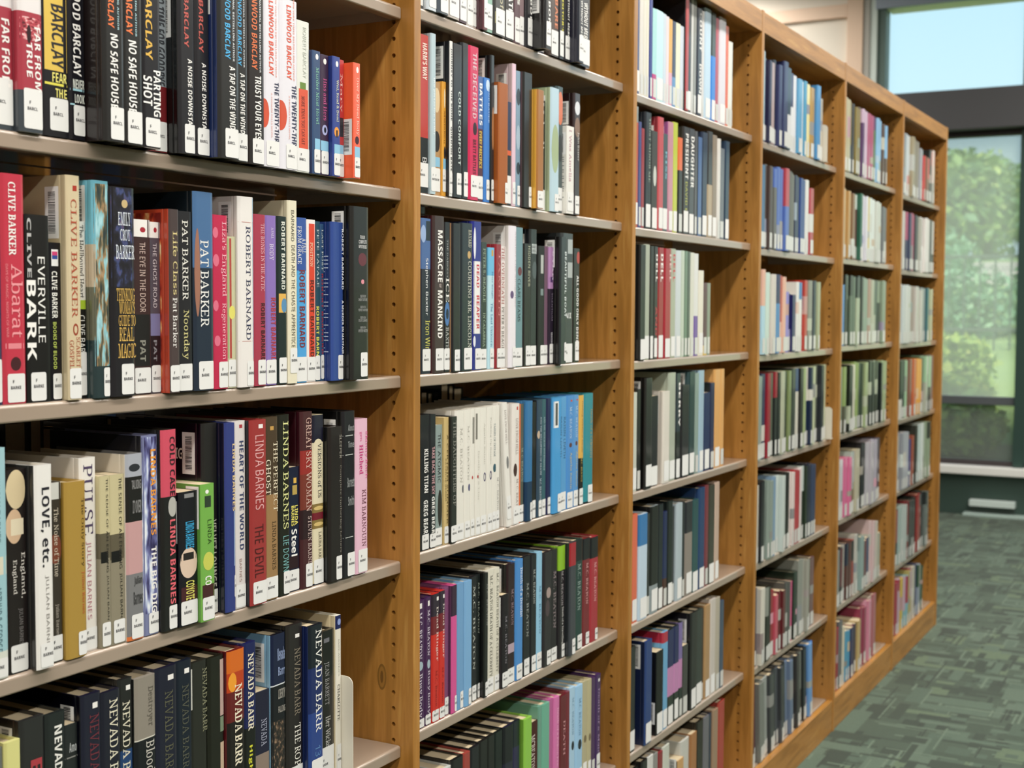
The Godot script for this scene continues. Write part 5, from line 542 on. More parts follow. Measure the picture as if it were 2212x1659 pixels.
func lin(hex: String) -> Color:
	return Color(hex).srgb_to_linear()


# jacket colours were read off lit, glossy film: the darkest ones are darker underneath
func dye(hex: String) -> Color:
	var c := lin(hex)
	var k := lerpf(0.5, 0.97, smoothstep(0.0, 0.22, c.get_luminance()))
	return Color(c.r * k, c.g * k, c.b * k)


func numbered(called: String) -> String:
	var k: int = named.get(called, 0)
	named[called] = k + 1
	return called if k == 0 else "%s_%03d" % [called, k]


func part(parent: Node, called: String, m: Mesh, at := Vector3.ZERO, mat: Material = null) -> MeshInstance3D:
	var o := MeshInstance3D.new()
	o.name = called
	o.mesh = m
	o.position = at
	if mat:
		o.material_override = mat
	parent.add_child(o, true)
	return o


func tag(o: Node, label: String, category: String, group := "", kind := "") -> void:
	if label:
		o.set_meta("label", label)
	if category:
		o.set_meta("category", category)
	if group:
		o.set_meta("group", group)
	if kind:
		o.set_meta("kind", kind)


func thing(called: String, label: String, category: String, at := Vector3.ZERO, group := "") -> Node3D:
	var o := Node3D.new()
	o.name = numbered(called)
	o.position = at
	add_child(o)
	tag(o, label, category, group)
	return o


func structure(called: String, m: Mesh, label: String, mat: Material = null) -> MeshInstance3D:
	var o := part(self, called, m, Vector3.ZERO, mat)
	tag(o, label, called.split("_")[0], "", "structure")
	return o


func boxes(list: Array, r := 0.0) -> Geo:
	var g := Geo.new()
	for q in list:
		if r > 0.0:
			g.soft_box(q[0], q[1], r)
		else:
			g.box(q[0], q[1])
	return g


# ---------------------------------------------------------------- materials
func plain(hex: String, rough: float, coat := 0.0, spec := 0.5) -> StandardMaterial3D:
	var m := StandardMaterial3D.new()
	m.albedo_color = Color(hex)
	m.roughness = rough
	m.metallic_specular = spec
	if coat > 0.0:
		m.clearcoat_enabled = true
		m.clearcoat = coat
		m.clearcoat_roughness = 0.06
	return m


func coloured(rough: float, coat := 0.0, coat_rough := 0.08) -> StandardMaterial3D:
	var m := plain("ffffff", rough)
	m.vertex_color_use_as_albedo = true
	if coat > 0.0:
		m.clearcoat_enabled = true
		m.clearcoat = coat
		m.clearcoat_roughness = coat_rough
	return m


func noise_texture(seed_: int, freq: float, ramp: Array, size := Vector2i(256, 256), octaves := 4) -> NoiseTexture2D:
	var f := FastNoiseLite.new()
	f.seed = seed_
	f.noise_type = FastNoiseLite.TYPE_SIMPLEX_SMOOTH
	f.frequency = freq
	f.fractal_octaves = octaves
	var t := NoiseTexture2D.new()
	t.noise = f
	t.width = size.x
	t.height = size.y
	t.seamless = true
	var g := Gradient.new()
	g.offsets = PackedFloat32Array([])
	var offs := PackedFloat32Array()
	var cols := PackedColorArray()
	for k in ramp.size():
		offs.append(ramp[k][0])
		cols.append(Color(ramp[k][1]))
	g.offsets = offs
	g.colors = cols
	t.color_ramp = g
	return t


func wood(scale: Vector3, seed_: int) -> StandardMaterial3D:
	var m := plain("ffffff", 0.42)
	m.albedo_texture = noise_texture(seed_, 0.012, [[0.2, "96672a"], [0.42, "a57231"], [0.55, "b07c39"], [0.7, "a87433"], [0.9, "bb8a46"]], Vector2i(512, 512), 5)
	m.uv1_triplanar = true
	m.uv1_world_triplanar = true
	m.uv1_scale = scale
	m.clearcoat_enabled = true
	m.clearcoat = 0.25
	m.clearcoat_roughness = 0.3
	return m


func carpet() -> StandardMaterial3D:
	var im := Image.create(1024, 1024, false, Image.FORMAT_RGB8)
	im.fill(Color("4a594d"))
	var r := RandomNumberGenerator.new()
	r.seed = 77
	var tones := ["3a473d", "445347", "516256", "5d6f62", "677862", "55675b", "37443b", "627366"]
	for k in 900:
		var long_side := r.randi_range(30, 150)
		var short_side := r.randi_range(8, 46)
		var s := Vector2i(long_side, short_side) if r.randf() < 0.5 else Vector2i(short_side, long_side)
		var at := Vector2i(r.randi_range(0, 1023), r.randi_range(0, 1023))
		var col := Color(tones[r.randi_range(0, tones.size() - 1)])
		if r.randf() < 0.35:                       # a thin yarn stripe
			if s.x > s.y:
				s.y = r.randi_range(3, 6)
			else:
				s.x = r.randi_range(3, 6)
			col = Color("6f8071") if r.randf() < 0.5 else Color("343f37")
		for ox in [0, -1024]:
			for oy in [0, -1024]:
				im.fill_rect(Rect2i(at + Vector2i(ox, oy), s), col)
	for k in 260000:                                # the flecks of the yarn
		var x := r.randi_range(0, 1023)
		var y := r.randi_range(0, 1023)
		var f := r.randf_range(0.82, 1.16)
		var p := im.get_pixel(x, y)
		im.set_pixel(x, y, Color(p.r * f, p.g * f, p.b * f))
	var m := plain("d2d8d0", 0.9, 0.0, 0.3)
	m.albedo_texture = ImageTexture.create_from_image(im)
	m.uv1_triplanar = true
	m.uv1_world_triplanar = true
	m.uv1_scale = Vector3.ONE * 0.55
	m.rim_enabled = true
	m.rim = 0.5
	m.rim_tint = 0.6
	return m


func make_materials() -> void:
	mats.upright = wood(Vector3(5.0, 0.42, 5.0), 11)
	mats.rail = wood(Vector3(0.42, 5.0, 5.0), 23)
	mats.shelf = plain("a39282", 0.3, 1.0)
	mats.jacket = coloured(0.34, 0.55, 0.07)
	mats.paperback = coloured(0.38, 0.2, 0.15)
	mats.pages = plain("c0b091", 0.9)
	mats.sticker = plain("e3e3e1", 0.55)
	mats.far_pages = mats.pages
	mats.bars = plain("222224", 0.6)
	mats.bookend = plain("d9d3c3", 0.4)
	mats.carpet = carpet()
	mats.wall = plain("8f8577", 0.8)
	mats.end_wall = plain("e9e1d3", 0.8)
	mats.ceiling = plain("94918a", 0.9)
	mats.art_red = plain("ffffff", 0.35, 0.5)
	var arts := {
		"red": [31, 0.02, [[0.2, "5a1c26"], [0.45, "b23a48"], [0.6, "cf6a70"], [0.8, "e8c8c8"]]],
		"tree": [37, 0.018, [[0.15, "26363a"], [0.4, "5d5a44"], [0.52, "b08a62"], [0.62, "7fb4bc"], [0.85, "a8d4dc"]]],
		"night": [41, 0.016, [[0.2, "16161e"], [0.5, "25263a"], [0.66, "3c4a78"], [0.85, "5a4a6a"]]],
		"cloud": [43, 0.014, [[0.2, "2c2850"], [0.45, "6c70a4"], [0.62, "b4c0dc"], [0.8, "e8ecf2"]]],
		"feather": [47, 0.02, [[0.2, "6c1c18"], [0.45, "b8402c"], [0.62, "d88048"], [0.82, "ecd0a0"]]],
		"brown": [53, 0.03, [[0.2, "1e1c1c"], [0.55, "3a302a"], [0.75, "7c6450"], [0.9, "a89078"]]],
	}
	for k in arts:
		var m := plain("ffffff", 0.34, 0.5)
		m.albedo_texture = noise_texture(arts[k][0], arts[k][1], arts[k][2], Vector2i(128, 256))
		mats["art_" + k] = m
	mats.green_metal = plain("3c5049", 0.45)
	mats.dark_beam = plain("4b4b4e", 0.6)
	mats.frame_dark = plain("2f4741", 0.4)
	mats.white_paint = plain("efeeea", 0.35)
	mats.glass = plain("dfeeee", 0.03, 0.0, 0.2)
	mats.glass.transparency = BaseMaterial3D.TRANSPARENCY_ALPHA
	mats.glass.albedo_color.a = 0.06
	mats.hazed = plain("d6e6da", 0.04, 0.0, 0.12)  # pale, half-opaque pane colour puts a haze over the view outside
	mats.hazed.transparency = BaseMaterial3D.TRANSPARENCY_ALPHA
	mats.hazed.albedo_color.a = 0.4
	mats.screen = plain("7c857e", 0.05, 0.0, 0.12)
	mats.screen.transparency = BaseMaterial3D.TRANSPARENCY_ALPHA
	mats.screen.albedo_color.a = 0.5


func ink(hex: String) -> StandardMaterial3D:
	if not ink_cache.has(hex):
		ink_cache[hex] = plain(hex, 0.4, 0.3)
	return ink_cache[hex]


# ---------------------------------------------------------------- lettering
func font_of(kind: String) -> Font:
	var f := SystemFont.new()
	f.font_names = PackedStringArray(["Droid Serif" if kind in ["r", "R", "g"] else "Droid Sans"])
	f.font_weight = 700 if kind in ["b", "I", "R", "h"] else 400
	if kind == "I":
		var v := FontVariation.new()
		v.base_font = f
		v.variation_transform = Transform2D(Vector2(1, 0), Vector2(0.2, 1), Vector2.ZERO)
		return v
	return f


func letters(words: String, kind: String) -> TextMesh:
	var key := kind + words
	if not text_cache.has(key):
		if not text_cache.has("font" + kind):
			text_cache["font" + kind] = font_of(kind)
		var t := TextMesh.new()
		t.text = words
		t.font = text_cache["font" + kind]
		t.font_size = 24
		t.pixel_size = 0.01
		t.depth = 0.0
		t.curve_step = 2.0
		t.horizontal_alignment = HORIZONTAL_ALIGNMENT_LEFT
		text_cache[key] = t
	return text_cache[key]


# words printed on the flat of a spine of width w; dx shifts from the words' own axes to the spine's
func spine_words(parent: Node, called: String, words: String, kind: String, hex: String, x0: float, x1: float, y_top: float, y_low: float, z: float, w: float, hard: bool, dx := 0.0) -> void:
	var t := letters(words, kind)
	var a := t.get_aabb()
	if a.size.x < 0.0001 or a.size.y < 0.0001:
		return
	var across := kind == "h" or kind == "g"
	var sx := (x1 - x0) / (a.size.x if across else a.size.y)
	var sy := (y_top - y_low) / (a.size.y if across else a.size.x)
	var arrays := t.surface_get_arrays(0)
	var v: PackedVector3Array = arrays[Mesh.ARRAY_VERTEX]
	var n := PackedVector3Array()
	n.resize(v.size())
	n.fill(Vector3.BACK)
	var c0 := x0 + dx
	var c1 := x1 + dx
	var flat := z if c0 < w / 2 and c1 > w / 2 else z + maxf(spine_z(c0, w, hard), spine_z(c1, w, hard))
	for k in v.size():
		var p := v[k]
		var x: float = x0 + ((p.x - a.position.x) if across else (p.y - a.position.y)) * sx
		var y: float = y_low + (p.y - a.position.y) * sy if across else y_top - (p.x - a.position.x) * sy
		v[k] = Vector3(x, y, flat)
	var out := ArrayMesh.new()
	var put := []
	put.resize(Mesh.ARRAY_MAX)
	put[Mesh.ARRAY_VERTEX] = v
	put[Mesh.ARRAY_NORMAL] = n
	put[Mesh.ARRAY_INDEX] = arrays[Mesh.ARRAY_INDEX]
	out.add_surface_from_arrays(Mesh.PRIMITIVE_TRIANGLES, put)
	out.surface_set_material(0, ink(hex))
	part(parent, called, out)


# ---------------------------------------------------------------- books
# the rounded back of a sewn volume, or the flat one of a paperback
func spine_z(x: float, w: float, hard: bool) -> float:
	var t := clampf(absf(2.0 * x / w - 1.0), 0.0, 1.0)
	return -minf(0.0022, w * 0.08) * pow(maxf(0.0, t - 0.66) / 0.34, 2.0) if hard else -0.0007 * pow(t, 9.0)


# A jacket round three sides of the page block: side boards with a hinge groove, rounded spine corners. x runs across the spine, z = 0 is its face.
func jacket_into(g: Geo, xf: Transform3D, w: float, h: float, d: float, hard: bool, base: Color, side: Color, bands: Array, simple := false) -> void:
	var t := 0.0024 if hard else 0.0006
	var segs := []                                  # [from, to, normal, normal, is the left side]
	var ln := Vector2(-1, 0)
	var rn := Vector2(1, 0)
	var e0 := spine_z(0.0, w, hard) - (0.0022 if hard else 0.0008)
	if hard and not simple:
		segs.append([Vector2(0, -d), Vector2(0, -0.0125), ln, ln, true])
		segs.append([Vector2(0, -0.0125), Vector2(0.001, -0.01), ln, Vector2(-0.8, 0.6), true])
		segs.append([Vector2(0.001, -0.01), Vector2(0, -0.0075), Vector2(-0.8, -0.6), ln, true])
		segs.append([Vector2(0, -0.0075), Vector2(0, e0), ln, ln, true])
	else:
		segs.append([Vector2(0, -d), Vector2(0, e0), ln, ln, true])
	var steps := 5 if simple else 12
	var pts := []
	var nrm := []
	for k in steps + 1:
		var x := w * k / steps
		var slope := (spine_z(x + 0.0001, w, hard) - spine_z(x - 0.0001, w, hard)) / 0.0002
		pts.append(Vector2(x, spine_z(x, w, hard)))
		nrm.append(Vector2(-slope, 1).normalized())
	segs.append([Vector2(0, e0), pts[0], ln, nrm[0], true])
	for k in steps:
		segs.append([pts[k], pts[k + 1], nrm[k], nrm[k + 1], false])
	segs.append([pts[steps], Vector2(w, e0), nrm[steps], rn, false])
	segs.append([Vector2(w, e0), Vector2(w, -d), rn, rn, false])
	var cuts := [0.0, 1.0]
	for q in bands:
		for e in [q[0], q[1]]:
			if e > 0.001 and e < 0.999 and not cuts.has(float(e)):
				cuts.append(float(e))
	cuts.sort()
	var outline := PackedVector2Array()
	for s in segs:
		outline.append(s[0])
	outline.append(Vector2(w, -d))
	for k in cuts.size() - 1:
		var mid: float = (cuts[k] + cuts[k + 1]) / 2
		var col := base
		for q in bands:
			if mid > q[0] and mid < q[1]:
				col = q[2]
		var y1: float = h * (1.0 - cuts[k])
		var y0: float = h * (1.0 - cuts[k + 1])
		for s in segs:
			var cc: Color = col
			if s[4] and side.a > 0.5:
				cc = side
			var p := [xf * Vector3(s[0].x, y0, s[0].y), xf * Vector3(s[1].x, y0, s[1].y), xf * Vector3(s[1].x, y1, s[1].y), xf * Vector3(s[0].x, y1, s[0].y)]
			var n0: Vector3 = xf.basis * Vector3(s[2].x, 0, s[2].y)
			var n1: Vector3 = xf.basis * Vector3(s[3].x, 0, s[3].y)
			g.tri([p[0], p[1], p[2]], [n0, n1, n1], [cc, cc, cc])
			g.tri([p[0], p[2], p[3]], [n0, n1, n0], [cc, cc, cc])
	# top and bottom edges of the jacket
	var ring := outline.duplicate()
	for q in [Vector2(w - t, -d), Vector2(w - t, inner_z(hard)), Vector2(t, inner_z(hard)), Vector2(t, -d)]:
		ring.append(q)
	var index := Geometry2D.triangulate_polygon(ring)
	for yy in [h, 0.0]:
		var up: Vector3 = xf.basis * (Vector3.UP if yy > 0 else Vector3.DOWN)
		for k in range(0, index.size(), 3):
			var p3 := []
			for e in 3:
				var q2: Vector2 = ring[index[k + e]]
				p3.append(xf * Vector3(q2.x, yy, q2.y))
			g.tri(p3, [up, up, up], [base, base, base])
	var inner := [Vector2(w - t, -d), Vector2(w - t, inner_z(hard)), Vector2(t, inner_z(hard)), Vector2(t, -d)]
	for k in 3:
		var a: Vector2 = inner[k]
		var b: Vector2 = inner[k + 1]
		var nn: Vector3 = xf.basis * [Vector3.LEFT, Vector3.FORWARD, Vector3.RIGHT][k]
		g.quad(xf * Vector3(a.x, 0, a.y), xf * Vector3(b.x, 0, b.y), xf * Vector3(b.x, h, b.y), xf * Vector3(a.x, h, a.y), nn, base)


func inner_z(hard: bool) -> float:
	return -0.0062 if hard else -0.0022


func page_bounds(w: float, h: float, d: float, hard: bool) -> Array:
	var t := 0.0024 if hard else 0.0006
	var e := 0.0035 if hard else 0.0004
	return [Vector3(t + 0.0002, e, -d + e), Vector3(w - t - 0.0002, h - e, inner_z(hard) - 0.0002)]


func shape_into(g: Geo, kind: String, x0: float, x1: float, y0: float, y1: float, z: float, col: Color, w: float, hard: bool, xf := Transform3D.IDENTITY) -> void:
	var nn := xf.basis * Vector3.BACK
	var lo := 0.0004
	var hi := w - 0.0004
	var steps := 5
	for k in steps:
		var xa := clampf(lerpf(x0, x1, float(k) / steps), lo, hi)
		var xb := clampf(lerpf(x0, x1, float(k + 1) / steps), lo, hi)
		if xb - xa < 0.00005:
			continue
		var ya0 := y0
		var ya1 := y1
		var yb0 := y0
		var yb1 := y1
		var rows := 1
		if kind == "e":
			rows = 4
		for e in rows:
			var s0 := float(e) / rows
			var s1 := float(e + 1) / rows
			var xc := xa
			var xd := xb
			if kind == "e":                         # an oval, in upright slices
				xc = lerpf(xa, xb, s0)
				xd = lerpf(xa, xb, s1)
				var half := (y1 - y0) / 2
				var mid := (y0 + y1) / 2
				var fa := sqrt(maxf(0.0, 1.0 - pow(2.0 * (xc - x0) / (x1 - x0) - 1.0, 2)))
				var fb := sqrt(maxf(0.0, 1.0 - pow(2.0 * (xd - x0) / (x1 - x0) - 1.0, 2)))
				ya0 = mid - half * fa
				ya1 = mid + half * fa
				yb0 = mid - half * fb
				yb1 = mid + half * fb
			var za := z + spine_z(xc, w, hard)
			var zb := z + spine_z(xd, w, hard)
			g.quad(xf * Vector3(xc, ya0, za), xf * Vector3(xd, yb0, zb), xf * Vector3(xd, yb1, zb), xf * Vector3(xc, ya1, za), nn, col)


# a paper label with rounded corners that follows the spine from x0 to x1
func sticker_mesh(x0: float, x1: float, sh: float, w: float, hard: bool) -> ArrayMesh:
	var g := Geo.new()
	var sw := x1 - x0
	var r := minf(0.0022, sw * 0.3)
	var xs := [0.0, r * 0.3, r, lerpf(r, sw - r, 0.25), lerpf(r, sw - r, 0.5), lerpf(r, sw - r, 0.75), sw - r, sw - r * 0.3, sw]
	for k in xs.size() - 1:
		var q := []
		for x in [xs[k], xs[k + 1]]:
			var e := maxf(0.0, maxf(r - x, x - (sw - r)))
			var cut := r - sqrt(maxf(0.0, r * r - e * e))
			var z := spine_z(x0 + x, w, hard) + 0.00012
			q.append(Vector3(x, cut, z))
			q.append(Vector3(x, sh - cut, z))
		g.quad(q[0], q[2], q[3], q[1], Vector3.BACK, Color.WHITE)
	return g.mesh(mats.sticker)


func make_book(q: Array, at: Vector3, bay: int) -> void:
	var w: float = q[2] / 1000.0 - 0.0005
	var h: float = q[3] / 1000.0
	var hard: bool = q[6] == "h"
	var d := h * (0.64 if hard else 0.62)
	var o := thing("book", q[1], "book", at, ["", "novels in the nearest bay", "novels in the second bay", "novels in the third bay"][bay])
	if q[14] != 0:
		o.rotation_degrees.z = q[14]
	var base := dye(q[7])
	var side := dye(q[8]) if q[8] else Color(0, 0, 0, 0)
	var bands := []
	for e in q[9]:
		bands.append([e[0], e[1], dye(e[2])])
	var g := Geo.new()
	jacket_into(g, Transform3D.IDENTITY, w, h, d, hard, base, side, bands)
	var mat: Material = mats.jacket if hard else mats.paperback
	part(o, "cover", g.mesh(mat))
	var pb := page_bounds(w, h, d, hard)
	var pg := Geo.new()
	pg.box(pb[0], pb[1])
	part(o, "pages", pg.mesh(mats.pages))
	var m := 0.0004
	var ex: Dictionary = q[16]
	if ex.has("art"):
		var a: Array = ex.art
		var ag := Geo.new()
		for k in 8:
			var xa := w * lerpf(a[2], a[3], k / 8.0)
			var xb := w * lerpf(a[2], a[3], (k + 1) / 8.0)
			var p := [Vector3(xa, h * (1 - a[1]), 0.00006 + spine_z(xa, w, hard)), Vector3(xb, h * (1 - a[1]), 0.00006 + spine_z(xb, w, hard)), Vector3(xb, h * (1 - a[0]), 0.00006 + spine_z(xb, w, hard)), Vector3(xa, h * (1 - a[0]), 0.00006 + spine_z(xa, w, hard))]
			var uvs := [Vector2(k / 8.0, 0), Vector2((k + 1) / 8.0, 0), Vector2((k + 1) / 8.0, 1), Vector2(k / 8.0, 1)]
			var bk := [Vector3.BACK, Vector3.BACK, Vector3.BACK]
			var wh := [Color.WHITE, Color.WHITE, Color.WHITE]
			ag.tri([p[0], p[1], p[2]], bk, wh, [uvs[0], uvs[1], uvs[2]])
			ag.tri([p[0], p[2], p[3]], bk, wh, [uvs[0], uvs[2], uvs[3]])
		part(o, "cover_picture", ag.mesh(mats["art_" + a[4]]))
	if q[11].size():
		var layer := 0
		for e in q[11]:
			var sg := Geo.new()
			shape_into(sg, e[5], e[2] * w, e[3] * w, h * (1 - e[1]), h * (1 - e[0]), 0.0001 + 0.00002 * layer, dye(e[4]), w, hard)
			layer += 1
			part(o, "cover_print", sg.mesh(mat))
	for e in q[10]:
		spine_words(o, "lettering", e[0], e[6], e[1], clampf(e[4] * w, m, w), clampf(e[5] * w, m, w - m), h * (1 - e[2]), h * (1 - e[3]), 0.0003, w, hard)
	if q[12].size():
		var x0: float = maxf(q[12][2] * w, 0.0008)
		var x1: float = minf(q[12][3] * w, w - 0.0006)
		var y0: float = maxf(h * (1 - q[12][1]), 0.0015)
		var y1: float = h * (1 - q[12][0])
		if y1 - y0 > 0.01 and x1 - x0 > 0.003:
			var s := part(o, "call_label", sticker_mesh(x0, x1, y1 - y0, w, hard), Vector3(x0, y0, 0.00032))
			if q[15]:
				var sw: float = minf((x1 - x0) * 0.74, 0.0135)
				var lx: float = (x1 - x0) * 0.17
				var ly: float = (y1 - y0) * 0.46
				spine_words(s, "call_number", q[15], "h", "2c2a33", lx, lx + sw, ly + 0.0034, ly, 0.0003, w, hard, x0)
				spine_words(s, "call_number", "F", "h", "2c2a33", lx + sw * 0.2, lx + sw * 0.36, ly + 0.0098, ly + 0.0064, 0.0003, w, hard, x0)
	if q[13].size():
		barcode(o, h * (1 - q[13][1]), h * (1 - q[13][0]), hard)
	if ex.has("ltext"):
		var bg := Geo.new()
		for k in 26:
			var yy := h * (0.78 - 0.024 * k)
			var z1 := -0.006 - (0.006 if k % 5 == 4 else 0.0)
			if k % 6 != 5:
				bg.quad(Vector3(-0.0001, yy, -0.05), Vector3(-0.0001, yy, z1), Vector3(-0.0001, yy + 0.0014, z1), Vector3(-0.0001, yy + 0.0014, -0.05), Vector3.LEFT, dye("b8c4dc") if ex.ltext == 1 else dye("6c7074"))
		part(o, "blurb", bg.mesh(mats.paperback))
	if ex.has("lart"):
		var lg := Geo.new()
		lg.quad(Vector3(-0.0001, 0.004, -0.07), Vector3(-0.0001, 0.004, -0.013), Vector3(-0.0001, h - 0.004, -0.013), Vector3(-0.0001, h - 0.004, -0.07), Vector3.LEFT, Color.WHITE)
		part(o, "cover_picture", lg.mesh(mats["art_" + ex.lart]))
	if ex.has("ltitle"):
		var t := letters(ex.ltitle[0], "h")
		var a2 := t.get_aabb()
		var sz := 0.052 / a2.size.x
		var lo := part(o, "lettering", t, Vector3.ZERO, ink(ex.ltitle[1]))
		lo.transform = Transform3D(Basis(Vector3(0, 0, sz), Vector3(0, sz * 1.4, 0), Vector3(-1, 0, 0)), Vector3(-0.0002, h * 0.84, -0.085))


func barcode(o: Node3D, y0: float, y1: float, hard: bool) -> void:
	var z1 := -0.0125 if hard else -0.003
	var hh := clampf(y1 - y0, 0.03, 0.062)
	y0 = y1 - hh
	var g := Geo.new()
	g.box(Vector3(-0.0002, y0, z1 - 0.021), Vector3(-0.00005, y1, z1))
	var s := part(o, "barcode_label", g.mesh(mats.sticker))
	var bg := Geo.new()
	var y := y0 + hh * 0.1
	while y < y1 - hh * 0.1:
		var th := rng.randf_range(0.0004, 0.0014)
		bg.quad(Vector3(-0.00024, y, z1 - 0.016), Vector3(-0.00024, y, z1 - 0.005), Vector3(-0.00024, y + th, z1 - 0.005), Vector3(-0.00024, y + th, z1 - 0.016), Vector3.LEFT, Color.WHITE)
		y += th + rng.randf_range(0.0004, 0.001)
	part(s, "bars", bg.mesh(mats.bars))


func pooled_book(cov: Geo, pag: Geo, xf: Transform3D, w: float, h: float, hard: bool, base: Color, side: Color, bands: Array, label: bool) -> void:
	var d := h * 0.63
	jacket_into(cov, xf, w - 0.0005, h, d, hard, base, side, bands, true)
	var pb := page_bounds(w - 0.0005, h, d, hard)
	pag.box(pb[0], pb[1], Color.WHITE, xf)
	if label and w > 0.007:
		shape_into(cov, "r", w * 0.15, w * 0.9, 0.004, 0.044, 0.0002, dye("d6d6d2"), w - 0.0005, hard, xf)


func build_books() -> void:
	var cov := Geo.new()
	var pag := Geo.new()
	var none := Color(0, 0, 0, 0)
	for row in ROWS:
		var bay: int = row[0]
		var u: float = row[2]
		if bay == 1:                                # the part of the row left of the first book named below
			var uu := 0.003
			while uu < u - 0.012:
				var fw := minf(rng.randf_range(0.02, 0.036), u - uu)
				pooled_book(cov, pag, Transform3D(Basis.IDENTITY, Vector3(uu, row[1] + 0.0003, -0.024)), fw, rng.randf_range(0.2, 0.24), true, dye("3a3c44"), none, [], true)
				uu += fw
		for q in row[3]:
			var w: float = q[2] / 1000.0
			var gap: float = q[4] / 1000.0
			var at := Vector3(u + gap + 0.00025, row[1] + 0.0003, q[5] / 1000.0)
			if q[0] == 1:
				make_book(q, at, bay)
			else:
				var bands := []
				for e in q[9]:
					bands.append([e[0], e[1], dye(e[2])])
				pooled_book(cov, pag, Transform3D(Basis.IDENTITY, at), w, q[3] / 1000.0, q[6] == "h", dye(q[7]), dye(q[8]) if q[8] else none, bands, true)
			u += w + gap
			if q[14] != 0:                          # room that the leaning book's foot takes to its right
				u += q[3] / 1000.0 * 0.002 + 0.004
	for row in FAR_ROWS:
		var cols: PackedStringArray = row[3].split(" ")
		var hs: PackedStringArray = row[4].split(" ")
		var u0: float = (row[0] - 1) * BAY + 0.003
		var room: float = (BAY - PANEL) * row[2]
		var total := 0.0
		var ws := []
		for k in cols.size():
			ws.append(rng.randf_range(0.7, 1.3))
			total += ws[k]
		var lean := 4.0 if row[0] == 4 and row[1] < 0.2 else 0.0
		var u := u0
		for k in cols.size():
			var w: float = ws[k] / total * room
			var parts := 2 if w > 0.046 else 1       # a wide patch of one tone is two like volumes
			for e in parts:
				var ww := w / parts
				var h := float(hs[k]) / 1000.0 * 0.99 - e * 0.003
				var bands := []
				if rng.randf() < 0.45:
					var cut := rng.randf_range(0.2, 0.7)
					var other := dye(cols[rng.randi_range(0, cols.size() - 1)])
					bands.append([0.0, cut, other] if rng.randf() < 0.4 else [cut, minf(cut + rng.randf_range(0.08, 0.3), 0.95), other.lerp(dye("d0d0cc"), 0.4)])
				var xf := Transform3D(Basis(Vector3.BACK, deg_to_rad(lean)), Vector3(u + (h * sin(deg_to_rad(lean)) if lean > 0.0 else 0.0), row[1] + 0.0003, -0.024 + rng.randf_range(-0.006, 0.008)))
				pooled_book(cov, pag, xf, ww * (0.985 if lean > 0.0 else 1.0), h, h > 0.185, dye(cols[k]), none, bands, true)
				u += ww
	# rows that face the other aisle, seen only as dark shapes over the tops of the near ones
	for bay in range(1, 7):
		for sh in SHELF_HEIGHTS[bay]:
			var u := (bay - 1) * BAY + 0.004
			var stop := bay * BAY - PANEL - 0.06
			while u < stop:
				var w := rng.randf_range(0.02, 0.045)
				var xf := Transform3D(Basis(Vector3.UP, PI), Vector3(u + w, sh + 0.0003, -CASE_DEPTH + 0.026))
				pooled_book(cov, pag, xf, w, rng.randf_range(0.19, 0.245), true, dye(["2a2c30", "3a2a2c", "26324a", "6a6a66", "4a2a2a", "2c3a36"][rng.randi_range(0, 5)]), none, [], false)
				u += w
	# dark books fill the added, unseen rear range, to keep the gaps dark
	for bay in range(1, 7):
		for sh in SHELF_HEIGHTS[1]:
			var u := (bay - 1) * BAY + 0.004
			while u < bay * BAY - PANEL - 0.08:
				var w := rng.randf_range(0.024, 0.05)
				pooled_book(cov, pag, Transform3D(Basis.IDENTITY, Vector3(u, sh + 0.0003, -1.745)), w, rng.randf_range(0.19, 0.245), true, dye(["2a2c30", "3a2a2c", "26324a", "5a5a58", "4a2a2a", "2c3a36"][rng.randi_range(0, 5)]), none, [], false)
				u += w
	var all := ArrayMesh.new()
	cov.add_to(all, mats.jacket)
	pag.add_to(all, mats.pages)
	var o := part(self, "shelved_books", all)
	tag(o, "many more closely shelved novels filling the far bays of the bookcase", "books", "", "stuff")


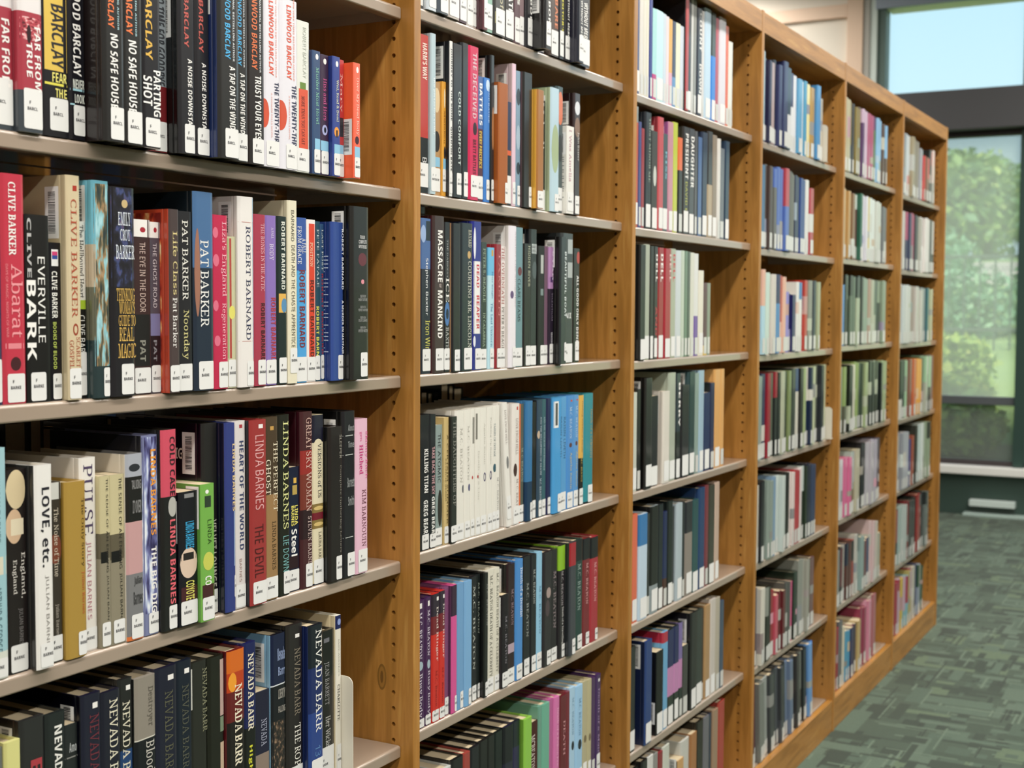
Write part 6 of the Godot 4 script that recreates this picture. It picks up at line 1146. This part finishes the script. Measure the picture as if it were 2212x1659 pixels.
# ---------------------------------------------------------------- the bookcase
func upright_mesh(m: Material) -> ArrayMesh:
	# local: x from -PANEL to 0, front at z = 0; the left side carries a line of drilled pin holes
	var g := Geo.new()
	var b := 0.0012
	var x0 := -PANEL
	var w := Color.WHITE
	g.quad(Vector3(x0 + b, 0, 0), Vector3(-b, 0, 0), Vector3(-b, CASE_TOP, 0), Vector3(x0 + b, CASE_TOP, 0), Vector3.BACK, w)
	g.bevel(Vector3(x0, 0, -b), Vector3(x0, CASE_TOP, -b), Vector3(x0 + b, CASE_TOP, 0), Vector3(x0 + b, 0, 0), Vector3.LEFT, Vector3.BACK, w)
	g.bevel(Vector3(0, 0, -b), Vector3(0, CASE_TOP, -b), Vector3(-b, CASE_TOP, 0), Vector3(-b, 0, 0), Vector3.RIGHT, Vector3.BACK, w)
	g.quad(Vector3(0, 0, -CASE_DEPTH), Vector3(0, 0, -b), Vector3(0, CASE_TOP, -b), Vector3(0, CASE_TOP, -CASE_DEPTH), Vector3.RIGHT, w)
	g.quad(Vector3(x0, 0, -CASE_DEPTH), Vector3(0, 0, -CASE_DEPTH), Vector3(0, CASE_TOP, -CASE_DEPTH), Vector3(x0, CASE_TOP, -CASE_DEPTH), Vector3.FORWARD, w)
	g.quad(Vector3(x0, CASE_TOP, -CASE_DEPTH), Vector3(0, CASE_TOP, -CASE_DEPTH), Vector3(0, CASE_TOP, -b), Vector3(x0, CASE_TOP, -b), Vector3.UP, w)
	g.quad(Vector3(x0, 0, -CASE_DEPTH), Vector3(0, 0, -CASE_DEPTH), Vector3(0, 0, -b), Vector3(x0, 0, -b), Vector3.DOWN, w)
	var zc := -0.0375
	var half := 0.0127
	var za := zc - half
	var zb := zc + half
	g.quad(Vector3(x0, 0, -CASE_DEPTH), Vector3(x0, 0, za), Vector3(x0, CASE_TOP, za), Vector3(x0, CASE_TOP, -CASE_DEPTH), Vector3.LEFT, w)
	g.quad(Vector3(x0, 0, zb), Vector3(x0, 0, -b), Vector3(x0, CASE_TOP, -b), Vector3(x0, CASE_TOP, zb), Vector3.LEFT, w)
	var first := 0.15
	var count := 76
	var pitch := 0.0254
	g.quad(Vector3(x0, 0, za), Vector3(x0, 0, zb), Vector3(x0, first - half, zb), Vector3(x0, first - half, za), Vector3.LEFT, w)
	var top := first + pitch * (count - 1) + half
	g.quad(Vector3(x0, top, za), Vector3(x0, top, zb), Vector3(x0, CASE_TOP, zb), Vector3(x0, CASE_TOP, za), Vector3.LEFT, w)
	var rad := 0.0036
	var deep := Vector3(0.009, 0, 0)
	for k in count:
		var yc := first + pitch * k
		var c := Vector3(x0, yc, zc)
		var n := 12
		for e in n:
			var a0 := TAU * e / n
			var a1 := TAU * (e + 1) / n
			var d0 := Vector3(0, sin(a0), cos(a0))
			var d1 := Vector3(0, sin(a1), cos(a1))
			var p0 := c + d0 * rad
			var p1 := c + d1 * rad
			var s0 := c + d0 * half / maxf(absf(d0.y), absf(d0.z))
			var s1 := c + d1 * half / maxf(absf(d1.y), absf(d1.z))
			g.quad(p0, p1, s1, s0, Vector3.LEFT, w)
			if absf(absf(d0.y) - absf(d0.z)) > 0.05 and absf(absf(d1.y) - absf(d1.z)) > 0.05 and (absf(d0.y) > absf(d0.z)) != (absf(d1.y) > absf(d1.z)):
				var corner := c + Vector3(0, signf(d0.y + d1.y), signf(d0.z + d1.z)) * half
				g.tri([s0, s1, corner], [Vector3.LEFT, Vector3.LEFT, Vector3.LEFT], [w, w, w])
			g.tri([p0, p1, p1 + deep], [-d0, -d1, -d1], [w, w, w])
			g.tri([p0, p1 + deep, p0 + deep], [-d0, -d1, -d0], [w, w, w])
			g.tri([c + deep, p0 + deep, p1 + deep], [Vector3.LEFT, Vector3.LEFT, Vector3.LEFT], [w, w, w])
	return g.mesh(m)


func shelf_mesh(length: float, depth: float) -> ArrayMesh:
	# folded sheet metal: a deck with a rounded front lip and a hollow underside; front face at z = 0, deck top at y = 0
	var g := Geo.new()
	var r := 0.0046
	var pts := [Vector2(-depth, 0), Vector2(-r, 0)]
	var nrm := [Vector2(0, 1), Vector2(0, 1)]
	for k in range(1, 5):
		var a := PI / 2 - PI / 2 * k / 4
		pts.append(Vector2(-r + r * cos(a), -r + r * sin(a)))
		nrm.append(Vector2(cos(a), sin(a)))
	var rb := 0.0022
	for k in range(0, 5):
		var a := -PI / 2 * k / 4
		pts.append(Vector2(-rb + rb * cos(a), -LIP_HEIGHT + rb + rb * sin(a)))
		nrm.append(Vector2(cos(a), sin(a)))
	pts.append(Vector2(-0.016, -LIP_HEIGHT))
	nrm.append(Vector2(0, -1))
	for k in pts.size() - 1:
		var a: Vector2 = pts[k]
		var b: Vector2 = pts[k + 1]
		var na := Vector3(0, nrm[k].y, nrm[k].x)
		var nb := Vector3(0, nrm[k + 1].y, nrm[k + 1].x)
		var q := [Vector3(0, a.y, a.x), Vector3(length, a.y, a.x), Vector3(length, b.y, b.x), Vector3(0, b.y, b.x)]
		g.tri([q[0], q[1], q[2]], [na, na, nb], [Color.WHITE, Color.WHITE, Color.WHITE])
		g.tri([q[0], q[2], q[3]], [na, nb, nb], [Color.WHITE, Color.WHITE, Color.WHITE])
	g.quad(Vector3(0, -LIP_HEIGHT, -0.016), Vector3(length, -LIP_HEIGHT, -0.016), Vector3(length, -0.004, -0.016), Vector3(0, -0.004, -0.016), Vector3.FORWARD, Color.WHITE)
	g.quad(Vector3(0, -0.004, -0.016), Vector3(length, -0.004, -0.016), Vector3(length, -0.004, -depth), Vector3(0, -0.004, -depth), Vector3.DOWN, Color.WHITE)
	g.quad(Vector3(0, 0, -depth), Vector3(length, 0, -depth), Vector3(length, -0.004, -depth), Vector3(0, -0.004, -depth), Vector3.FORWARD, Color.WHITE)
	for x in [0.0, length]:
		var nx := Vector3.LEFT if x == 0.0 else Vector3.RIGHT
		var fan := Vector3(x, -0.004, -0.016)
		for k in pts.size() - 1:
			g.tri([fan, Vector3(x, pts[k].y, pts[k].x), Vector3(x, pts[k + 1].y, pts[k + 1].x)], [nx, nx, nx], [Color.WHITE, Color.WHITE, Color.WHITE])
		# end flange under the deck, as on folded shelves
		var lo := Vector3(minf(x, absf(x - 0.0015)), -LIP_HEIGHT, -depth + 0.004)
		g.box(lo, Vector3(lo.x + 0.0015, -0.004, -0.016))
	return g.mesh(mats.shelf)


func build_bookcase() -> void:
	var o := thing("library_bookcase", "long honey-coloured wooden library bookcase with taupe metal shelves", "bookcase")
	var up := upright_mesh(mats.upright)
	for k in 7:
		part(o, "upright", up, Vector3(k * BAY, 0, 0))
	var clear := BAY - PANEL
	var deck := shelf_mesh(clear - 0.003, 0.222)
	for bay in range(1, 7):
		var u0 := (bay - 1) * BAY
		for k in 7:
			var y: float = SHELF_HEIGHTS[bay][k]
			part(o, "shelf", deck, Vector3(u0 + 0.0015, y, -LIP))
			var back := part(o, "shelf", deck, Vector3(u0 + clear - 0.0015, y, -CASE_DEPTH + LIP))
			back.rotation.y = PI
		var rail := Geo.new()
		rail.soft_box(Vector3(u0 + 0.0002, CASE_TOP - 0.056, -0.0196), Vector3(u0 + clear - 0.0002, CASE_TOP - 0.002, -0.0006), 0.001)
		part(o, "top_rail", rail.mesh(mats.rail))
		var rail_back := Geo.new()
		rail_back.soft_box(Vector3(u0 + 0.0002, CASE_TOP - 0.056, -CASE_DEPTH + 0.0006), Vector3(u0 + clear - 0.0002, CASE_TOP - 0.002, -CASE_DEPTH + 0.0196), 0.001)
		part(o, "top_rail", rail_back.mesh(mats.rail))
		var top := Geo.new()
		top.box(Vector3(u0 + 0.0002, CASE_TOP - 0.052, -CASE_DEPTH + 0.02), Vector3(u0 + clear - 0.0002, CASE_TOP - 0.034, -0.02))
		part(o, "top_panel", top.mesh(mats.rail))
		for s in [0, 1]:
			var z1 := -0.002 if s == 0 else -CASE_DEPTH + 0.021
			var pl := Geo.new()
			pl.soft_box(Vector3(u0 + 0.0002, 0.0, z1 - 0.019), Vector3(u0 + clear - 0.0002, SHELF_HEIGHTS[bay][6] - 0.0005, z1), 0.0012)
			part(o, "plinth", pl.mesh(mats.rail))
	# the dark knot in the wood of the first partition, low down
	for q in [[0.021, 0.0085, "7d5722", 0.0001], [0.017, 0.006, "96692c", 0.00016], [0.010, 0.0028, "6e4a1c", 0.00022]]:
		var kg := Geo.new()
		var mid := Vector3(BAY - PANEL - q[3], 0.7815, -0.0595)
		for k in 20:
			var a := TAU * k / 20
			var b := TAU * (k + 1) / 20
			kg.tri([mid, mid + Vector3(0, q[0] * sin(a), q[1] * cos(a)), mid + Vector3(0, q[0] * sin(b), q[1] * cos(b))], [Vector3.LEFT, Vector3.LEFT, Vector3.LEFT], [Color.WHITE, Color.WHITE, Color.WHITE])
		part(o, "wood_knot", kg.mesh(plain(q[2], 0.45)))
	# an added, unseen range across the rear aisle, put there to shade this open back
	var r := thing("library_bookcase", "unseen bookcase added behind the long one to shade its open back", "bookcase", Vector3(0, 0, -1.72))
	for k in 7:
		part(r, "upright", up, Vector3(k * BAY, 0, 0))
	for bay in range(1, 7):
		for k in 7:
			part(r, "shelf", deck, Vector3((bay - 1) * BAY + 0.0015, SHELF_HEIGHTS[1][k], -LIP))
		part(r, "back_panel", boxes([[Vector3((bay - 1) * BAY + 0.0002, 0.0, -0.27), Vector3(bay * BAY - PANEL - 0.0002, CASE_TOP - 0.01, -0.25)]]).mesh(mats.upright))


func build_bookend(label: String, at: Vector3, tall: float) -> void:
	# bent sheet steel: a plate with a stepped round head and a foot folded along the shelf
	var o := thing("bookend", label, "bookend", at, "steel bookends")
	var pts := PackedVector2Array()
	var wd := 0.115
	for q in [[0.0, 0.0], [0.0, tall - 0.035]]:
		pts.append(Vector2(q[0], q[1]))
	for k in 7:
		var a := PI - PI / 2 * k / 6
		pts.append(Vector2(0.012 + 0.012 * cos(a), tall - 0.035 + 0.012 * sin(a)))
	for k in 9:
		var a := PI - PI * k / 8
		pts.append(Vector2(wd / 2 + (wd / 2 - 0.026) * cos(a), tall - 0.023 + 0.023 * sin(a)))
	for k in 7:
		var a := PI / 2 - PI / 2 * k / 6
		pts.append(Vector2(wd - 0.012 + 0.012 * cos(a), tall - 0.035 + 0.012 * sin(a)))
	pts.append(Vector2(wd, 0.0))
	var g := Geo.new()
	var index := Geometry2D.triangulate_polygon(pts)
	for x in [0.0, 0.0012]:
		var nn := Vector3.LEFT if x == 0.0 else Vector3.RIGHT
		for k in range(0, index.size(), 3):
			var p := []
			for e in 3:
				p.append(Vector3(x, pts[index[k + e]].y, -pts[index[k + e]].x))
			g.tri(p, [nn, nn, nn], [Color.WHITE, Color.WHITE, Color.WHITE])
	for k in pts.size():
		var a := pts[k]
		var b := pts[(k + 1) % pts.size()]
		var e := b - a
		g.quad(Vector3(0, a.y, -a.x), Vector3(0, b.y, -b.x), Vector3(0.0012, b.y, -b.x), Vector3(0.0012, a.y, -a.x), Vector3(0, e.x, e.y).normalized(), Color.WHITE)
	part(o, "plate", g.mesh(mats.bookend))
	var f := Geo.new()
	f.soft_box(Vector3(0.0012, 0, -wd + 0.01), Vector3(0.03, 0.0012, -0.004), 0.0004)
	part(o, "foot", f.mesh(mats.bookend))


# ---------------------------------------------------------------- the room
func build_room() -> void:
	var x0 := -8.0
	var z0 := -4.6
	var z1 := 6.0
	var top := 4.0
	structure("floor", boxes([[Vector3(x0, -0.2, z0), Vector3(WALL_X + 0.2, 0, z1)]]).mesh(mats.carpet), "green grey carpet with a woven block pattern")
	structure("ceiling", boxes([[Vector3(x0 - 0.2, top, z0 - 0.2), Vector3(WALL_X + 0.2, top + 0.25, z1 + 0.2)]]).mesh(mats.ceiling), "plain grey ceiling above the library")
	structure("wall_back", boxes([[Vector3(x0 - 0.2, -0.2, z0), Vector3(x0, top, z1)]]).mesh(mats.wall), "plain taupe wall behind the viewer")
	structure("wall_left", boxes([[Vector3(x0 - 0.2, -0.2, z0 - 0.2), Vector3(WALL_X + 0.2, top, z0)]]).mesh(mats.wall), "plain taupe wall beyond the bookcase")
	structure("wall_right", boxes([[Vector3(x0 - 0.2, -0.2, z1), Vector3(WALL_X + 0.2, top, z1 + 0.2)]]).mesh(mats.wall), "plain taupe wall across the reading room")
	# the window wall, at right angles to the bookcase
	var w := WALL_X
	var zl := -1.06                                 # left edge of the glazing
	structure("wall_far", boxes([
		[Vector3(w, -0.2, zl), Vector3(w + 0.2, 0.275, z1)],
		[Vector3(w, 3.415, zl), Vector3(w + 0.2, top, z1)],
		[Vector3(w, -0.2, z0), Vector3(w + 0.2, top, -1.16)],
	]).mesh(mats.end_wall), "cream end wall with tall windows beside the bookcase")
	structure("trim_1", boxes([[Vector3(w - 0.012, 0, -1.16), Vector3(w, 0.275, z1)]], 0.002).mesh(mats.green_metal), "dark green metal panel below the window sill")
	structure("trim_2", boxes([[Vector3(w - 0.09, 0.277, -1.15), Vector3(w + 0.05, 0.332, z1)]], 0.006).mesh(mats.white_paint), "glossy white window sill")
	structure("trim_3", boxes([[Vector3(w - 0.12, 2.556, -1.13), Vector3(w + 0.2, 2.818, z1)]], 0.004).mesh(mats.dark_beam), "dark grey beam between lower and upper windows")
	structure("trim_4", boxes([[Vector3(w - 0.03, 3.412, -1.12), Vector3(w, 3.5, z1)]], 0.003).mesh(plain("9fabbb", 0.5)), "blue grey metal head above the upper windows")
	structure("trim_5", boxes([[Vector3(w - 0.02, 0, -1.158), Vector3(w + 0.2, 3.5, -1.111)]], 0.003).mesh(plain("d6e2dc", 0.45)), "pale painted strip beside the upper window")
	structure("trim_6", boxes([[Vector3(w - 0.03, 0, -1.202), Vector3(w, 3.5, -1.158)]], 0.003).mesh(plain("b0aea6", 0.6)), "grey reveal strip beside the pale strip")
	var peach := plain("eacdb4", 0.5)
	structure("trim_7", boxes([[Vector3(w - 0.04, 0, -1.312), Vector3(w, top, -1.203)]], 0.003).mesh(peach), "pale wood stile of the wall panelling")
	structure("trim_8", boxes([[Vector3(w - 0.038, 3.378, -3.2), Vector3(w, 3.467, -1.313)]], 0.003).mesh(peach), "pale wood rail across the wall panelling")
	# glazing: mullions every 1.05 m, two panes below, one above
	var zs := [-1.085]
	while zs[-1] + 1.0 < z1 - 0.3:
		zs.append(-0.125 + 0.96 * (zs.size() - 1) if zs.size() > 1 else -0.125)
	for k in zs.size() - 1:
		var a: float = zs[k] + 0.03
		var b: float = zs[k + 1] - 0.04
		var o := Node3D.new()
		o.name = "window_%d" % (k + 1)
		add_child(o)
		tag(o, "tall window with a low transom bar looking out on trees" if k == 0 else "further tall window to the right of the visible one", "window", "", "structure")
		part(o, "mullion", boxes([[Vector3(w - 0.02, 0.332, b), Vector3(w + 0.12, 2.556, b + 0.07)]], 0.003).mesh(mats.frame_dark))
		part(o, "mullion", boxes([[Vector3(w - 0.0, 2.818, b), Vector3(w + 0.12, 3.415, b + 0.07)]], 0.003).mesh(mats.frame_dark))
		part(o, "transom", boxes([[Vector3(w + 0.01, 0.738, a), Vector3(w + 0.09, 0.793, b)]], 0.003).mesh(plain("54585c", 0.5)))
		part(o, "frame", boxes([[Vector3(w + 0.01, 0.333, a), Vector3(w + 0.09, 0.366, b)], [Vector3(w + 0.01, 2.52, a), Vector3(w + 0.09, 2.556, b)]], 0.003).mesh(plain("3a3334", 0.5)))
		part(o, "pane", boxes([[Vector3(w + 0.045, 0.366, a), Vector3(w + 0.051, 0.738, b)]]).mesh(mats.screen))
		part(o, "pane", boxes([[Vector3(w + 0.045, 0.793, a), Vector3(w + 0.051, 2.52, b)]]).mesh(mats.hazed))
		part(o, "pane", boxes([[Vector3(w + 0.045, 2.818, a), Vector3(w + 0.051, 3.415, b)]]).mesh(mats.glass))
	structure("trim_9", boxes([[Vector3(w, 0.332, -1.111), Vector3(w + 0.12, 3.415, -1.055)]], 0.003).mesh(plain("5c706a", 0.45)), "dark green grey jamb at the left of the windows")
	# the low white convector under the window
	var h := thing("baseboard_heater", "low white metal heater cover under the window at the floor", "heater", Vector3(w - 0.06, 0, -0.28))
	part(h, "cover", boxes([[Vector3(-0.02, 0.066, -0.145), Vector3(0.045, 0.11, 0.145)]], 0.004).mesh(plain("cfdcd8", 0.35)))
	part(h, "rail", boxes([[Vector3(-0.05, 0.0, -0.18), Vector3(0.045, 0.022, 1.2)]], 0.004).mesh(plain("aabdb6", 0.4)))
	part(h, "back", boxes([[Vector3(0.03, 0.02, -0.14), Vector3(0.045, 0.07, 0.14)]]).mesh(plain("39453f", 0.6)))


func build_lights() -> void:
	var glow := plain("ffffff", 0.5)
	glow.emission_enabled = true
	glow.emission = Color("fffaf2")
	glow.emission_energy_multiplier = 2.0
	var order := ["first", "second", "third", "fourth", "fifth", "sixth", "seventh", "eighth", "ninth"]
	for z in [1.0, 2.9, -2.2]:  # the lone rear fixture is added to brighten the cream end wall
		for k in 9:
			if z < 0.0 and k > 0:
				continue
			var x := 6.9 - 1.56 * k if z > 0.0 else 7.3
			var place: String = order[k] + " from the windows, above the " + ("bookcase aisle" if z == 1.0 else "open reading area") if z > 0.0 else "added above the far corner to brighten the end wall"
			var o := thing("ceiling_light", "long white ceiling light, " + place, "ceiling light", Vector3(x, 3.62, z), "ceiling lights")
			part(o, "housing", boxes([[Vector3(-0.77, 0.02, -0.13), Vector3(0.77, 0.1, 0.13)]], 0.008).mesh(mats.white_paint))
			for e in [-0.5, 0.48]:
				part(o, "stem", boxes([[Vector3(e, 0.1, -0.01), Vector3(e + 0.02, 0.38, 0.01)]]).mesh(mats.white_paint))
			part(o, "diffuser", boxes([[Vector3(-0.76, 0.0, -0.11), Vector3(0.76, 0.02, 0.11)]], 0.004).mesh(glow))
			var l := AreaLight3D.new()
			l.name = "lamp"
			l.area_size = Vector2(1.5, 0.2)
			l.light_color = Color("fffaf2")
			l.light_energy = LAMP if z > 0.0 else LAMP * 1.5
			l.area_range = 20.0
			l.shadow_enabled = true
			o.add_child(l)
			l.position = Vector3(0, -0.004, 0)
			l.rotation_degrees.x = -90


# ---------------------------------------------------------------- outside the window
func ground_height(x: float, z: float) -> float:
	var t := x - WALL_X - 0.4
	return 0.1 + 0.9 * smoothstep(0.0, 4.5, t) + 1.25 * smoothstep(4.0, 14.0, t) + 0.5 * smoothstep(16.0, 34.0, t) + 0.05 * sin(z * 1.7 + x)


func leaves_into(g: Geo, centre: Vector3, rad: Vector3, count: int, leaf: float, tones: Array) -> void:
	for k in count:
		var d := Vector3(rng.randfn(), rng.randfn(), rng.randfn()).normalized() * pow(rng.randf(), 0.45)
		var p := centre + d * rad
		var b := Basis.from_euler(Vector3(rng.randf() * TAU, rng.randf() * TAU, rng.randf() * TAU))
		var s := leaf * rng.randf_range(0.6, 1.4)
		var col: Color = lin(tones[rng.randi_range(0, tones.size() - 1)])
		var a := b.x * s
		var c := b.y * s * 0.55
		g.tri([p - a, p + c, p + a], [b.z, b.z, b.z], [col, col, col])
		g.tri([p - a, p + a, p - c], [b.z, b.z, b.z], [col, col, col])


func build_outside() -> void:
	var g := Geo.new()
	var step := 0.8
	var nx := 44
	var nz := 50
	var za := -18.0
	for a in nx:
		for b in nz:
			var p := []
			for e in [[0, 0], [1, 0], [1, 1], [0, 1]]:
				var x: float = WALL_X + 0.2 + (a + e[0]) * step
				var z: float = za + (b + e[1]) * step
				p.append(Vector3(x, ground_height(x, z), z))
			var t: float = p[0].x - WALL_X
			var tone: String = ["86a266", "92ad6c", "7e9a60", "9cb676"][rng.randi_range(0, 3)]
			if t < 1.6:
				tone = ["7c7a66", "70745e", "868470"][rng.randi_range(0, 2)]
			elif t > 9.5 and t < 13.0:
				tone = ["b3aba0", "a8a29a", "bab3a8"][rng.randi_range(0, 2)]
			var nn: Vector3 = (p[3] - p[0]).cross(p[1] - p[0]).normalized()
			g.quad(p[0], p[1], p[2], p[3], nn if nn.y > 0 else -nn, lin(tone))
	var o := part(self, "hillside", g.mesh(coloured(0.95)))
	tag(o, "grassy slope with a bare path rising outside the window", "hillside", "", "structure")
	var leafy := coloured(0.6)
	leafy.backlight_enabled = true
	leafy.backlight = Color(0.35, 0.4, 0.15)
	var greens := ["7ea35a", "8fb466", "6d9455", "a5c474", "bccf78", "7fa87c"]
	# [x, z, half width, height]
	var trees := [[24.5, -2.9, 1.7, 2.1], [25.5, 1.0, 1.7, 2.2], [26.0, 5.0, 1.8, 2.2], [25.5, -7.0, 1.8, 2.2], [30.0, -4.4, 2.0, 2.9], [30.5, 0.4, 2.0, 2.8], [31.0, 6.0, 2.1, 2.8], [36.0, -5.6, 2.4, 3.4], [37.0, 0.0, 2.4, 3.5], [36.5, -11.5, 2.5, 3.4], [37.0, 6.0, 2.4, 3.3]]
	for q in trees:
		var y := ground_height(q[0], q[1])
		var t := thing("leafy_tree", "leafy green tree on the slope outside the window", "tree", Vector3(q[0], y, q[1]), "trees on the slope outside")
		var tg := Geo.new()
		var hgt: float = q[3] - 0.6
		for k in 7:
			var a0 := TAU * k / 7
			var a1 := TAU * (k + 1) / 7
			var d0 := Vector3(cos(a0), 0, sin(a0))
			var d1 := Vector3(cos(a1), 0, sin(a1))
			tg.tri([d0 * 0.16, d1 * 0.16, d1 * 0.07 + Vector3(0.2, hgt, 0)], [d0, d1, d1], [Color.WHITE, Color.WHITE, Color.WHITE])
			tg.tri([d0 * 0.16, d1 * 0.07 + Vector3(0.2, hgt, 0), d0 * 0.07 + Vector3(0.2, hgt, 0)], [d0, d1, d0], [Color.WHITE, Color.WHITE, Color.WHITE])
		part(t, "trunk", tg.mesh(plain("8a8578", 0.9)))
		var cg := Geo.new()
		for e in 6:
			var c := Vector3(rng.randf_range(-0.45, 0.45) * q[2], q[3] * rng.randf_range(0.25, 0.72), rng.randf_range(-0.45, 0.45) * q[2])
			leaves_into(cg, c, Vector3(q[2], q[3] * 0.5, q[2]) * 0.6, 420, 0.11, greens)
		part(t, "crown", cg.mesh(leafy))
	var shrubs := [[9.9, -0.75, 0.34], [10.4, 0.05, 0.36], [10.0, 0.95, 0.34], [10.6, -0.95, 0.36], [10.5, 1.85, 0.38], [10.2, 2.85, 0.38], [11.4, -1.1, 0.38], [14.6, -1.5, 0.62], [14.9, -2.9, 0.62], [14.8, -0.1, 0.62], [14.7, 1.4, 0.66], [16.2, -2.2, 0.66], [16.4, -0.7, 0.66], [14.8, 3.0, 0.7], [17.9, -2.6, 0.66]]
	for q in shrubs:
		var y := ground_height(q[0], q[1])
		var t := thing("leafy_shrub", "yellow green shrub just outside the window" if q[0] < 12.0 else "blue green bush behind the metal fence", "shrub", Vector3(q[0], y, q[1]), "shrubs outside the window" if q[0] < 12.0 else "bushes behind the fence")
		var cg := Geo.new()
		leaves_into(cg, Vector3(0, q[2] * 0.5, 0), Vector3(q[2] * 0.95, q[2] * 0.8, q[2] * 0.95), 900, 0.06, ["a4bf58", "b6cf60", "8cac56", "cbd978", "9ab860"] if q[0] < 12.0 else ["7fb08a", "92c29a", "6fa07c", "a4cca4"])
		part(t, "foliage", cg.mesh(leafy))
	var f := thing("metal_fence", "thin dark metal fence on the slope outside the window", "fence", Vector3(13.2, ground_height(13.2, 0.0), 0))
	var iron := plain("5e6e66", 0.6)
	for y in [0.12, 0.86]:
		part(f, "rail", boxes([[Vector3(-0.015, y, -3.0), Vector3(0.015, y + 0.035, 6.0)]], 0.003).mesh(iron))
	var picket := boxes([[Vector3(-0.009, -0.25, -0.009), Vector3(0.009, 0.9, 0.009)]], 0.002).mesh(iron)
	for k in 60:
		part(f, "picket", picket, Vector3(0, 0, -3.0 + 0.15 * k))


const LAMP := 3.6


func _ready() -> void:
	rng.seed = 2024
	# camera
	var cam := Camera3D.new()
	cam.name = "camera"
	add_child(cam)
	cam.transform = Transform3D(Basis(Vector3(0.480292, 0.005367, 0.877092), Vector3(0.047378, 0.998363, -0.032054), Vector3(-0.875828, 0.05695, 0.479251)).orthonormalized(), EYE)
	cam.fov = 2.0 * rad_to_deg(atan(829.5 / 2860.17))
	var lens := CameraAttributesPhysical.new()
	lens.frustum_focal_length = 12.0 * 2860.17 / 829.5
	lens.frustum_focus_distance = 1.85
	lens.frustum_near = 0.05
	lens.frustum_far = 200.0
	lens.exposure_aperture = 6.8
	cam.attributes = lens
	cam.current = true
	# sky and sun: a bright, hazy day; the sun stands high behind the building
	var env := Environment.new()
	env.background_mode = Environment.BG_SKY
	var sky := Sky.new()
	var air := ProceduralSkyMaterial.new()
	air.sky_top_color = Color("a6dcf2")
	air.sky_horizon_color = Color("cfeef6")
	air.sky_curve = 0.25
	air.ground_bottom_color = Color("7c8470")
	air.ground_horizon_color = Color("c8d2c4")
	air.sky_energy_multiplier = 1.1
	sky.sky_material = air
	env.sky = sky
	env.tonemap_mode = Environment.TONE_MAPPER_LINEAR
	env.tonemap_exposure = 1.0
	env.sdfgi_enabled = true
	env.ssao_enabled = true
	env.ssil_enabled = true
	var we := WorldEnvironment.new()
	we.name = "environment"
	we.environment = env
	add_child(we)
	var sun := DirectionalLight3D.new()
	sun.name = "sun"
	sun.light_color = Color("fff6e6")
	sun.light_energy = 2.0
	sun.light_angular_distance = 4.0
	sun.shadow_enabled = true
	add_child(sun)
	sun.look_at_from_position(Vector3(-12, 22, 6), Vector3.ZERO)
	make_materials()
	build_lights()
	build_room()
	build_bookcase()
	build_books()
	build_bookend("cream steel bookend holding up the bottom row of the nearest bay", Vector3(END_OF_ROW, SHELF_HEIGHTS[1][4] + 0.0004, -0.005), 0.172)
	build_bookend("cream steel bookend at the end of the fourth bay's top row", Vector3(3 * BAY + 0.003 + (BAY - PANEL) * 0.79 + 0.003, SHELF_HEIGHTS[4][0] + 0.0004, -0.008), 0.135)
	build_bookend("cream steel bookend at the end of the fourth bay's fourth row", Vector3(3 * BAY + 0.003 + (BAY - PANEL) * 0.93 + 0.003, SHELF_HEIGHTS[4][3] + 0.0004, -0.008), 0.125)
	build_outside()
